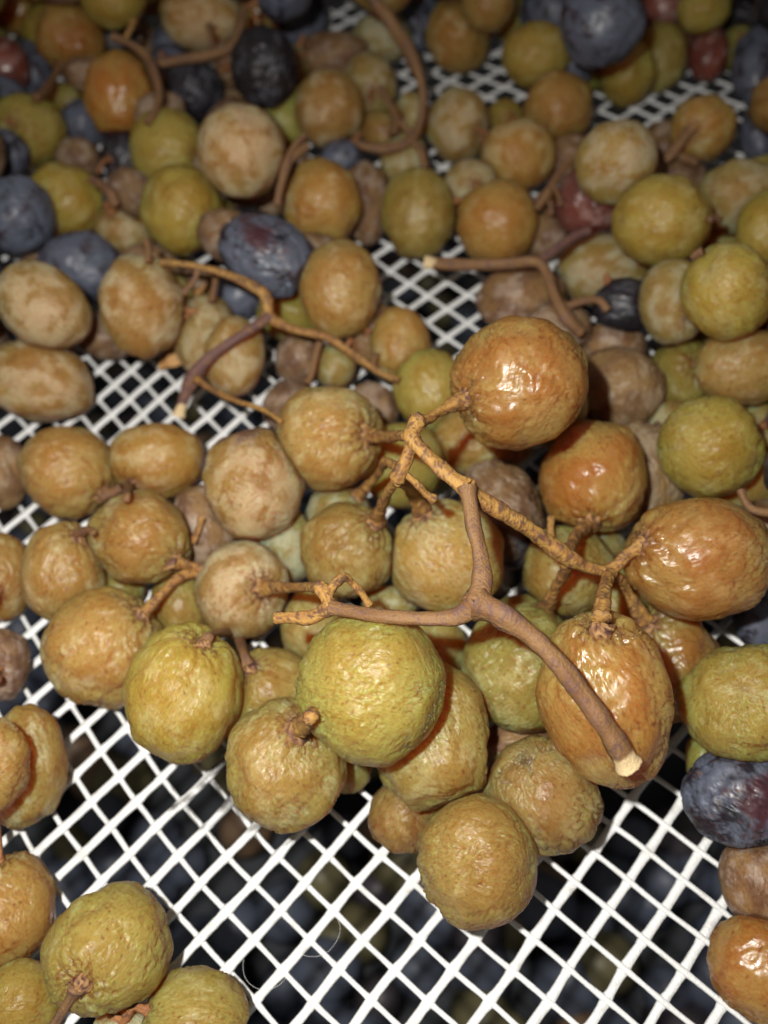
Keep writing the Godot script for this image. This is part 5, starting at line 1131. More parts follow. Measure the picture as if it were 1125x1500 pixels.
	grape(b, Vector3(24.8, 30.9, -264.3), 9.3, 9.3, Vector3(1, -0.04, 0), Vector3(-0.58, -0.32, -0.75), "K", 22, 0.00)
	grape(b, Vector3(-18.9, 19.3, -308.7), 9.7, 9.7, Vector3(1, -0.04, 0), Vector3(0.57, -0.81, 0.17), "Y", 22, 0.00)
	grape(b, Vector3(14.2, 7.9, -326.7), 8.3, 8.3, Vector3(1, -0.04, 0), Vector3(0.71, -0.64, -0.29), "M", 22, 0.00)
	grape(b, Vector3(1.9, 34, -284.1), 8.8, 8.8, Vector3(1, -0.04, 0), Vector3(0.12, -0.24, -0.96), "M", 22, 0.00)
	grape(b, Vector3(-45.6, 6.1, -281.7), 7.0, 5.0, Vector3(0.92, 0.17, -0.36), Vector3(0.75, 0.65, -0.09), "T", 22, 0.00)
	grape(b, Vector3(-28.2, 6.4, -313.5), 7.3, 5.2, Vector3(0.92, -0.23, 0.33), Vector3(-0.88, -0.08, -0.47), "K", 22, 0.00)
	grape(b, Vector3(-37.5, 12.1, -230.3), 6.9, 5.1, Vector3(0.91, 0.18, -0.37), Vector3(0.8, -0.3, -0.52), "A", 22, 0.00)
	grape(b, Vector3(-5.6, 6.4, -209.5), 7.3, 5.6, Vector3(0.83, -0.3, 0.46), Vector3(-0.88, -0.02, -0.48), "T", 22, 0.00)
	grape(b, Vector3(-39.6, 12.4, -313.6), 7.3, 5.8, Vector3(0.99, -0.08, 0.08), Vector3(-0.88, -0.22, -0.43), "M", 22, 0.00)
	grape(b, Vector3(3.9, 6.1, -282.2), 6.9, 5.3, Vector3(0.9, -0.25, 0.37), Vector3(-0.63, -0.66, -0.42), "K", 22, 0.00)
	grape(b, Vector3(-34, 6, -244.3), 6.8, 5.7, Vector3(0.64, 0.37, -0.68), Vector3(0.43, 0.84, -0.33), "D", 22, 0.00)
	twig(b, "main_stem", "brown", [Vector4(-12.0, 40.0, -228.8, 1.68), Vector4(-7.1, 35.8, -223.3, 1.68), Vector4(-2.3, 31.9, -218.0, 1.84), Vector4(2.6, 27.0, -211.3, 1.85), Vector4(5.2, 22.5, -204.8, 1.39), Vector4(4.9, 18.7, -199.4, 1.08), Vector4(2.1, 15.2, -194.5, 1.24), Vector4(-3.7, 13.7, -192.8, 1.40), Vector4(-10.5, 13.6, -194.2, 1.10), Vector4(-12.9, 13.9, -196.5, 0.79)])
	twig(b, "branch", "brown", [Vector4(-6.4, 18.8, -212.0, 0.96), Vector4(-3.9, 17.2, -207.5, 0.95), Vector4(-2.1, 15.7, -203.0, 1.27), Vector4(-2.9, 14.1, -198.2, 1.26)])
	twig(b, "pedicel", "brown", [Vector4(-2.1, 15.7, -203.0, 0.95), Vector4(1.2, 13.9, -200.1, 0.95), Vector4(2.7, 13.3, -199.1, 0.79)])
	twig(b, "pedicel", "brown", [Vector4(2.4, 23.3, -181.6, 0.73), Vector4(4.1, 22.5, -178.3, 0.87), Vector4(5.0, 21.2, -174.2, 0.86)])
	twig(b, "pedicel", "rust", [Vector4(15.7, 18.9, -253.3, 0.95), Vector4(15.5, 19.8, -253.5, 0.62), Vector4(15.3, 20.9, -253.7, 0.55), Vector4(13.8, 19.8, -254.6, 0.58), Vector4(14.1, 17.1, -255.3, 0.80)])
	twig(b, "pedicel", "rust", [Vector4(5.0, 15.6, -262.2, 0.95), Vector4(5.0, 16.5, -262.0, 0.62), Vector4(5.0, 17.7, -261.7, 0.55), Vector4(5.0, 13.7, -261.8, 0.58), Vector4(5.8, 10.3, -262.7, 0.80)])
	twig(b, "pedicel", "rust", [Vector4(22.9, 27.1, -249.5, 0.95), Vector4(22.5, 27.9, -249.9, 0.62), Vector4(21.7, 29.8, -250.7, 0.55), Vector4(21.7, 28.1, -249.3, 0.58), Vector4(22.2, 26.3, -249.7, 0.80)])
	twig(b, "pedicel", "rust", [Vector4(-8.9, 14.0, -218.0, 0.95), Vector4(-8.8, 14.4, -217.2, 0.62), Vector4(-8.5, 15.2, -215.7, 0.55), Vector4(-9.5, 13.5, -216.8, 0.58), Vector4(-9.1, 12.0, -217.1, 0.80)])
	twig(b, "pedicel", "rust", [Vector4(-14.4, 8.5, -202.9, 0.95), Vector4(-13.8, 9.1, -203.2, 0.62), Vector4(-12.3, 10.5, -204.1, 0.55), Vector4(-12.3, 10.0, -204.6, 0.58), Vector4(-12.7, 10.2, -204.3, 0.80)])
	twig(b, "pedicel", "rust", [Vector4(-3.0, 8.8, -202.3, 0.95), Vector4(-3.4, 9.1, -203.0, 0.62), Vector4(-4.5, 10.0, -204.9, 0.55), Vector4(-5.1, 8.6, -205.9, 0.58), Vector4(-5.8, 7.8, -206.1, 0.80)])
	twig(b, "pedicel", "rust", [Vector4(-1.1, 8.6, -214.7, 0.95), Vector4(-1.6, 9.1, -214.2, 0.62), Vector4(-3.0, 10.3, -212.9, 0.55), Vector4(-3.0, 9.2, -213.1, 0.58), Vector4(-3.8, 7.4, -214.8, 0.80)])
	twig(b, "pedicel", "rust", [Vector4(-28.3, 10.8, -242.6, 0.95), Vector4(-29.2, 11.1, -242.3, 0.62), Vector4(-30.5, 11.5, -241.9, 0.55), Vector4(-28.7, 9.1, -243.1, 0.58), Vector4(-25.6, 6.9, -243.6, 0.80)])
	twig(b, "pedicel", "rust", [Vector4(-16.6, 7.6, -205.8, 0.95), Vector4(-16.2, 7.1, -205.2, 0.62), Vector4(-15.0, 5.6, -203.7, 0.55), Vector4(-17.3, 7.8, -208.3, 0.58), Vector4(-20.5, 9.4, -213.0, 0.80)])
	twig(b, "pedicel", "rust", [Vector4(12.4, 13.3, -276.7, 0.95), Vector4(11.8, 14.0, -276.4, 0.62), Vector4(10.5, 15.7, -275.7, 0.55), Vector4(11.0, 14.1, -275.7, 0.58), Vector4(12.1, 11.2, -276.6, 0.80)])
	twig(b, "pedicel", "rust", [Vector4(-5.6, 35.3, -246.8, 0.95), Vector4(-5.6, 35.3, -247.7, 0.62), Vector4(-5.7, 35.4, -249.1, 0.55), Vector4(-6.4, 32.6, -249.5, 0.58), Vector4(-6.7, 30.3, -250.8, 0.80)])
	twig(b, "pedicel", "rust", [Vector4(-41.1, 10.0, -282.3, 0.95), Vector4(-40.4, 10.6, -282.3, 0.62), Vector4(-39.5, 11.4, -282.5, 0.55), Vector4(-38.4, 10.2, -282.2, 0.58), Vector4(-36.0, 8.1, -282.2, 0.80)])
	twig(b, "pedicel", "rust", [Vector4(-32.7, 10.3, -233.4, 0.95), Vector4(-32.0, 10.0, -233.9, 0.62), Vector4(-30.9, 9.6, -234.6, 0.55), Vector4(-31.7, 9.0, -234.4, 0.58), Vector4(-33.5, 6.6, -234.3, 0.80)])
	twig(b, "pedicel", "rust", [Vector4(-31.5, 10.9, -246.3, 0.95), Vector4(-31.1, 11.6, -246.6, 0.62), Vector4(-30.0, 13.7, -247.4, 0.55), Vector4(-31.4, 11.8, -247.8, 0.58), Vector4(-31.3, 10.6, -247.9, 0.80)])
	b = bunch("upper_left_dark")
	grape(b, Vector3(-98.7, 18.3, -242.6), 9.8, 9.6, Vector3(1, -0.04, 0), Vector3(-0.24, -0.3, 0.92), "B", 47, 1.78)
	grape(b, Vector3(-79.4, 18, -213.9), 10.9, 9.2, Vector3(-0.02, -0.5, 0.87), Vector3(0.59, -0.16, -0.79), "B", 52, 0.00, "orange brown grape")
	grape(b, Vector3(-37.6, 22.4, -217.6), 10.2, 9.4, Vector3(-0.02, -0.5, 0.87), Vector3(-0.16, -0.46, -0.87), "N", 52, 0.00, "shrivelled black grape")
	grape(b, Vector3(-59.6, 13.8, -222), 8.3, 8.3, Vector3(1, -0.04, 0), Vector3(0.42, -0.39, -0.82), "N", 42, 0.00, "small shrivelled black grape")
	grape(b, Vector3(-59.2, 20.4, -246.3), 11.8, 8.5, Vector3(1, -0.04, 0), Vector3(-0.04, -0.95, -0.3), "D", 50, 0.00)
	grape(b, Vector3(-128.4, 7.6, -280.7), 9.1, 7.3, Vector3(1, -0.04, 0), Vector3(-0.35, 0.93, 0.08), "B", 36, 0.00)
	grape(b, Vector3(-83.7, 5.8, -285.9), 8.3, 4.6, Vector3(1, -0.04, 0), Vector3(-0.03, 1, 0), "A", 28, 0.00)
	grape(b, Vector3(-75.7, 5.3, -260.8), 5.3, 4.8, Vector3(1, -0.04, 0), Vector3(0.35, -0.94, -0.02), "K", 23, 0.00)
	grape(b, Vector3(-119.6, 13.7, -238.1), 7.4, 7.0, Vector3(-0.02, -0.5, 0.87), Vector3(0.52, -0.76, -0.38), "P", 35, 0.00)
	grape(b, Vector3(-116.7, 6.7, -247.4), 8.6, 6.0, Vector3(-0.02, -0.5, 0.87), Vector3(-0.52, 0.66, -0.54), "K", 34, 0.00)
	grape(b, Vector3(-103.2, 5.2, -232.6), 6.3, 5.0, Vector3(1, -0.04, 0), Vector3(-0.98, -0.17, -0.07), "G", 27, 0.00)
	grape(b, Vector3(-95.1, 6, -219.6), 6.5, 6.5, Vector3(1, -0.04, 0), Vector3(0.1, -0.65, -0.75), "K", 32, 0.00)
	grape(b, Vector3(-44.7, 12.1, -261.4), 6.9, 6.9, Vector3(1, -0.04, 0), Vector3(-0.76, 0.62, 0.21), "B", 32, 0.00)
	grape(b, Vector3(-90, 11.7, -252.4), 7.6, 7.6, Vector3(1, -0.04, 0), Vector3(-0.28, 0.84, -0.46), "N", 36, 0.00)
	grape(b, Vector3(-51.3, 6.1, -227.5), 6.6, 6.6, Vector3(1, -0.04, 0), Vector3(-0.05, 0.96, -0.27), "M", 32, 0.00)
	grape(b, Vector3(-85.7, 6.2, -261.9), 6.6, 6.6, Vector3(1, -0.04, 0), Vector3(-0.16, 0.97, 0.16), "M", 30, 0.00)
	grape(b, Vector3(-40.9, 9.5, -328.5), 10.0, 10.0, Vector3(1, -0.04, 0), Vector3(0.3, -0.65, -0.7), "K", 22, 0.00)
	grape(b, Vector3(-135.6, 23.3, -267), 8.1, 8.1, Vector3(1, -0.04, 0), Vector3(-0.51, -0.53, 0.67), "M", 22, 0.00)
	grape(b, Vector3(-175.7, 7.9, -239.5), 8.3, 8.3, Vector3(1, -0.04, 0), Vector3(0.9, 0.43, -0.04), "K", 22, 0.00)
	grape(b, Vector3(-66.6, 35.1, -280.3), 9.9, 9.9, Vector3(1, -0.04, 0), Vector3(-0.45, -0.58, -0.68), "A", 22, 0.00)
	grape(b, Vector3(-173.9, 26.8, -306.4), 9.6, 9.6, Vector3(1, -0.04, 0), Vector3(0.59, -0.69, -0.42), "N", 22, 0.00)
	grape(b, Vector3(-122.6, 17.8, -318.9), 8.0, 8.0, Vector3(1, -0.04, 0), Vector3(0.15, -0.98, 0.11), "N", 22, 0.00)
	grape(b, Vector3(-185.6, 7.6, -342.7), 8.0, 8.0, Vector3(1, -0.04, 0), Vector3(0.68, -0.65, -0.34), "G", 22, 0.00)
	grape(b, Vector3(-169.6, 27, -328.8), 8.0, 8.0, Vector3(1, -0.04, 0), Vector3(-0.55, -0.2, -0.81), "N", 22, 0.00)
	grape(b, Vector3(-60.8, 16.8, -286.8), 10.0, 10.0, Vector3(1, -0.04, 0), Vector3(0.6, -0.79, 0.11), "Y", 22, 0.00)
	grape(b, Vector3(-102, 9.5, -342.2), 9.9, 9.9, Vector3(1, -0.04, 0), Vector3(0.15, -0.64, -0.75), "Y", 22, 0.00)
	grape(b, Vector3(-79, 24.2, -282.4), 8.6, 8.6, Vector3(1, -0.04, 0), Vector3(-0.4, -0.23, -0.89), "M", 22, 0.00)
	grape(b, Vector3(-158.9, 9.3, -240.5), 9.8, 9.8, Vector3(1, -0.04, 0), Vector3(-0.34, 0.43, -0.84), "A", 22, 0.00)
	grape(b, Vector3(-97.9, 27.2, -319.8), 9.7, 9.7, Vector3(1, -0.04, 0), Vector3(-0.6, -0.67, -0.43), "N", 22, 0.00)
	grape(b, Vector3(-109.8, 30.5, -260.1), 9.0, 9.0, Vector3(1, -0.04, 0), Vector3(0.03, -1, -0.03), "G", 22, 0.00)
	grape(b, Vector3(-79.2, 26.1, -335.2), 9.1, 9.1, Vector3(1, -0.04, 0), Vector3(-0.44, -0.9, -0.09), "N", 22, 0.00)
	grape(b, Vector3(-178.5, 24.6, -273), 9.9, 9.9, Vector3(1, -0.04, 0), Vector3(0.38, -0.73, 0.56), "Y", 22, 0.00)
	grape(b, Vector3(-154.4, 8.2, -321.7), 8.7, 8.7, Vector3(1, -0.04, 0), Vector3(-0.9, -0.44, 0.02), "Y", 22, 0.00)
	grape(b, Vector3(-152.9, 28.6, -226.8), 9.1, 9.1, Vector3(1, -0.04, 0), Vector3(0.13, 0.1, -0.99), "Y", 22, 0.00)
	grape(b, Vector3(-111.2, 23.2, -276.9), 8.3, 8.3, Vector3(1, -0.04, 0), Vector3(0.45, -0.89, -0.06), "M", 22, 0.00)
	grape(b, Vector3(-183.8, 24.3, -319.4), 8.8, 8.8, Vector3(1, -0.04, 0), Vector3(0.29, -0.74, -0.6), "K", 22, 0.00)
	grape(b, Vector3(-118.2, 8.1, -332.7), 8.6, 8.6, Vector3(1, -0.04, 0), Vector3(0.01, -0.98, -0.21), "M", 22, 0.00)
	grape(b, Vector3(-122.4, 34.5, -245.9), 9.4, 9.4, Vector3(1, -0.04, 0), Vector3(0.38, -0.61, 0.69), "G", 22, 0.00)
	grape(b, Vector3(-141.9, 8.3, -334.8), 8.8, 8.8, Vector3(1, -0.04, 0), Vector3(-0.06, -0.79, -0.61), "G", 22, 0.00)
	grape(b, Vector3(-176.4, 7.9, -263.2), 8.4, 8.4, Vector3(1, -0.04, 0), Vector3(0.14, 0.71, -0.69), "M", 22, 0.00)
	grape(b, Vector3(-84.2, 8.1, -235.2), 8.5, 8.5, Vector3(1, -0.04, 0), Vector3(0.51, -0.35, -0.78), "A", 22, 0.00)
	grape(b, Vector3(-55.6, 7.9, -338.7), 8.4, 8.4, Vector3(1, -0.04, 0), Vector3(-0.48, -0.26, -0.83), "N", 22, 0.00)
	grape(b, Vector3(-142.2, 19.5, -236.2), 8.2, 8.2, Vector3(1, -0.04, 0), Vector3(-0.72, 0.17, -0.68), "G", 22, 0.00)
	grape(b, Vector3(-78.2, 31.2, -300.3), 9.7, 9.7, Vector3(1, -0.04, 0), Vector3(-0.67, -0.55, -0.5), "Y", 22, 0.00)
	grape(b, Vector3(-47.8, 8.3, -241.6), 8.7, 8.7, Vector3(1, -0.04, 0), Vector3(0.72, -0.62, -0.3), "N", 22, 0.00)
	grape(b, Vector3(-161.4, 8.9, -288.2), 9.3, 9.3, Vector3(1, -0.04, 0), Vector3(0.32, 0.69, -0.65), "G", 22, 0.00)
	grape(b, Vector3(-150, 8.1, -222.5), 8.5, 8.5, Vector3(1, -0.04, 0), Vector3(0.34, -0.92, 0.19), "A", 22, 0.00)
	grape(b, Vector3(-49.4, 8, -303.4), 8.5, 8.5, Vector3(1, -0.04, 0), Vector3(0.73, -0.62, 0.29), "K", 22, 0.00)
	grape(b, Vector3(-61, 9.4, -263.7), 9.9, 9.9, Vector3(1, -0.04, 0), Vector3(-0.51, -0.78, -0.36), "M", 22, 0.00)
	grape(b, Vector3(-93.8, 20.2, -266.1), 9.4, 9.4, Vector3(1, -0.04, 0), Vector3(-0.68, -0.29, -0.67), "N", 22, 0.00)
	grape(b, Vector3(-58.6, 24.4, -321.6), 8.3, 8.3, Vector3(1, -0.04, 0), Vector3(-0.61, -0.69, -0.39), "Y", 22, 0.00)
	grape(b, Vector3(-164.4, 25.6, -259.8), 9.8, 9.8, Vector3(1, -0.04, 0), Vector3(0.85, -0.5, -0.18), "M", 22, 0.00)
	grape(b, Vector3(-184, 8.2, -279.9), 8.6, 8.6, Vector3(1, -0.04, 0), Vector3(0.21, 0.95, 0.22), "G", 22, 0.00)
	grape(b, Vector3(-69.5, 8.8, -299.6), 9.3, 9.3, Vector3(1, -0.04, 0), Vector3(-0.69, -0.7, -0.2), "G", 22, 0.00)
	grape(b, Vector3(-81.9, 8.2, -333.8), 8.6, 8.6, Vector3(1, -0.04, 0), Vector3(-0.11, -0.99, -0.1), "K", 22, 0.00)
	grape(b, Vector3(-56, 25.6, -344.9), 9.6, 9.6, Vector3(1, -0.04, 0), Vector3(-0.58, -0.08, -0.81), "K", 22, 0.00)
	grape(b, Vector3(-142.3, 8.5, -269.6), 9.0, 9.0, Vector3(1, -0.04, 0), Vector3(0.83, 0.55, 0.12), "M", 22, 0.00)
	grape(b, Vector3(-149.2, 18.2, -251.8), 8.7, 8.7, Vector3(1, -0.04, 0), Vector3(-0.14, 0.37, 0.92), "M", 22, 0.00)
	grape(b, Vector3(-181, 7.8, -307.3), 8.2, 8.2, Vector3(1, -0.04, 0), Vector3(-0.35, -0.93, 0.13), "A", 22, 0.00)
	grape(b, Vector3(-124.3, 23.7, -341.2), 9.8, 9.8, Vector3(1, -0.04, 0), Vector3(-0.2, -0.96, -0.18), "A", 22, 0.00)
	grape(b, Vector3(-105.5, 21.3, -302.3), 8.2, 8.2, Vector3(1, -0.04, 0), Vector3(-0.25, -0.9, -0.35), "K", 22, 0.00)
	grape(b, Vector3(-109.5, 8, -279.2), 8.5, 8.5, Vector3(1, -0.04, 0), Vector3(-0.43, -0.89, -0.16), "M", 22, 0.00)
	grape(b, Vector3(-128.6, 33, -222.6), 9.2, 9.2, Vector3(1, -0.04, 0), Vector3(-0.61, 0.06, -0.79), "G", 22, 0.00)
	grape(b, Vector3(-107.9, 25.8, -341.2), 8.5, 8.5, Vector3(1, -0.04, 0), Vector3(0.45, -0.81, 0.37), "A", 22, 0.00)
	grape(b, Vector3(-143.6, 8.6, -309.8), 9.1, 9.1, Vector3(1, -0.04, 0), Vector3(0.39, -0.91, -0.12), "Y", 22, 0.00)
	grape(b, Vector3(-166.4, 9.3, -342.9), 9.8, 9.8, Vector3(1, -0.04, 0), Vector3(0.06, -0.8, -0.6), "M", 22, 0.00)
	grape(b, Vector3(-161.4, 8.7, -306.1), 9.2, 9.2, Vector3(1, -0.04, 0), Vector3(-0.8, -0.6, 0.06), "A", 22, 0.00)
	grape(b, Vector3(-100.6, 9.4, -319), 9.9, 9.9, Vector3(1, -0.04, 0), Vector3(0.32, -0.89, -0.32), "M", 22, 0.00)
	grape(b, Vector3(-152.8, 34.6, -310.4), 9.2, 9.2, Vector3(1, -0.04, 0), Vector3(-0.54, -0.51, -0.67), "G", 22, 0.00)
	grape(b, Vector3(-158.8, 30.8, -342.8), 9.5, 9.5, Vector3(1, -0.04, 0), Vector3(-0.22, -0.41, -0.88), "N", 22, 0.00)
	grape(b, Vector3(-132.7, 7.6, -256.8), 8.0, 8.0, Vector3(1, -0.04, 0), Vector3(-0.27, -0.32, -0.91), "G", 22, 0.00)
	grape(b, Vector3(-128.9, 23, -301.4), 9.3, 9.3, Vector3(1, -0.04, 0), Vector3(0.16, -0.98, -0.11), "K", 22, 0.00)
	grape(b, Vector3(-111.1, 9, -261.3), 9.5, 9.5, Vector3(1, -0.04, 0), Vector3(0.69, -0.29, -0.66), "Y", 22, 0.00)
	grape(b, Vector3(-79.2, 8.5, -314.6), 8.9, 8.9, Vector3(1, -0.04, 0), Vector3(-0.11, -0.97, -0.23), "N", 22, 0.00)
	grape(b, Vector3(-162.2, 19.2, -217.4), 8.4, 8.4, Vector3(1, -0.04, 0), Vector3(0.5, 0.06, -0.86), "K", 22, 0.00)
	grape(b, Vector3(-188.4, 17.6, -294.4), 8.1, 8.1, Vector3(1, -0.04, 0), Vector3(0.19, -0.77, -0.61), "Y", 22, 0.00)
	grape(b, Vector3(-131.7, 31.7, -325.4), 8.4, 8.4, Vector3(1, -0.04, 0), Vector3(-0.1, -0.94, 0.32), "M", 22, 0.00)
	grape(b, Vector3(-35.2, 12.7, -343.5), 8.2, 8.2, Vector3(1, -0.04, 0), Vector3(0.76, -0.55, -0.34), "N", 22, 0.00)
	grape(b, Vector3(-116.7, 9, -299.3), 9.5, 9.5, Vector3(1, -0.04, 0), Vector3(-0.12, 0.9, -0.42), "N", 22, 0.00)
	grape(b, Vector3(-141.9, 14.8, -291.2), 9.4, 9.4, Vector3(1, -0.04, 0), Vector3(0.17, -0.62, -0.77), "K", 22, 0.00)
	grape(b, Vector3(-174, 8.5, -323.1), 8.9, 8.9, Vector3(1, -0.04, 0), Vector3(-0.44, -0.86, 0.26), "G", 22, 0.00)
	grape(b, Vector3(-187.5, 33.5, -335.3), 8.9, 8.9, Vector3(1, -0.04, 0), Vector3(0.17, -0.98, 0.13), "M", 22, 0.00)
	grape(b, Vector3(-162.7, 7.6, -256.9), 8.0, 8.0, Vector3(1, -0.04, 0), Vector3(0.17, 0.7, 0.7), "M", 22, 0.00)
	grape(b, Vector3(-77.8, 30.2, -253.8), 8.2, 8.2, Vector3(1, -0.04, 0), Vector3(-0.82, -0.06, 0.57), "G", 22, 0.00)
	grape(b, Vector3(-169.4, 22.7, -290.9), 8.2, 8.2, Vector3(1, -0.04, 0), Vector3(-0.8, -0.19, -0.57), "A", 22, 0.00)
	grape(b, Vector3(-44, 33.6, -251.1), 8.9, 8.9, Vector3(1, -0.04, 0), Vector3(0.75, -0.58, -0.3), "K", 22, 0.00)
	grape(b, Vector3(-152, 32.6, -243.3), 9.5, 9.5, Vector3(1, -0.04, 0), Vector3(0.03, -0.97, 0.23), "K", 22, 0.00)
	grape(b, Vector3(-156.8, 31.8, -275.9), 9.4, 9.4, Vector3(1, -0.04, 0), Vector3(0, -0.55, -0.83), "A", 22, 0.00)
	grape(b, Vector3(-97.1, 33.4, -248.5), 8.3, 8.3, Vector3(1, -0.04, 0), Vector3(-0.57, -0.81, -0.14), "M", 22, 0.00)
	grape(b, Vector3(-80.2, 33, -236.9), 8.5, 8.5, Vector3(1, -0.04, 0), Vector3(-0.2, -0.2, -0.96), "Y", 22, 0.00)
	grape(b, Vector3(-52.5, 28.6, -271.3), 9.1, 9.1, Vector3(1, -0.04, 0), Vector3(0.21, -0.97, 0.11), "M", 22, 0.00)
	grape(b, Vector3(-119.9, 8.5, -224.1), 9.0, 9.0, Vector3(1, -0.04, 0), Vector3(0.05, 0.31, -0.95), "K", 22, 0.00)
	grape(b, Vector3(-114.3, 32.6, -295.2), 8.5, 8.5, Vector3(1, -0.04, 0), Vector3(0.48, -0.82, -0.31), "N", 22, 0.00)
	grape(b, Vector3(-98, 29.5, -286.5), 9.9, 9.9, Vector3(1, -0.04, 0), Vector3(0.14, -0.86, -0.49), "Y", 22, 0.00)
	grape(b, Vector3(-65.2, 7.7, -322.1), 8.2, 8.2, Vector3(1, -0.04, 0), Vector3(-0.65, -0.37, -0.67), "M", 22, 0.00)
	grape(b, Vector3(-142.6, 33.9, -287.1), 9.8, 9.8, Vector3(1, -0.04, 0), Vector3(0.51, -0.77, -0.4), "K", 22, 0.00)
	grape(b, Vector3(-48, 27.6, -293), 8.0, 8.0, Vector3(1, -0.04, 0), Vector3(-0.75, -0.64, 0.15), "N", 22, 0.00)
	grape(b, Vector3(-141.8, 27.1, -338.4), 8.2, 8.2, Vector3(1, -0.04, 0), Vector3(0.58, -0.8, -0.13), "N", 22, 0.00)
	grape(b, Vector3(-97.2, 8.4, -300.4), 8.8, 8.8, Vector3(1, -0.04, 0), Vector3(0.29, -0.18, -0.94), "Y", 22, 0.00)
	grape(b, Vector3(-114.3, 31, -313.8), 8.2, 8.2, Vector3(1, -0.04, 0), Vector3(0.29, -0.94, -0.18), "K", 22, 0.00)
	grape(b, Vector3(-61.1, 30.9, -306.5), 8.6, 8.6, Vector3(1, -0.04, 0), Vector3(0.18, -0.98, 0.13), "N", 22, 0.00)
	grape(b, Vector3(-33.1, 33.4, -238), 8.6, 8.6, Vector3(1, -0.04, 0), Vector3(-0.84, -0.25, 0.48), "K", 22, 0.00)
	grape(b, Vector3(-81.9, 32.3, -319.5), 8.8, 8.8, Vector3(1, -0.04, 0), Vector3(0.47, -0.81, 0.35), "Y", 22, 0.00)
	grape(b, Vector3(-172.4, 7.9, -222.5), 8.3, 8.3, Vector3(1, -0.04, 0), Vector3(0.63, 0.74, -0.26), "M", 22, 0.00)
	grape(b, Vector3(-95.8, 7, -282.1), 7.9, 6.3, Vector3(0.98, -0.13, 0.15), Vector3(0.94, -0.33, -0.14), "M", 22, 0.00)
	grape(b, Vector3(-69.7, 7.7, -240.9), 8.7, 6.4, Vector3(0.49, -0.45, 0.74), Vector3(-0.15, 0.89, 0.42), "K", 22, 0.00)
	grape(b, Vector3(-62.2, 6, -209.6), 6.8, 5.3, Vector3(0.96, -0.16, 0.22), Vector3(-0.24, 0.82, -0.52), "D", 22, 0.00)
	grape(b, Vector3(-134.8, 6.9, -239.6), 7.9, 6.5, Vector3(0.97, -0.14, 0.17), Vector3(0.95, -0.29, -0.14), "D", 22, 0.00)
	grape(b, Vector3(-131, 6.8, -322.4), 7.7, 5.7, Vector3(1, 0.01, -0.08), Vector3(-0.63, -0.73, 0.27), "M", 22, 0.00)
	grape(b, Vector3(-89.9, 18, -224), 6.8, 4.9, Vector3(0.99, -0.1, 0.1), Vector3(0.53, -0.83, 0.16), "M", 22, 0.00)
	grape(b, Vector3(-71.9, 6, -276.4), 6.8, 5.9, Vector3(0.98, 0.06, -0.17), Vector3(-0.24, 0.25, 0.94), "D", 22, 0.00)
	grape(b, Vector3(-121.1, 6, -312.3), 6.8, 6.0, Vector3(0.95, -0.18, 0.24), Vector3(-0.83, 0.11, -0.55), "M", 22, 0.00)
	grape(b, Vector3(-52.4, 6.2, -318.7), 7.0, 5.5, Vector3(0.52, 0.41, -0.75), Vector3(-0.5, -0.72, 0.49), "K", 22, 0.00)
	grape(b, Vector3(-93.7, 6, -270.2), 6.8, 5.2, Vector3(0.77, 0.3, -0.56), Vector3(0.41, 0.91, 0.02), "M", 22, 0.00)
	grape(b, Vector3(-48.2, 18.2, -227.6), 7.0, 6.0, Vector3(1, 0.01, -0.08), Vector3(-0.22, 0.28, 0.93), "M", 22, 0.00)
	grape(b, Vector3(-71.5, 6.8, -225.7), 7.7, 5.6, Vector3(0.99, -0.08, 0.07), Vector3(0.04, 0.64, -0.77), "M", 22, 0.00)
	grape(b, Vector3(-66.8, 18.2, -205.5), 7.0, 5.1, Vector3(0.94, 0.14, -0.31), Vector3(-0.02, -0.3, -0.95), "M", 22, 0.00)
	grape(b, Vector3(-84, 18, -299.2), 6.8, 5.3, Vector3(0.49, -0.45, 0.75), Vector3(0.37, -0.68, 0.64), "D", 22, 0.00)
	twig(b, "main_stem", "brown", [Vector4(-75.9, 33.9, -214.4, 1.07), Vector4(-71.2, 33.5, -211.6, 1.06), Vector4(-66.6, 32.5, -207.5, 1.21), Vector4(-64.1, 31.0, -202.1, 1.50), Vector4(-62.5, 29.0, -195.7, 1.19), Vector4(-63.3, 27.8, -190.5, 0.89), Vector4(-65.3, 26.9, -187.7, 0.74)])
	twig(b, "branch", "brown", [Vector4(-69.4, 22.1, -221.2, 1.30), Vector4(-62.2, 23.1, -221.5, 1.29), Vector4(-54.8, 23.8, -221.6, 1.29), Vector4(-48.1, 24.9, -222.4, 1.28), Vector4(-45.2, 26.5, -227.3, 1.13), Vector4(-43.8, 29.4, -234.3, 1.13)])
	twig(b, "pedicel", "brown", [Vector4(-52.8, 23.3, -223.6, 0.81), Vector4(-53.4, 24.9, -228.4, 0.81), Vector4(-54.3, 26.2, -232.6, 0.82)])
	twig(b, "pedicel", "brown", [Vector4(-101.5, 20.4, -210.4, 1.12), Vector4(-101.2, 18.3, -217.4, 1.15), Vector4(-101.1, 16.8, -225.4, 1.01), Vector4(-101.1, 15.4, -233.5, 1.37)])
	twig(b, "pedicel", "ochre", [Vector4(-77.3, 26.6, -226.2, 0.65), Vector4(-75.0, 28.7, -228.1, 0.64), Vector4(-73.9, 30.4, -229.1, 0.96)])
	twig(b, "pedicel", "rust", [Vector4(-73.9, 16.6, -221.3, 0.95), Vector4(-73.4, 16.5, -222.0, 0.62), Vector4(-72.6, 16.2, -223.1, 0.55), Vector4(-75.4, 16.8, -219.4, 0.58), Vector4(-77.3, 15.5, -218.0, 0.80)])
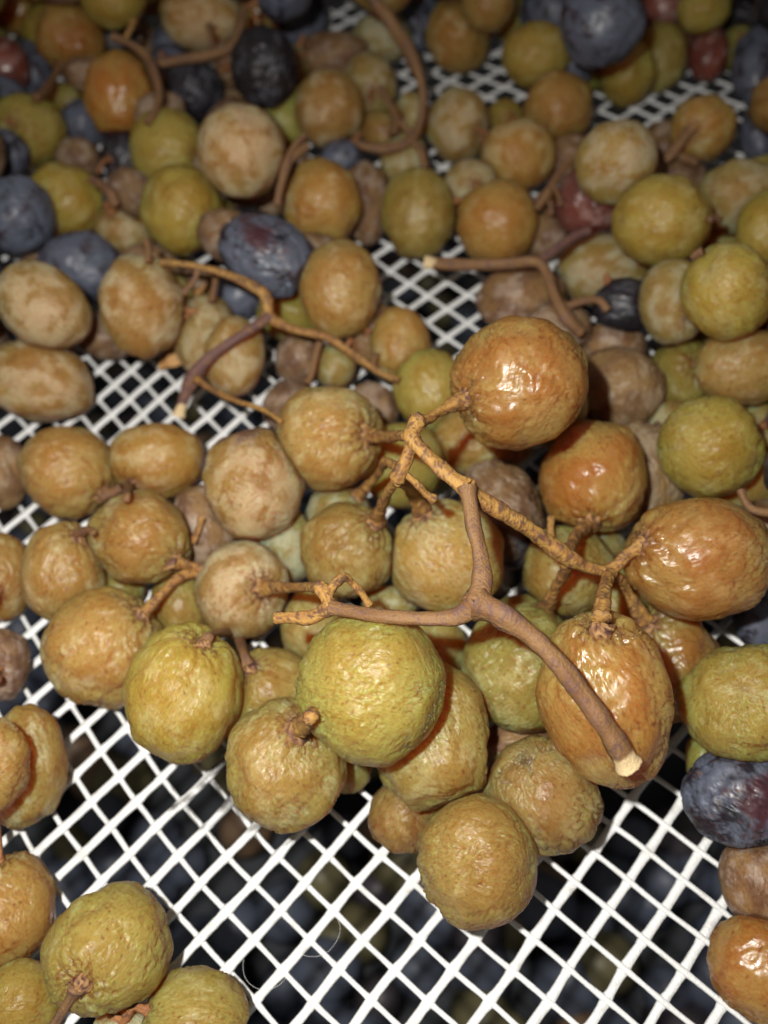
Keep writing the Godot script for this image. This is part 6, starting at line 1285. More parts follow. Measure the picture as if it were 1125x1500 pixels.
	twig(b, "pedicel", "rust", [Vector4(-56.3, 10.8, -228.3, 0.95), Vector4(-55.9, 10.4, -229.0, 0.62), Vector4(-55.1, 9.7, -230.6, 0.55), Vector4(-56.9, 10.7, -226.1, 0.58), Vector4(-57.4, 11.7, -223.5, 0.80)])
	twig(b, "pedicel", "rust", [Vector4(-59.6, 11.6, -249.1, 0.95), Vector4(-59.6, 10.7, -249.4, 0.62), Vector4(-59.7, 9.4, -249.8, 0.55), Vector4(-59.2, 9.9, -249.6, 0.58), Vector4(-59.8, 10.9, -248.7, 0.80)])
	twig(b, "pedicel", "rust", [Vector4(-131.1, 14.7, -280.0, 0.95), Vector4(-131.4, 15.5, -280.0, 0.62), Vector4(-132.1, 17.5, -279.8, 0.55), Vector4(-131.3, 13.9, -280.0, 0.58), Vector4(-129.2, 10.2, -280.2, 0.80)])
	twig(b, "pedicel", "rust", [Vector4(-83.9, 11.5, -285.9, 0.95), Vector4(-83.9, 12.4, -285.9, 0.62), Vector4(-83.9, 13.6, -285.9, 0.55), Vector4(-82.9, 10.6, -284.4, 0.58), Vector4(-83.4, 8.9, -284.3, 0.80)])
	twig(b, "pedicel", "rust", [Vector4(-120.1, 11.1, -251.0, 0.95), Vector4(-120.6, 11.7, -251.5, 0.62), Vector4(-121.7, 13.1, -252.6, 0.55), Vector4(-121.6, 10.2, -252.2, 0.58), Vector4(-119.7, 8.0, -252.2, 0.80)])
	twig(b, "pedicel", "rust", [Vector4(-49.5, 16.0, -260.1, 0.95), Vector4(-50.2, 16.6, -259.9, 0.62), Vector4(-51.2, 17.4, -259.6, 0.55), Vector4(-50.8, 16.5, -259.4, 0.58), Vector4(-52.0, 14.3, -259.0, 0.80)])
	twig(b, "pedicel", "rust", [Vector4(-92.0, 17.7, -255.7, 0.95), Vector4(-92.2, 18.5, -256.1, 0.62), Vector4(-92.5, 19.5, -256.6, 0.55), Vector4(-92.5, 19.1, -255.9, 0.58), Vector4(-91.9, 17.3, -255.7, 0.80)])
	twig(b, "pedicel", "rust", [Vector4(-51.6, 12.0, -229.1, 0.95), Vector4(-51.7, 12.8, -229.4, 0.62), Vector4(-51.8, 14.9, -229.9, 0.55), Vector4(-51.9, 12.5, -229.0, 0.58), Vector4(-51.9, 9.0, -228.7, 0.80)])
	twig(b, "pedicel", "rust", [Vector4(-86.7, 12.1, -261.0, 0.95), Vector4(-86.8, 13.0, -260.8, 0.62), Vector4(-87.1, 14.7, -260.5, 0.55), Vector4(-86.6, 11.4, -259.8, 0.58), Vector4(-86.9, 9.8, -260.2, 0.80)])
	twig(b, "pedicel", "rust", [Vector4(-139.5, 19.3, -262.0, 0.95), Vector4(-139.9, 18.8, -261.3, 0.62), Vector4(-141.1, 17.7, -259.9, 0.55), Vector4(-140.3, 15.5, -260.1, 0.58), Vector4(-141.2, 13.9, -261.1, 0.80)])
	twig(b, "pedicel", "rust", [Vector4(-168.8, 11.2, -239.8, 0.95), Vector4(-167.9, 11.6, -239.8, 0.62), Vector4(-166.0, 12.5, -239.9, 0.55), Vector4(-167.7, 10.9, -239.5, 0.58), Vector4(-169.1, 8.2, -239.3, 0.80)])
	twig(b, "pedicel", "rust", [Vector4(-162.0, 13.1, -248.1, 0.95), Vector4(-162.3, 13.5, -248.9, 0.62), Vector4(-163.2, 14.6, -251.0, 0.55), Vector4(-162.4, 10.6, -250.3, 0.58), Vector4(-161.5, 8.9, -249.0, 0.80)])
	twig(b, "pedicel", "rust", [Vector4(-175.0, 17.9, -267.8, 0.95), Vector4(-174.7, 17.2, -267.3, 0.62), Vector4(-173.9, 15.8, -266.1, 0.55), Vector4(-175.4, 15.9, -268.3, 0.58), Vector4(-175.3, 15.4, -270.3, 0.80)])
	twig(b, "pedicel", "rust", [Vector4(-151.7, 29.4, -235.2, 0.95), Vector4(-151.6, 29.5, -236.0, 0.62), Vector4(-151.4, 29.7, -237.6, 0.55), Vector4(-151.5, 28.0, -234.2, 0.58), Vector4(-153.2, 27.7, -230.4, 0.80)])
	twig(b, "pedicel", "rust", [Vector4(-119.1, 29.2, -239.9, 0.95), Vector4(-118.7, 28.7, -239.3, 0.62), Vector4(-118.2, 27.8, -238.2, 0.55), Vector4(-118.9, 28.3, -238.5, 0.58), Vector4(-119.2, 29.0, -238.7, 0.80)])
	twig(b, "pedicel", "rust", [Vector4(-175.3, 13.5, -268.6, 0.95), Vector4(-175.2, 14.1, -269.2, 0.62), Vector4(-175.0, 14.9, -270.0, 0.55), Vector4(-175.2, 13.5, -268.3, 0.58), Vector4(-174.1, 12.2, -268.2, 0.80)])
	twig(b, "pedicel", "rust", [Vector4(-147.7, 20.9, -241.4, 0.95), Vector4(-148.3, 21.0, -242.0, 0.62), Vector4(-149.9, 21.4, -243.4, 0.55), Vector4(-146.6, 19.2, -241.7, 0.58), Vector4(-144.9, 16.7, -238.9, 0.80)])
	twig(b, "pedicel", "rust", [Vector4(-158.7, 14.9, -293.8, 0.95), Vector4(-158.4, 15.5, -294.4, 0.62), Vector4(-157.7, 17.0, -295.9, 0.55), Vector4(-157.4, 14.8, -295.0, 0.58), Vector4(-158.2, 12.4, -295.0, 0.80)])
	twig(b, "pedicel", "rust", [Vector4(-156.6, 21.1, -261.5, 0.95), Vector4(-155.9, 20.6, -261.6, 0.62), Vector4(-154.2, 19.6, -262.0, 0.55), Vector4(-155.2, 19.9, -261.7, 0.58), Vector4(-157.2, 20.0, -262.3, 0.80)])
	twig(b, "pedicel", "rust", [Vector4(-182.3, 15.7, -278.1, 0.95), Vector4(-182.1, 16.6, -277.9, 0.62), Vector4(-181.7, 18.4, -277.5, 0.55), Vector4(-181.3, 18.0, -277.2, 0.58), Vector4(-181.8, 17.1, -277.2, 0.80)])
	twig(b, "pedicel", "rust", [Vector4(-135.4, 13.1, -268.6, 0.95), Vector4(-134.6, 13.6, -268.5, 0.62), Vector4(-133.1, 14.6, -268.3, 0.55), Vector4(-134.9, 13.1, -267.7, 0.58), Vector4(-135.7, 10.6, -267.0, 0.80)])
	twig(b, "pedicel", "rust", [Vector4(-150.3, 21.2, -244.4, 0.95), Vector4(-150.5, 21.5, -243.6, 0.62), Vector4(-150.8, 22.2, -241.7, 0.55), Vector4(-150.7, 20.2, -242.6, 0.58), Vector4(-151.4, 18.9, -243.1, 0.80)])
	twig(b, "pedicel", "rust", [Vector4(-133.8, 33.5, -229.4, 0.95), Vector4(-134.4, 33.6, -230.1, 0.62), Vector4(-135.9, 33.7, -232.0, 0.55), Vector4(-135.6, 31.8, -233.9, 0.58), Vector4(-135.2, 30.6, -233.9, 0.80)])
	twig(b, "pedicel", "rust", [Vector4(-105.0, 6.5, -267.1, 0.95), Vector4(-104.4, 6.2, -267.7, 0.62), Vector4(-102.9, 5.6, -269.1, 0.55), Vector4(-106.1, 6.6, -266.8, 0.58), Vector4(-107.4, 7.4, -264.5, 0.80)])
	twig(b, "pedicel", "rust", [Vector4(-158.3, 19.6, -224.1, 0.95), Vector4(-157.9, 19.7, -224.9, 0.62), Vector4(-157.1, 19.8, -226.3, 0.55), Vector4(-159.1, 17.8, -224.7, 0.58), Vector4(-160.0, 16.6, -223.4, 0.80)])
	twig(b, "pedicel", "rust", [Vector4(-117.8, 17.0, -303.0, 0.95), Vector4(-117.9, 17.8, -303.4, 0.62), Vector4(-118.2, 20.0, -304.4, 0.55), Vector4(-117.6, 17.8, -304.0, 0.58), Vector4(-117.5, 16.6, -303.7, 0.80)])
	twig(b, "pedicel", "rust", [Vector4(-161.4, 12.8, -251.7, 0.95), Vector4(-161.3, 13.4, -251.1, 0.62), Vector4(-161.1, 14.4, -250.0, 0.55), Vector4(-161.5, 13.1, -251.6, 0.58), Vector4(-163.7, 11.6, -253.7, 0.80)])
	twig(b, "pedicel", "rust", [Vector4(-84.0, 29.7, -249.5, 0.95), Vector4(-84.7, 29.7, -249.0, 0.62), Vector4(-86.2, 29.6, -247.9, 0.55), Vector4(-86.4, 28.0, -248.8, 0.58), Vector4(-87.2, 25.9, -248.7, 0.80)])
	twig(b, "pedicel", "rust", [Vector4(-119.5, 11.2, -232.1, 0.95), Vector4(-119.4, 11.5, -232.9, 0.62), Vector4(-119.3, 12.1, -234.8, 0.55), Vector4(-118.9, 11.1, -235.3, 0.58), Vector4(-118.9, 8.9, -234.9, 0.80)])
	twig(b, "pedicel", "rust", [Vector4(-39.8, 31.4, -234.1, 0.95), Vector4(-40.5, 31.2, -233.6, 0.62), Vector4(-42.2, 30.7, -232.7, 0.55), Vector4(-41.2, 29.0, -233.3, 0.58), Vector4(-40.6, 26.8, -232.4, 0.80)])
	twig(b, "pedicel", "rust", [Vector4(-167.5, 13.6, -224.5, 0.95), Vector4(-167.0, 14.3, -224.7, 0.62), Vector4(-166.3, 15.1, -225.0, 0.55), Vector4(-165.2, 14.8, -225.3, 0.58), Vector4(-164.4, 14.0, -225.4, 0.80)])
	twig(b, "pedicel", "rust", [Vector4(-70.9, 14.4, -237.7, 0.95), Vector4(-71.0, 15.2, -237.3, 0.62), Vector4(-71.3, 16.5, -236.7, 0.55), Vector4(-71.4, 16.2, -236.6, 0.58), Vector4(-70.9, 14.4, -236.2, 0.80)])
	twig(b, "pedicel", "rust", [Vector4(-63.6, 10.8, -212.7, 0.95), Vector4(-63.8, 11.6, -213.1, 0.62), Vector4(-64.4, 13.5, -214.4, 0.55), Vector4(-64.4, 13.3, -214.3, 0.58), Vector4(-64.5, 13.7, -214.6, 0.80)])
	twig(b, "pedicel", "rust", [Vector4(-86.8, 13.1, -223.1, 0.95), Vector4(-86.3, 12.4, -222.9, 0.62), Vector4(-85.1, 10.5, -222.6, 0.55), Vector4(-86.3, 10.5, -222.2, 0.58), Vector4(-86.2, 10.3, -223.7, 0.80)])
	twig(b, "pedicel", "rust", [Vector4(-73.3, 7.4, -270.9, 0.95), Vector4(-73.5, 7.6, -270.0, 0.62), Vector4(-73.8, 8.0, -268.8, 0.55), Vector4(-72.7, 7.5, -269.0, 0.58), Vector4(-74.4, 5.8, -269.2, 0.80)])
	twig(b, "pedicel", "rust", [Vector4(-91.3, 11.4, -270.0, 0.95), Vector4(-90.9, 12.2, -270.0, 0.62), Vector4(-90.2, 13.8, -270.0, 0.55), Vector4(-90.4, 10.2, -270.8, 0.58), Vector4(-91.9, 8.6, -270.3, 0.80)])
	twig(b, "pedicel", "rust", [Vector4(-49.6, 19.9, -221.9, 0.95), Vector4(-49.8, 20.2, -221.1, 0.62), Vector4(-50.1, 20.5, -219.9, 0.55), Vector4(-50.5, 18.3, -222.3, 0.58), Vector4(-50.4, 17.2, -224.2, 0.80)])
	twig(b, "pedicel", "rust", [Vector4(-71.2, 11.0, -230.8, 0.95), Vector4(-71.2, 11.6, -231.5, 0.62), Vector4(-71.1, 12.7, -232.8, 0.55), Vector4(-72.1, 11.0, -232.3, 0.58), Vector4(-71.9, 9.3, -230.9, 0.80)])
	twig(b, "pedicel", "rust", [Vector4(-66.9, 16.4, -211.3, 0.95), Vector4(-67.0, 16.1, -212.1, 0.62), Vector4(-67.0, 15.6, -213.9, 0.55), Vector4(-67.4, 12.7, -214.5, 0.58), Vector4(-68.8, 10.6, -213.4, 0.80)])
	b = bunch("left_blue")
	grape(b, Vector3(-107.9, 9.9, -210.5), 10.8, 10.2, Vector3(1, -0.04, 0), Vector3(-0.06, 0.77, 0.64), "Y", 53, 0.00)
	grape(b, Vector3(-109.7, 13, -196.9), 6.2, 6.0, Vector3(-0.02, -0.5, 0.87), Vector3(0.34, -0.48, -0.81), "K", 32, 0.00)
	grape(b, Vector3(-98.6, 16.6, -167.7), 10.0, 9.3, Vector3(-0.02, -0.5, 0.87), Vector3(-0.75, -0.44, -0.5), "K", 56, 0.00, "dark blue grape cut by the left edge")
	grape(b, Vector3(-91.4, 9.3, -181), 10.3, 9.7, Vector3(1, -0.04, 0), Vector3(0.54, -0.44, -0.71), "Y", 54, 0.00)
	grape(b, Vector3(-82.5, 8.7, -156.3), 10.1, 8.7, Vector3(1, -0.04, 0), Vector3(-0.98, -0.18, -0.08), "K", 54, 0.00, "dusty blue grape above the cream grapes")
	grape(b, Vector3(-74.4, 6.7, -172), 7.6, 6.9, Vector3(1, -0.04, 0), Vector3(-0.21, 0.97, 0.12), "D", 40, 0.00)
	grape(b, Vector3(-94, 5.7, -204.3), 6.3, 5.9, Vector3(1, -0.04, 0), Vector3(-0.17, -0.49, -0.86), "M", 31, 0.00)
	grape(b, Vector3(-79.7, 6.5, -203.6), 7.8, 6.2, Vector3(-0.02, -0.5, 0.87), Vector3(-0.44, 0.41, 0.8), "N", 36, 0.00)
	grape(b, Vector3(-80.6, 22.8, -129.1), 10.6, 8.8, Vector3(0.78, -0.34, 0.53), Vector3(-0.71, 0.06, -0.7), "D", 64, 0.00, "cream grape with thick pale bloom")
	grape(b, Vector3(-85.2, 9.7, -119), 11.9, 9.0, Vector3(0.97, -0.14, 0.18), Vector3(-0.27, 0.62, -0.73), "D", 66, 0.00)
	grape(b, Vector3(-73.1, 6.2, -136), 7.3, 6.0, Vector3(1, -0.04, 0), Vector3(-0.71, 0.57, 0.43), "M", 40, 0.00)
	grape(b, Vector3(-95, 5.3, -158.7), 6.0, 5.3, Vector3(1, -0.04, 0), Vector3(0.17, 0.9, 0.41), "M", 32, 0.00)
	grape(b, Vector3(-99.9, 5.1, -142.4), 6.8, 4.4, Vector3(-0.02, -0.5, 0.87), Vector3(0.21, 0.55, -0.81), "K", 23, 0.00)
	grape(b, Vector3(-148.1, 8.2, -179), 8.6, 8.6, Vector3(1, -0.04, 0), Vector3(0.45, 0.74, -0.5), "Y", 22, 0.00)
	grape(b, Vector3(-162, 9.3, -199.2), 9.8, 9.8, Vector3(1, -0.04, 0), Vector3(0.76, 0.6, 0.24), "M", 22, 0.00)
	grape(b, Vector3(-141.3, 24.3, -203), 8.6, 8.6, Vector3(1, -0.04, 0), Vector3(-0.72, -0.65, -0.25), "N", 22, 0.00)
	grape(b, Vector3(-129, 7.7, -156.8), 8.1, 8.1, Vector3(1, -0.04, 0), Vector3(0.46, 0.72, -0.52), "G", 22, 0.00)
	grape(b, Vector3(-130.6, 7.9, -188.1), 8.3, 8.3, Vector3(1, -0.04, 0), Vector3(0.18, 0.36, -0.91), "M", 22, 0.00)
	grape(b, Vector3(-118.7, 27.4, -193.8), 8.6, 8.6, Vector3(1, -0.04, 0), Vector3(0.65, -0.7, -0.3), "K", 22, 0.00)
	grape(b, Vector3(-119.9, 7.9, -171.7), 8.3, 8.3, Vector3(1, -0.04, 0), Vector3(-0.07, -0.91, -0.4), "Y", 22, 0.00)
	grape(b, Vector3(-100.9, 15.9, -126.6), 8.5, 8.5, Vector3(1, -0.04, 0), Vector3(0.2, -0.12, -0.97), "M", 22, 0.00)
	grape(b, Vector3(-134.5, 27.3, -154.3), 9.8, 9.8, Vector3(1, -0.04, 0), Vector3(0.41, -0.88, -0.24), "M", 22, 0.00)
	grape(b, Vector3(-129.9, 19.4, -124.9), 8.9, 8.9, Vector3(1, -0.04, 0), Vector3(0.7, 0.59, -0.4), "N", 22, 0.00)
	grape(b, Vector3(-119, 8.6, -138), 9.1, 9.1, Vector3(1, -0.04, 0), Vector3(0.67, -0.49, -0.56), "N", 22, 0.00)
	grape(b, Vector3(-110.7, 34.3, -157), 9.5, 9.5, Vector3(1, -0.04, 0), Vector3(0.39, -0.9, -0.2), "M", 22, 0.00)
	grape(b, Vector3(-135.4, 9.1, -215.1), 9.6, 9.6, Vector3(1, -0.04, 0), Vector3(0.33, 0.54, 0.77), "Y", 22, 0.00)
	grape(b, Vector3(-144.7, 24.8, -178.3), 8.7, 8.7, Vector3(1, -0.04, 0), Vector3(-0.05, -0.98, 0.2), "Y", 22, 0.00)
	grape(b, Vector3(-95, 30.3, -121.9), 8.3, 8.3, Vector3(1, -0.04, 0), Vector3(-0.49, -0.87, 0.08), "N", 22, 0.00)
	grape(b, Vector3(-146.1, 9, -158.7), 9.5, 9.5, Vector3(1, -0.04, 0), Vector3(0.88, 0.46, -0.08), "N", 22, 0.00)
	grape(b, Vector3(-110.6, 12.1, -152), 9.0, 9.0, Vector3(1, -0.04, 0), Vector3(0.72, 0, 0.69), "K", 22, 0.00)
	grape(b, Vector3(-110.1, 26.8, -179.5), 8.9, 8.9, Vector3(1, -0.04, 0), Vector3(-0.72, 0.52, 0.46), "M", 22, 0.00)
	grape(b, Vector3(-140.1, 15.8, -142.2), 8.6, 8.6, Vector3(1, -0.04, 0), Vector3(-0.87, -0.48, -0.06), "K", 22, 0.00)
	grape(b, Vector3(-124.3, 29.4, -169.9), 8.1, 8.1, Vector3(1, -0.04, 0), Vector3(-0.75, -0.64, -0.17), "M", 22, 0.00)
	grape(b, Vector3(-101.6, 34.3, -107), 9.4, 9.4, Vector3(1, -0.04, 0), Vector3(-0.1, -0.19, -0.98), "N", 22, 0.00)
	grape(b, Vector3(-124, 32.1, -133.5), 8.8, 8.8, Vector3(1, -0.04, 0), Vector3(0.67, -0.59, 0.45), "M", 22, 0.00)
	grape(b, Vector3(-113.7, 26.9, -122.4), 8.0, 8.0, Vector3(1, -0.04, 0), Vector3(-0.63, -0.21, -0.75), "M", 22, 0.00)
	grape(b, Vector3(-143.5, 8.1, -198.7), 8.5, 8.5, Vector3(1, -0.04, 0), Vector3(0.65, 0.75, 0.07), "N", 22, 0.00)
	grape(b, Vector3(-109, 27, -140.1), 8.9, 8.9, Vector3(1, -0.04, 0), Vector3(-0.65, 0.72, 0.23), "K", 22, 0.00)
	grape(b, Vector3(-122, 21, -211.5), 8.7, 8.7, Vector3(1, -0.04, 0), Vector3(0.58, -0.74, -0.34), "Y", 22, 0.00)
	grape(b, Vector3(-117, 6.2, -190.8), 7.1, 5.2, Vector3(0.57, -0.43, 0.7), Vector3(-0.47, 0.77, -0.44), "M", 22, 0.00)
	grape(b, Vector3(-88.2, 6.7, -139), 7.6, 5.9, Vector3(0.96, -0.17, 0.23), Vector3(0.45, 0.1, -0.89), "M", 22, 0.00)
	grape(b, Vector3(-76.5, 6.2, -184.2), 7.0, 4.8, Vector3(0.98, -0.12, 0.13), Vector3(-0.12, 0.78, 0.61), "K", 22, 0.00)
	grape(b, Vector3(-126.1, 6.9, -201.5), 7.9, 5.9, Vector3(0.99, 0.05, -0.15), Vector3(0.71, -0.19, -0.68), "M", 22, 0.00)
	grape(b, Vector3(-108.3, 5.9, -179.6), 6.7, 5.9, Vector3(0.94, 0.14, -0.3), Vector3(-0.14, 0.97, -0.19), "M", 22, 0.00)
	grape(b, Vector3(-69.1, 17.9, -172.7), 6.7, 5.4, Vector3(0.6, -0.42, 0.68), Vector3(0.58, -0.67, 0.47), "M", 22, 0.00)
	twig(b, "main_stem", "brown", [Vector4(-77.9, 23.4, -171.5, 0.86), Vector4(-74.5, 23.1, -169.2, 1.14), Vector4(-72.0, 22.5, -166.4, 1.28), Vector4(-71.3, 20.6, -165.1, 1.14)])
	twig(b, "branch", "brown", [Vector4(-57.3, 30.1, -141.0, 0.64), Vector4(-56.5, 29.7, -138.4, 0.76), Vector4(-56.5, 29.1, -135.3, 0.63)])
	twig(b, "pedicel", "rust", [Vector4(-108.5, 17.4, -204.3, 0.95), Vector4(-108.6, 18.1, -203.7, 0.62), Vector4(-108.7, 19.1, -203.0, 0.55), Vector4(-108.5, 16.3, -205.5, 0.58), Vector4(-108.4, 13.7, -206.6, 0.80)])
	twig(b, "pedicel", "rust", [Vector4(-91.0, 7.1, -157.0, 0.95), Vector4(-91.9, 7.0, -157.1, 0.62), Vector4(-93.5, 6.7, -157.2, 0.55), Vector4(-89.1, 6.3, -156.9, 0.58), Vector4(-85.5, 6.2, -156.2, 0.80)])
	twig(b, "pedicel", "rust", [Vector4(-75.9, 13.3, -171.2, 0.95), Vector4(-76.1, 14.2, -171.1, 0.62), Vector4(-76.5, 16.3, -170.8, 0.55), Vector4(-75.9, 13.9, -172.1, 0.58), Vector4(-75.4, 11.9, -171.1, 0.80)])
	twig(b, "pedicel", "rust", [Vector4(-82.5, 9.2, -198.5, 0.95), Vector4(-82.9, 9.6, -197.7, 0.62), Vector4(-83.5, 10.1, -196.6, 0.55), Vector4(-84.5, 9.0, -195.0, 0.58), Vector4(-85.3, 8.5, -193.6, 0.80)])
	twig(b, "pedicel", "rust", [Vector4(-87.8, 15.7, -126.0, 0.95), Vector4(-88.1, 16.3, -126.7, 0.62), Vector4(-88.6, 17.5, -128.2, 0.55), Vector4(-89.5, 15.1, -128.2, 0.58), Vector4(-89.1, 12.9, -128.0, 0.80)])
	twig(b, "pedicel", "rust", [Vector4(-77.5, 9.7, -133.3, 0.95), Vector4(-78.1, 10.2, -132.9, 0.62), Vector4(-80.0, 11.6, -131.8, 0.55), Vector4(-80.7, 9.1, -131.1, 0.58), Vector4(-80.6, 6.3, -130.9, 0.80)])
	twig(b, "pedicel", "rust", [Vector4(-94.1, 10.0, -156.6, 0.95), Vector4(-94.0, 10.8, -156.2, 0.62), Vector4(-93.8, 11.8, -155.7, 0.55), Vector4(-93.6, 11.2, -156.1, 0.58), Vector4(-94.3, 9.6, -157.6, 0.80)])
	twig(b, "pedicel", "rust", [Vector4(-98.8, 7.9, -146.5, 0.95), Vector4(-98.6, 8.4, -147.3, 0.62), Vector4(-98.1, 9.7, -149.2, 0.55), Vector4(-98.3, 8.0, -148.5, 0.58), Vector4(-98.6, 8.1, -149.0, 0.80)])
	twig(b, "pedicel", "rust", [Vector4(-144.5, 14.0, -183.0, 0.95), Vector4(-144.1, 14.7, -183.4, 0.62), Vector4(-143.4, 15.9, -184.2, 0.55), Vector4(-142.3, 15.4, -185.4, 0.58), Vector4(-141.0, 14.8, -187.5, 0.80)])
	twig(b, "pedicel", "rust", [Vector4(-155.0, 14.7, -197.0, 0.95), Vector4(-154.3, 15.3, -196.8, 0.62), Vector4(-153.2, 16.2, -196.4, 0.55), Vector4(-150.5, 16.6, -195.9, 0.58), Vector4(-147.7, 14.2, -195.0, 0.80)])
	twig(b, "pedicel", "rust", [Vector4(-125.5, 13.2, -160.8, 0.95), Vector4(-125.1, 13.8, -161.3, 0.62), Vector4(-124.4, 14.9, -162.1, 0.55), Vector4(-125.1, 12.4, -161.3, 0.58), Vector4(-125.8, 9.9, -159.7, 0.80)])
	twig(b, "pedicel", "rust", [Vector4(-129.2, 10.7, -195.1, 0.95), Vector4(-129.1, 11.0, -196.0, 0.62), Vector4(-128.7, 11.7, -197.9, 0.55), Vector4(-127.8, 9.3, -196.6, 0.58), Vector4(-129.8, 6.3, -195.8, 0.80)])
	twig(b, "pedicel", "rust", [Vector4(-113.5, 21.9, -196.2, 0.95), Vector4(-112.9, 21.2, -196.5, 0.62), Vector4(-111.9, 20.2, -196.9, 0.55), Vector4(-112.9, 21.6, -195.8, 0.58), Vector4(-115.9, 22.6, -195.8, 0.80)])
	twig(b, "pedicel", "rust", [Vector4(-130.8, 19.3, -156.5, 0.95), Vector4(-130.4, 18.5, -156.7, 0.62), Vector4(-129.7, 17.0, -157.1, 0.55), Vector4(-129.9, 18.0, -154.1, 0.58), Vector4(-131.4, 19.3, -152.8, 0.80)])
	twig(b, "pedicel", "rust", [Vector4(-124.1, 24.3, -128.3, 0.95), Vector4(-123.5, 24.8, -128.6, 0.62), Vector4(-122.6, 25.6, -129.2, 0.55), Vector4(-122.4, 23.3, -130.6, 0.58), Vector4(-122.2, 21.4, -131.6, 0.80)])
	twig(b, "pedicel", "rust", [Vector4(-132.4, 13.9, -208.2, 0.95), Vector4(-132.1, 14.4, -207.5, 0.62), Vector4(-131.3, 15.8, -205.6, 0.55), Vector4(-132.5, 14.2, -207.1, 0.58), Vector4(-132.3, 11.6, -207.2, 0.80)])
	twig(b, "pedicel", "rust", [Vector4(-138.3, 13.1, -159.4, 0.95), Vector4(-137.5, 13.6, -159.5, 0.62), Vector4(-135.4, 14.7, -159.7, 0.55), Vector4(-138.5, 12.0, -158.7, 0.58), Vector4(-140.3, 9.6, -158.7, 0.80)])
	twig(b, "pedicel", "rust", [Vector4(-104.5, 12.1, -146.3, 0.95), Vector4(-103.9, 12.1, -145.7, 0.62), Vector4(-103.1, 12.1, -144.9, 0.55), Vector4(-104.7, 10.1, -146.5, 0.58), Vector4(-105.4, 8.4, -147.3, 0.80)])
	twig(b, "pedicel", "rust", [Vector4(-116.1, 31.1, -175.7, 0.95), Vector4(-116.8, 31.6, -175.3, 0.62), Vector4(-117.7, 32.2, -174.7, 0.55), Vector4(-115.8, 30.2, -176.5, 0.58), Vector4(-111.7, 27.2, -177.2, 0.80)])
	twig(b, "pedicel", "rust", [Vector4(-102.4, 32.7, -115.6, 0.95), Vector4(-102.5, 32.5, -116.5, 0.62), Vector4(-102.7, 32.1, -118.7, 0.55), Vector4(-102.2, 30.0, -118.6, 0.58), Vector4(-101.5, 28.5, -118.6, 0.80)])
	twig(b, "pedicel", "rust", [Vector4(-118.5, 27.3, -129.8, 0.95), Vector4(-117.9, 26.8, -129.4, 0.62), Vector4(-116.8, 25.8, -128.7, 0.55), Vector4(-117.8, 25.2, -128.8, 0.58), Vector4(-119.4, 24.1, -129.6, 0.80)])
	twig(b, "pedicel", "rust", [Vector4(-138.4, 14.0, -198.1, 0.95), Vector4(-137.8, 14.7, -198.1, 0.62), Vector4(-136.2, 16.5, -197.9, 0.55), Vector4(-134.5, 16.6, -198.3, 0.58), Vector4(-134.6, 15.9, -198.8, 0.80)])
	twig(b, "pedicel", "rust", [Vector4(-114.4, 33.0, -138.3, 0.95), Vector4(-115.0, 33.6, -138.1, 0.62), Vector4(-116.1, 34.9, -137.7, 0.55), Vector4(-115.9, 34.0, -138.2, 0.58), Vector4(-116.0, 32.5, -138.5, 0.80)])
	twig(b, "pedicel", "rust", [Vector4(-119.9, 10.9, -193.4, 0.95), Vector4(-120.3, 11.6, -193.8, 0.62), Vector4(-121.2, 13.1, -194.7, 0.55), Vector4(-121.1, 12.1, -193.6, 0.58), Vector4(-120.4, 9.2, -193.7, 0.80)])
	twig(b, "pedicel", "rust", [Vector4(-85.2, 7.3, -144.8, 0.95), Vector4(-84.8, 7.4, -145.6, 0.62), Vector4(-83.8, 7.7, -147.7, 0.55), Vector4(-85.2, 6.3, -146.3, 0.58), Vector4(-86.0, 4.4, -144.9, 0.80)])
	twig(b, "pedicel", "rust", [Vector4(-77.2, 10.9, -180.5, 0.95), Vector4(-77.4, 11.6, -180.0, 0.62), Vector4(-77.6, 12.9, -179.0, 0.55), Vector4(-76.7, 13.1, -178.2, 0.58), Vector4(-77.8, 11.9, -176.4, 0.80)])
	twig(b, "pedicel", "rust", [Vector4(-109.1, 11.6, -180.7, 0.95), Vector4(-109.3, 12.4, -180.9, 0.62), Vector4(-109.6, 14.5, -181.3, 0.55), Vector4(-109.9, 11.6, -180.9, 0.58), Vector4(-108.7, 8.7, -179.4, 0.80)])
	b = bunch("upper_mid")
	grape(b, Vector3(-62.5, 16.6, -190.6), 10.2, 9.8, Vector3(-0.02, -0.5, 0.87), Vector3(0.89, 0.17, 0.43), "Y", 55, 0.00)
	grape(b, Vector3(-55.8, 17.1, -166.3), 10.3, 9.7, Vector3(-0.02, -0.5, 0.87), Vector3(0.7, 0.38, -0.6), "Y", 58, 0.00, "yellow green grape")
	grape(b, Vector3(-38.7, 30.2, -170.3), 10.1, 9.9, Vector3(-0.02, -0.5, 0.87), Vector3(-0.31, -0.94, -0.15), "D", 61, 0.00, "pale grape dusted with cream bloom around an amber patch")
	grape(b, Vector3(-21, 15.4, -169.3), 10.4, 9.7, Vector3(-0.02, -0.5, 0.87), Vector3(-0.69, 0.39, -0.61), "A", 58, 0.00)
	grape(b, Vector3(-41, 6.6, -183), 8.5, 5.9, Vector3(1, -0.04, 0), Vector3(-0.58, 0.81, 0.05), "M", 39, 0.00)
	grape(b, Vector3(-10.5, 7.7, -178.5), 10.5, 6.5, Vector3(-0.02, -0.5, 0.87), Vector3(-0.91, 0.37, -0.19), "M", 47, 0.00)
	grape(b, Vector3(-31.1, 5.3, -196.1), 5.7, 5.7, Vector3(1, -0.04, 0), Vector3(-0.56, 0.63, 0.54), "M", 30, 0.00)
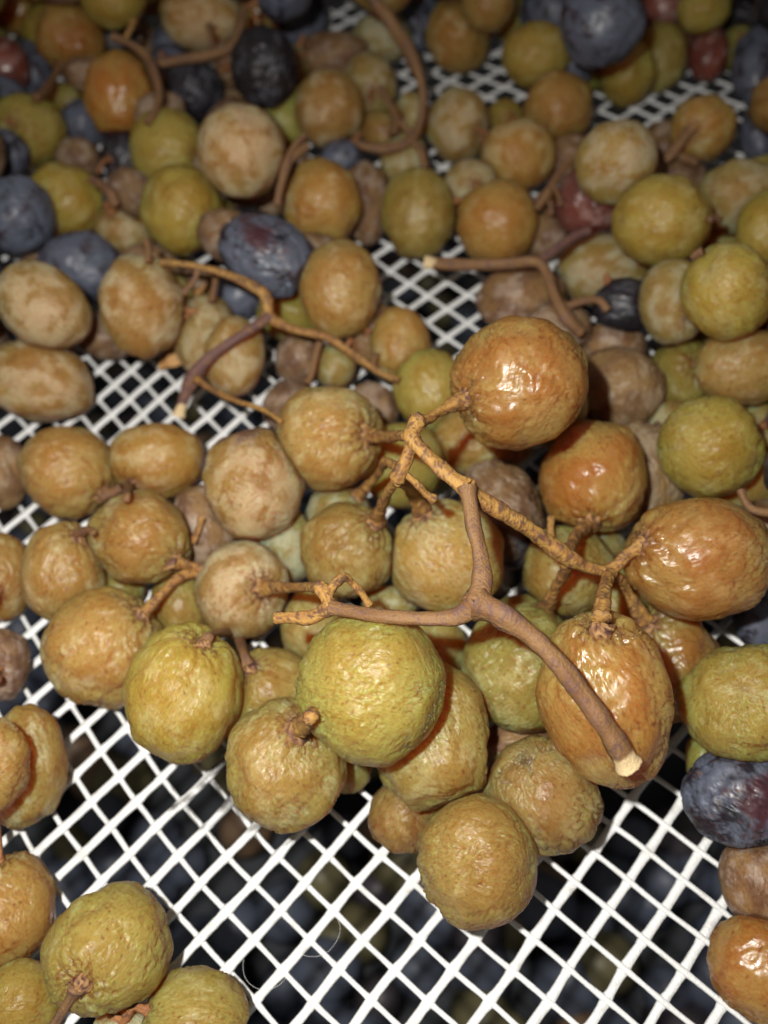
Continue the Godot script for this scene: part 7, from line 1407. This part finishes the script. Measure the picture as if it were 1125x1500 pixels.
	grape(b, Vector3(-40.2, 16.3, -192.9), 8.2, 8.2, Vector3(1, -0.04, 0), Vector3(0.08, -0.14, 0.99), "M", 22, 0.00)
	grape(b, Vector3(-51.2, 6.1, -175.9), 6.9, 5.1, Vector3(0.87, 0.22, -0.44), Vector3(-0.86, -0.48, 0.18), "T", 22, 0.00)
	grape(b, Vector3(-46.8, 18.6, -178.8), 7.4, 6.1, Vector3(0.98, -0.13, 0.16), Vector3(-0.47, -0.53, 0.7), "M", 22, 0.00)
	twig(b, "main_stem", "brown", [Vector4(-30.6, 23.1, -159.9, 0.83), Vector4(-29.4, 26.2, -163.3, 0.97), Vector4(-27.8, 29.2, -166.7, 1.10), Vector4(-26.3, 30.3, -170.6, 0.97), Vector4(-23.6, 31.2, -174.3, 0.69)])
	twig(b, "branch", "brown", [Vector4(-27.8, 29.2, -166.7, 0.82), Vector4(-25.3, 29.8, -169.8, 0.97), Vector4(-23.1, 29.9, -172.1, 0.83)])
	twig(b, "pedicel", "rust", [Vector4(-54.3, 18.1, -186.5, 0.95), Vector4(-53.5, 18.3, -186.2, 0.62), Vector4(-52.2, 18.5, -185.5, 0.55), Vector4(-50.9, 17.4, -186.7, 0.58), Vector4(-50.3, 15.7, -185.9, 0.80)])
	twig(b, "pedicel", "rust", [Vector4(-49.3, 20.7, -171.9, 0.95), Vector4(-48.7, 21.0, -172.4, 0.62), Vector4(-47.6, 21.6, -173.3, 0.55), Vector4(-48.9, 19.1, -173.8, 0.58), Vector4(-52.2, 16.5, -173.1, 0.80)])
	twig(b, "pedicel", "rust", [Vector4(-41.6, 21.4, -171.7, 0.95), Vector4(-41.8, 20.6, -171.8, 0.62), Vector4(-42.3, 19.2, -172.0, 0.55), Vector4(-40.8, 21.3, -170.8, 0.58), Vector4(-38.7, 22.2, -169.2, 0.80)])
	twig(b, "pedicel", "rust", [Vector4(-27.4, 19.0, -174.9, 0.95), Vector4(-28.0, 19.3, -175.5, 0.62), Vector4(-29.5, 20.2, -176.8, 0.55), Vector4(-28.5, 17.4, -175.6, 0.58), Vector4(-27.6, 14.9, -174.2, 0.80)])
	twig(b, "pedicel", "rust", [Vector4(-44.9, 12.0, -182.7, 0.95), Vector4(-45.4, 12.7, -182.6, 0.62), Vector4(-46.8, 14.6, -182.5, 0.55), Vector4(-45.7, 10.8, -183.5, 0.58), Vector4(-44.8, 7.4, -183.0, 0.80)])
	twig(b, "pedicel", "rust", [Vector4(-17.5, 10.6, -180.0, 0.95), Vector4(-18.3, 10.9, -180.1, 0.62), Vector4(-19.7, 11.5, -180.4, 0.55), Vector4(-24.4, 9.7, -181.1, 0.58), Vector4(-28.6, 8.3, -181.8, 0.80)])
	twig(b, "pedicel", "rust", [Vector4(-34.1, 8.7, -193.2, 0.95), Vector4(-34.6, 9.3, -192.7, 0.62), Vector4(-35.4, 10.1, -191.9, 0.55), Vector4(-36.7, 10.4, -190.5, 0.58), Vector4(-39.2, 10.6, -187.9, 0.80)])
	twig(b, "pedicel", "rust", [Vector4(-39.6, 15.2, -185.3, 0.95), Vector4(-39.5, 15.1, -184.4, 0.62), Vector4(-39.3, 14.8, -181.9, 0.55), Vector4(-39.5, 14.0, -184.4, 0.58), Vector4(-40.6, 13.2, -187.0, 0.80)])
	twig(b, "pedicel", "rust", [Vector4(-49.9, 15.1, -174.3, 0.95), Vector4(-50.3, 14.7, -173.7, 0.62), Vector4(-51.4, 13.4, -172.0, 0.55), Vector4(-50.6, 12.0, -173.3, 0.58), Vector4(-49.5, 13.0, -175.4, 0.80)])
	b = bunch("branch_mid")
	grape(b, Vector3(-31.3, 23.7, -142.2), 11.5, 8.7, Vector3(0.87, -0.27, 0.41), Vector3(-0.68, 0.1, -0.73), "R", 65, 0.00, "large dark blue grape with a reddish bare patch")
	grape(b, Vector3(-15.2, 19.2, -135.5), 10.7, 8.8, Vector3(-0.02, -0.5, 0.87), Vector3(0.23, -0.95, 0.19), "A", 63, 0.00)
	grape(b, Vector3(-60.2, 19.4, -131.8), 11.1, 9.0, Vector3(0.12, -0.5, 0.86), Vector3(0.95, -0.3, -0.12), "D", 65, 0.00)
	grape(b, Vector3(-48.2, 7.9, -133.1), 9.5, 7.5, Vector3(-0.02, -0.5, 0.87), Vector3(-0.37, 0.93, 0.03), "D", 52, 0.00)
	grape(b, Vector3(-39.6, 11.7, -123), 8.7, 6.9, Vector3(-0.02, -0.5, 0.87), Vector3(0.45, 0.18, -0.88), "D", 50, 0.00)
	grape(b, Vector3(-25.6, 5.6, -126.9), 6.0, 6.0, Vector3(1, -0.04, 0), Vector3(-0.14, -0.97, 0.22), "M", 37, 0.00)
	grape(b, Vector3(-16.9, 6.9, -123.6), 5.1, 4.8, Vector3(-0.02, -0.5, 0.87), Vector3(0.53, 0.68, -0.5), "W", 31, 0.00)
	grape(b, Vector3(-1.8, 12.3, -124.7), 8.4, 6.5, Vector3(-0.02, -0.5, 0.87), Vector3(-0.88, 0.11, -0.46), "A", 48, 0.00)
	grape(b, Vector3(-8.5, 6.7, -133.2), 7.8, 6.5, Vector3(-0.02, -0.5, 0.87), Vector3(-0.02, 0.19, -0.98), "M", 44, 0.00)
	grape(b, Vector3(-28.8, 6.8, -140.9), 8.0, 6.7, Vector3(1, -0.04, 0), Vector3(0.79, 0.61, -0.12), "Y", 44, 0.00)
	grape(b, Vector3(-42.2, 5.6, -148.6), 6.2, 5.8, Vector3(-0.02, -0.5, 0.87), Vector3(0.45, -0.87, -0.17), "K", 35, 0.00)
	grape(b, Vector3(-53, 4.7, -153.2), 5.2, 4.9, Vector3(1, -0.04, 0), Vector3(-0.47, 0.54, 0.69), "M", 29, 0.00)
	grape(b, Vector3(-23.6, 8.1, -154.4), 8.5, 8.5, Vector3(1, -0.04, 0), Vector3(-0.69, -0.05, 0.72), "M", 22, 0.00)
	grape(b, Vector3(-40.7, 8.2, -163.9), 8.6, 8.6, Vector3(1, -0.04, 0), Vector3(0.23, -0.74, -0.63), "N", 22, 0.00)
	grape(b, Vector3(-59.4, 7.7, -143.4), 8.1, 8.1, Vector3(1, -0.04, 0), Vector3(-0.55, -0.66, -0.52), "A", 22, 0.00)
	grape(b, Vector3(-14.4, 5.9, -144.8), 6.7, 5.9, Vector3(0.85, 0.24, -0.47), Vector3(-0.63, 0.75, 0.21), "T", 22, 0.00)
	grape(b, Vector3(-43.2, 18.3, -155.3), 7.2, 6.1, Vector3(0.88, -0.26, 0.39), Vector3(-0.81, -0.11, -0.58), "M", 22, 0.00)
	grape(b, Vector3(-65.3, 7, -156.1), 8.0, 6.8, Vector3(0.9, -0.24, 0.36), Vector3(0.82, 0.34, 0.46), "M", 22, 0.00)
	twig(b, "main_stem", "dark", [Vector4(-51.0, 10.1, -107.6, 1.16), Vector4(-49.4, 12.9, -110.6, 1.28), Vector4(-47.0, 15.9, -113.9, 1.65), Vector4(-43.5, 18.5, -116.7, 1.39), Vector4(-37.4, 20.8, -119.9, 1.26), Vector4(-32.3, 21.5, -123.6, 1.27), Vector4(-30.7, 21.4, -125.5, 1.40)], true)
	twig(b, "branch", "ochre", [Vector4(-30.7, 21.4, -125.5, 1.40), Vector4(-30.7, 23.6, -128.4, 1.27), Vector4(-32.2, 25.0, -130.1, 1.14), Vector4(-38.3, 26.1, -133.4, 1.02), Vector4(-46.0, 26.8, -136.1, 0.90), Vector4(-54.4, 26.9, -137.6, 0.77)])
	twig(b, "branch", "ochre", [Vector4(-30.7, 21.4, -125.5, 1.27), Vector4(-24.9, 20.5, -122.7, 1.01), Vector4(-17.4, 19.9, -120.4, 1.01), Vector4(-10.8, 18.1, -116.0, 1.00), Vector4(-5.6, 16.8, -112.5, 0.87), Vector4(-2.1, 16.7, -110.8, 0.62)])
	twig(b, "branch", "ochre", [Vector4(-47.0, 15.9, -113.9, 1.02), Vector4(-41.8, 18.7, -108.0, 0.61), Vector4(-35.6, 21.6, -102.5, 0.60), Vector4(-29.0, 24.9, -97.5, 0.58), Vector4(-24.5, 28.0, -92.1, 0.56)])
	twig(b, "pedicel", "brown", [Vector4(-19.5, 15.5, -124.9, 0.78), Vector4(-20.6, 14.2, -120.6, 0.78), Vector4(-21.5, 13.1, -116.7, 0.77), Vector4(-22.4, 12.7, -113.8, 0.77)])
	twig(b, "pedicel", "brown", [Vector4(-46.0, 26.8, -136.1, 0.77), Vector4(-47.0, 24.9, -133.9, 0.64), Vector4(-49.8, 23.1, -131.7, 0.64)])
	twig(b, "pedicel", "brown", [Vector4(-44.2, 18.8, -142.8, 0.81), Vector4(-44.7, 17.8, -139.0, 0.67), Vector4(-45.1, 16.8, -135.3, 0.80)])
	twig(b, "pedicel", "brown", [Vector4(-8.1, 12.8, -117.5, 0.78), Vector4(-7.6, 14.5, -118.4, 0.64), Vector4(-6.9, 16.0, -119.1, 0.51)])
	twig(b, "pedicel", "rust", [Vector4(-13.1, 10.6, -133.8, 0.95), Vector4(-12.9, 9.7, -133.6, 0.62), Vector4(-12.5, 8.0, -133.2, 0.55), Vector4(-11.8, 9.8, -134.0, 0.58), Vector4(-12.3, 11.3, -135.1, 0.80)])
	twig(b, "pedicel", "rust", [Vector4(-51.4, 16.6, -132.9, 0.95), Vector4(-50.6, 16.3, -133.0, 0.62), Vector4(-48.5, 15.7, -133.2, 0.55), Vector4(-51.0, 13.6, -132.8, 0.58), Vector4(-52.7, 12.2, -131.8, 0.80)])
	twig(b, "pedicel", "rust", [Vector4(-51.1, 15.2, -132.9, 0.95), Vector4(-51.4, 16.0, -132.9, 0.62), Vector4(-52.1, 17.6, -132.8, 0.55), Vector4(-51.1, 15.1, -133.7, 0.58), Vector4(-51.2, 13.5, -135.0, 0.80)])
	twig(b, "pedicel", "rust", [Vector4(-36.4, 13.1, -129.4, 0.95), Vector4(-36.0, 13.2, -130.1, 0.62), Vector4(-35.0, 13.6, -132.1, 0.55), Vector4(-35.0, 12.2, -131.8, 0.58), Vector4(-33.6, 11.1, -131.1, 0.80)])
	twig(b, "pedicel", "rust", [Vector4(-14.5, 10.0, -125.9, 0.95), Vector4(-14.0, 10.7, -126.3, 0.62), Vector4(-13.2, 11.7, -127.1, 0.55), Vector4(-12.7, 10.6, -127.3, 0.58), Vector4(-11.7, 8.3, -127.7, 0.80)])
	twig(b, "pedicel", "rust", [Vector4(-7.9, 13.1, -127.8, 0.95), Vector4(-8.7, 13.2, -128.2, 0.62), Vector4(-10.0, 13.3, -128.9, 0.55), Vector4(-9.6, 10.2, -128.7, 0.58), Vector4(-9.7, 7.5, -129.1, 0.80)])
	twig(b, "pedicel", "rust", [Vector4(-23.5, 10.9, -141.7, 0.95), Vector4(-22.8, 11.5, -141.8, 0.62), Vector4(-20.9, 12.9, -142.1, 0.55), Vector4(-21.7, 12.1, -142.0, 0.58), Vector4(-22.7, 9.9, -141.2, 0.80)])
	twig(b, "pedicel", "rust", [Vector4(-55.2, 7.2, -149.9, 0.95), Vector4(-55.6, 7.7, -149.3, 0.62), Vector4(-56.5, 8.8, -148.0, 0.55), Vector4(-55.7, 7.3, -148.3, 0.58), Vector4(-55.6, 6.5, -147.9, 0.80)])
	twig(b, "pedicel", "rust", [Vector4(-29.1, 7.7, -148.7, 0.95), Vector4(-29.7, 7.7, -148.0, 0.62), Vector4(-31.3, 7.6, -146.3, 0.55), Vector4(-30.1, 5.6, -148.5, 0.58), Vector4(-27.2, 5.1, -151.3, 0.80)])
	twig(b, "pedicel", "rust", [Vector4(-18.0, 10.3, -143.6, 0.95), Vector4(-18.6, 10.9, -143.4, 0.62), Vector4(-20.1, 12.8, -142.9, 0.55), Vector4(-18.4, 12.4, -144.1, 0.58), Vector4(-17.2, 11.5, -143.7, 0.80)])
	twig(b, "pedicel", "rust", [Vector4(-59.6, 9.3, -152.9, 0.95), Vector4(-58.9, 9.6, -152.5, 0.62), Vector4(-57.1, 10.4, -151.5, 0.55), Vector4(-55.5, 8.3, -151.6, 0.58), Vector4(-53.0, 6.1, -151.1, 0.80)])
	b = bunch("left_edge")
	grape(b, Vector3(-89.5, 6.1, -96.4), 7.8, 5.4, Vector3(-0.02, -0.5, 0.87), Vector3(-0.02, 0.14, -0.99), "U", 44, 0.00, "purple brown grape at the left edge")
	grape(b, Vector3(-83.6, 6.6, -70.6), 8.7, 5.8, Vector3(-0.02, -0.5, 0.87), Vector3(0.31, 0.54, 0.78), "A", 52, 0.00)
	grape(b, Vector3(-79.7, 5.5, -52.6), 6.9, 5.0, Vector3(-0.02, -0.5, 0.87), Vector3(0.34, 0.77, 0.54), "M", 45, 0.00)
	grape(b, Vector3(-69.4, 7.7, -32.3), 10.4, 6.6, Vector3(-0.02, -0.5, 0.87), Vector3(-0.53, 0.13, -0.84), "A", 70, 0.00)
	grape(b, Vector3(-70.3, 20.4, -29.9), 8.0, 6.7, Vector3(-0.02, -0.5, 0.87), Vector3(-0.21, -0.96, -0.19), "A", 66, 0.00, "bright orange amber grape cut by the left edge")
	grape(b, Vector3(-67.5, 7.1, -9.8), 8.2, 7.2, Vector3(-0.02, -0.5, 0.87), Vector3(-0.17, 0.45, -0.88), "A", 68, 0.00)
	twig(b, "pedicel", "rust", [Vector4(-81.5, 10.3, -65.5, 0.95), Vector4(-81.2, 10.7, -64.8, 0.62), Vector4(-80.7, 11.6, -63.5, 0.55), Vector4(-80.8, 11.2, -62.8, 0.58), Vector4(-80.6, 11.1, -62.8, 0.80)])
	twig(b, "pedicel", "rust", [Vector4(-77.9, 9.6, -49.7, 0.95), Vector4(-77.6, 10.3, -49.2, 0.62), Vector4(-76.9, 11.9, -48.1, 0.55), Vector4(-76.1, 11.7, -47.6, 0.58), Vector4(-76.2, 12.7, -46.9, 0.80)])
	twig(b, "pedicel", "rust", [Vector4(-71.8, 13.9, -31.2, 0.95), Vector4(-72.0, 13.0, -31.4, 0.62), Vector4(-72.4, 10.9, -31.8, 0.55), Vector4(-72.5, 9.1, -30.3, 0.58), Vector4(-72.4, 8.2, -29.3, 0.80)])
	twig(b, "pedicel", "rust", [Vector4(-68.7, 10.3, -16.0, 0.95), Vector4(-68.9, 10.8, -16.8, 0.62), Vector4(-69.1, 11.4, -18.1, 0.55), Vector4(-71.3, 11.1, -23.9, 0.58), Vector4(-73.6, 11.7, -29.4, 0.80)])
	b = bunch("lower_left")
	grape(b, Vector3(-47.7, 12.7, -3.8), 9.1, 9.1, Vector3(1, -0.04, 0), Vector3(-0.11, 0.84, 0.53), "G", 87, 1.50, "green grape with a brown stalk on its front")
	grape(b, Vector3(-61.9, 8.5, 3.1), 5.9, 5.7, Vector3(1, -0.04, 0), Vector3(0.29, -0.96, -0.07), "G", 55, 0.00)
	grape(b, Vector3(-34.9, 7, 5.6), 8.1, 6.9, Vector3(1, -0.04, 0), Vector3(-0.89, 0.42, -0.19), "G", 71, 0.00)
	grape(b, Vector3(-44.8, 6.7, 6.6), 5.5, 2.7, Vector3(1, -0.04, 0), Vector3(-0.45, 0.6, -0.66), "D", 39, 0.00)
	grape(b, Vector3(-68.6, 4, 6.3), 4.3, 4.3, Vector3(1, -0.04, 0), Vector3(0.82, 0.53, -0.21), "G", 40, 0.00)
	twig(b, "main_stem", "brown", [Vector4(-54.3, 14.3, 7.5, 0.67), Vector4(-52.6, 16.5, 5.6, 0.67), Vector4(-50.7, 18.8, 3.5, 0.66), Vector4(-48.8, 20.6, 1.1, 1.16)])
	twig(b, "pedicel", "rust", [Vector4(-41.1, 9.9, 4.2, 0.95), Vector4(-41.9, 10.3, 4.1, 0.62), Vector4(-43.4, 11.0, 3.7, 0.55), Vector4(-44.9, 9.4, 5.6, 0.58), Vector4(-46.9, 8.4, 5.0, 0.80)])
	twig(b, "pedicel", "rust", [Vector4(-46.4, 8.8, 4.2, 0.95), Vector4(-46.8, 9.4, 3.6, 0.62), Vector4(-47.6, 10.4, 2.5, 0.55), Vector4(-47.3, 10.1, 3.4, 0.58), Vector4(-48.1, 8.0, 3.2, 0.80)])
	twig(b, "pedicel", "rust", [Vector4(-65.3, 6.1, 5.4, 0.95), Vector4(-64.5, 6.6, 5.3, 0.62), Vector4(-62.9, 7.6, 4.8, 0.55), Vector4(-58.5, 7.6, 3.5, 0.58), Vector4(-55.7, 7.5, 1.6, 0.80)])
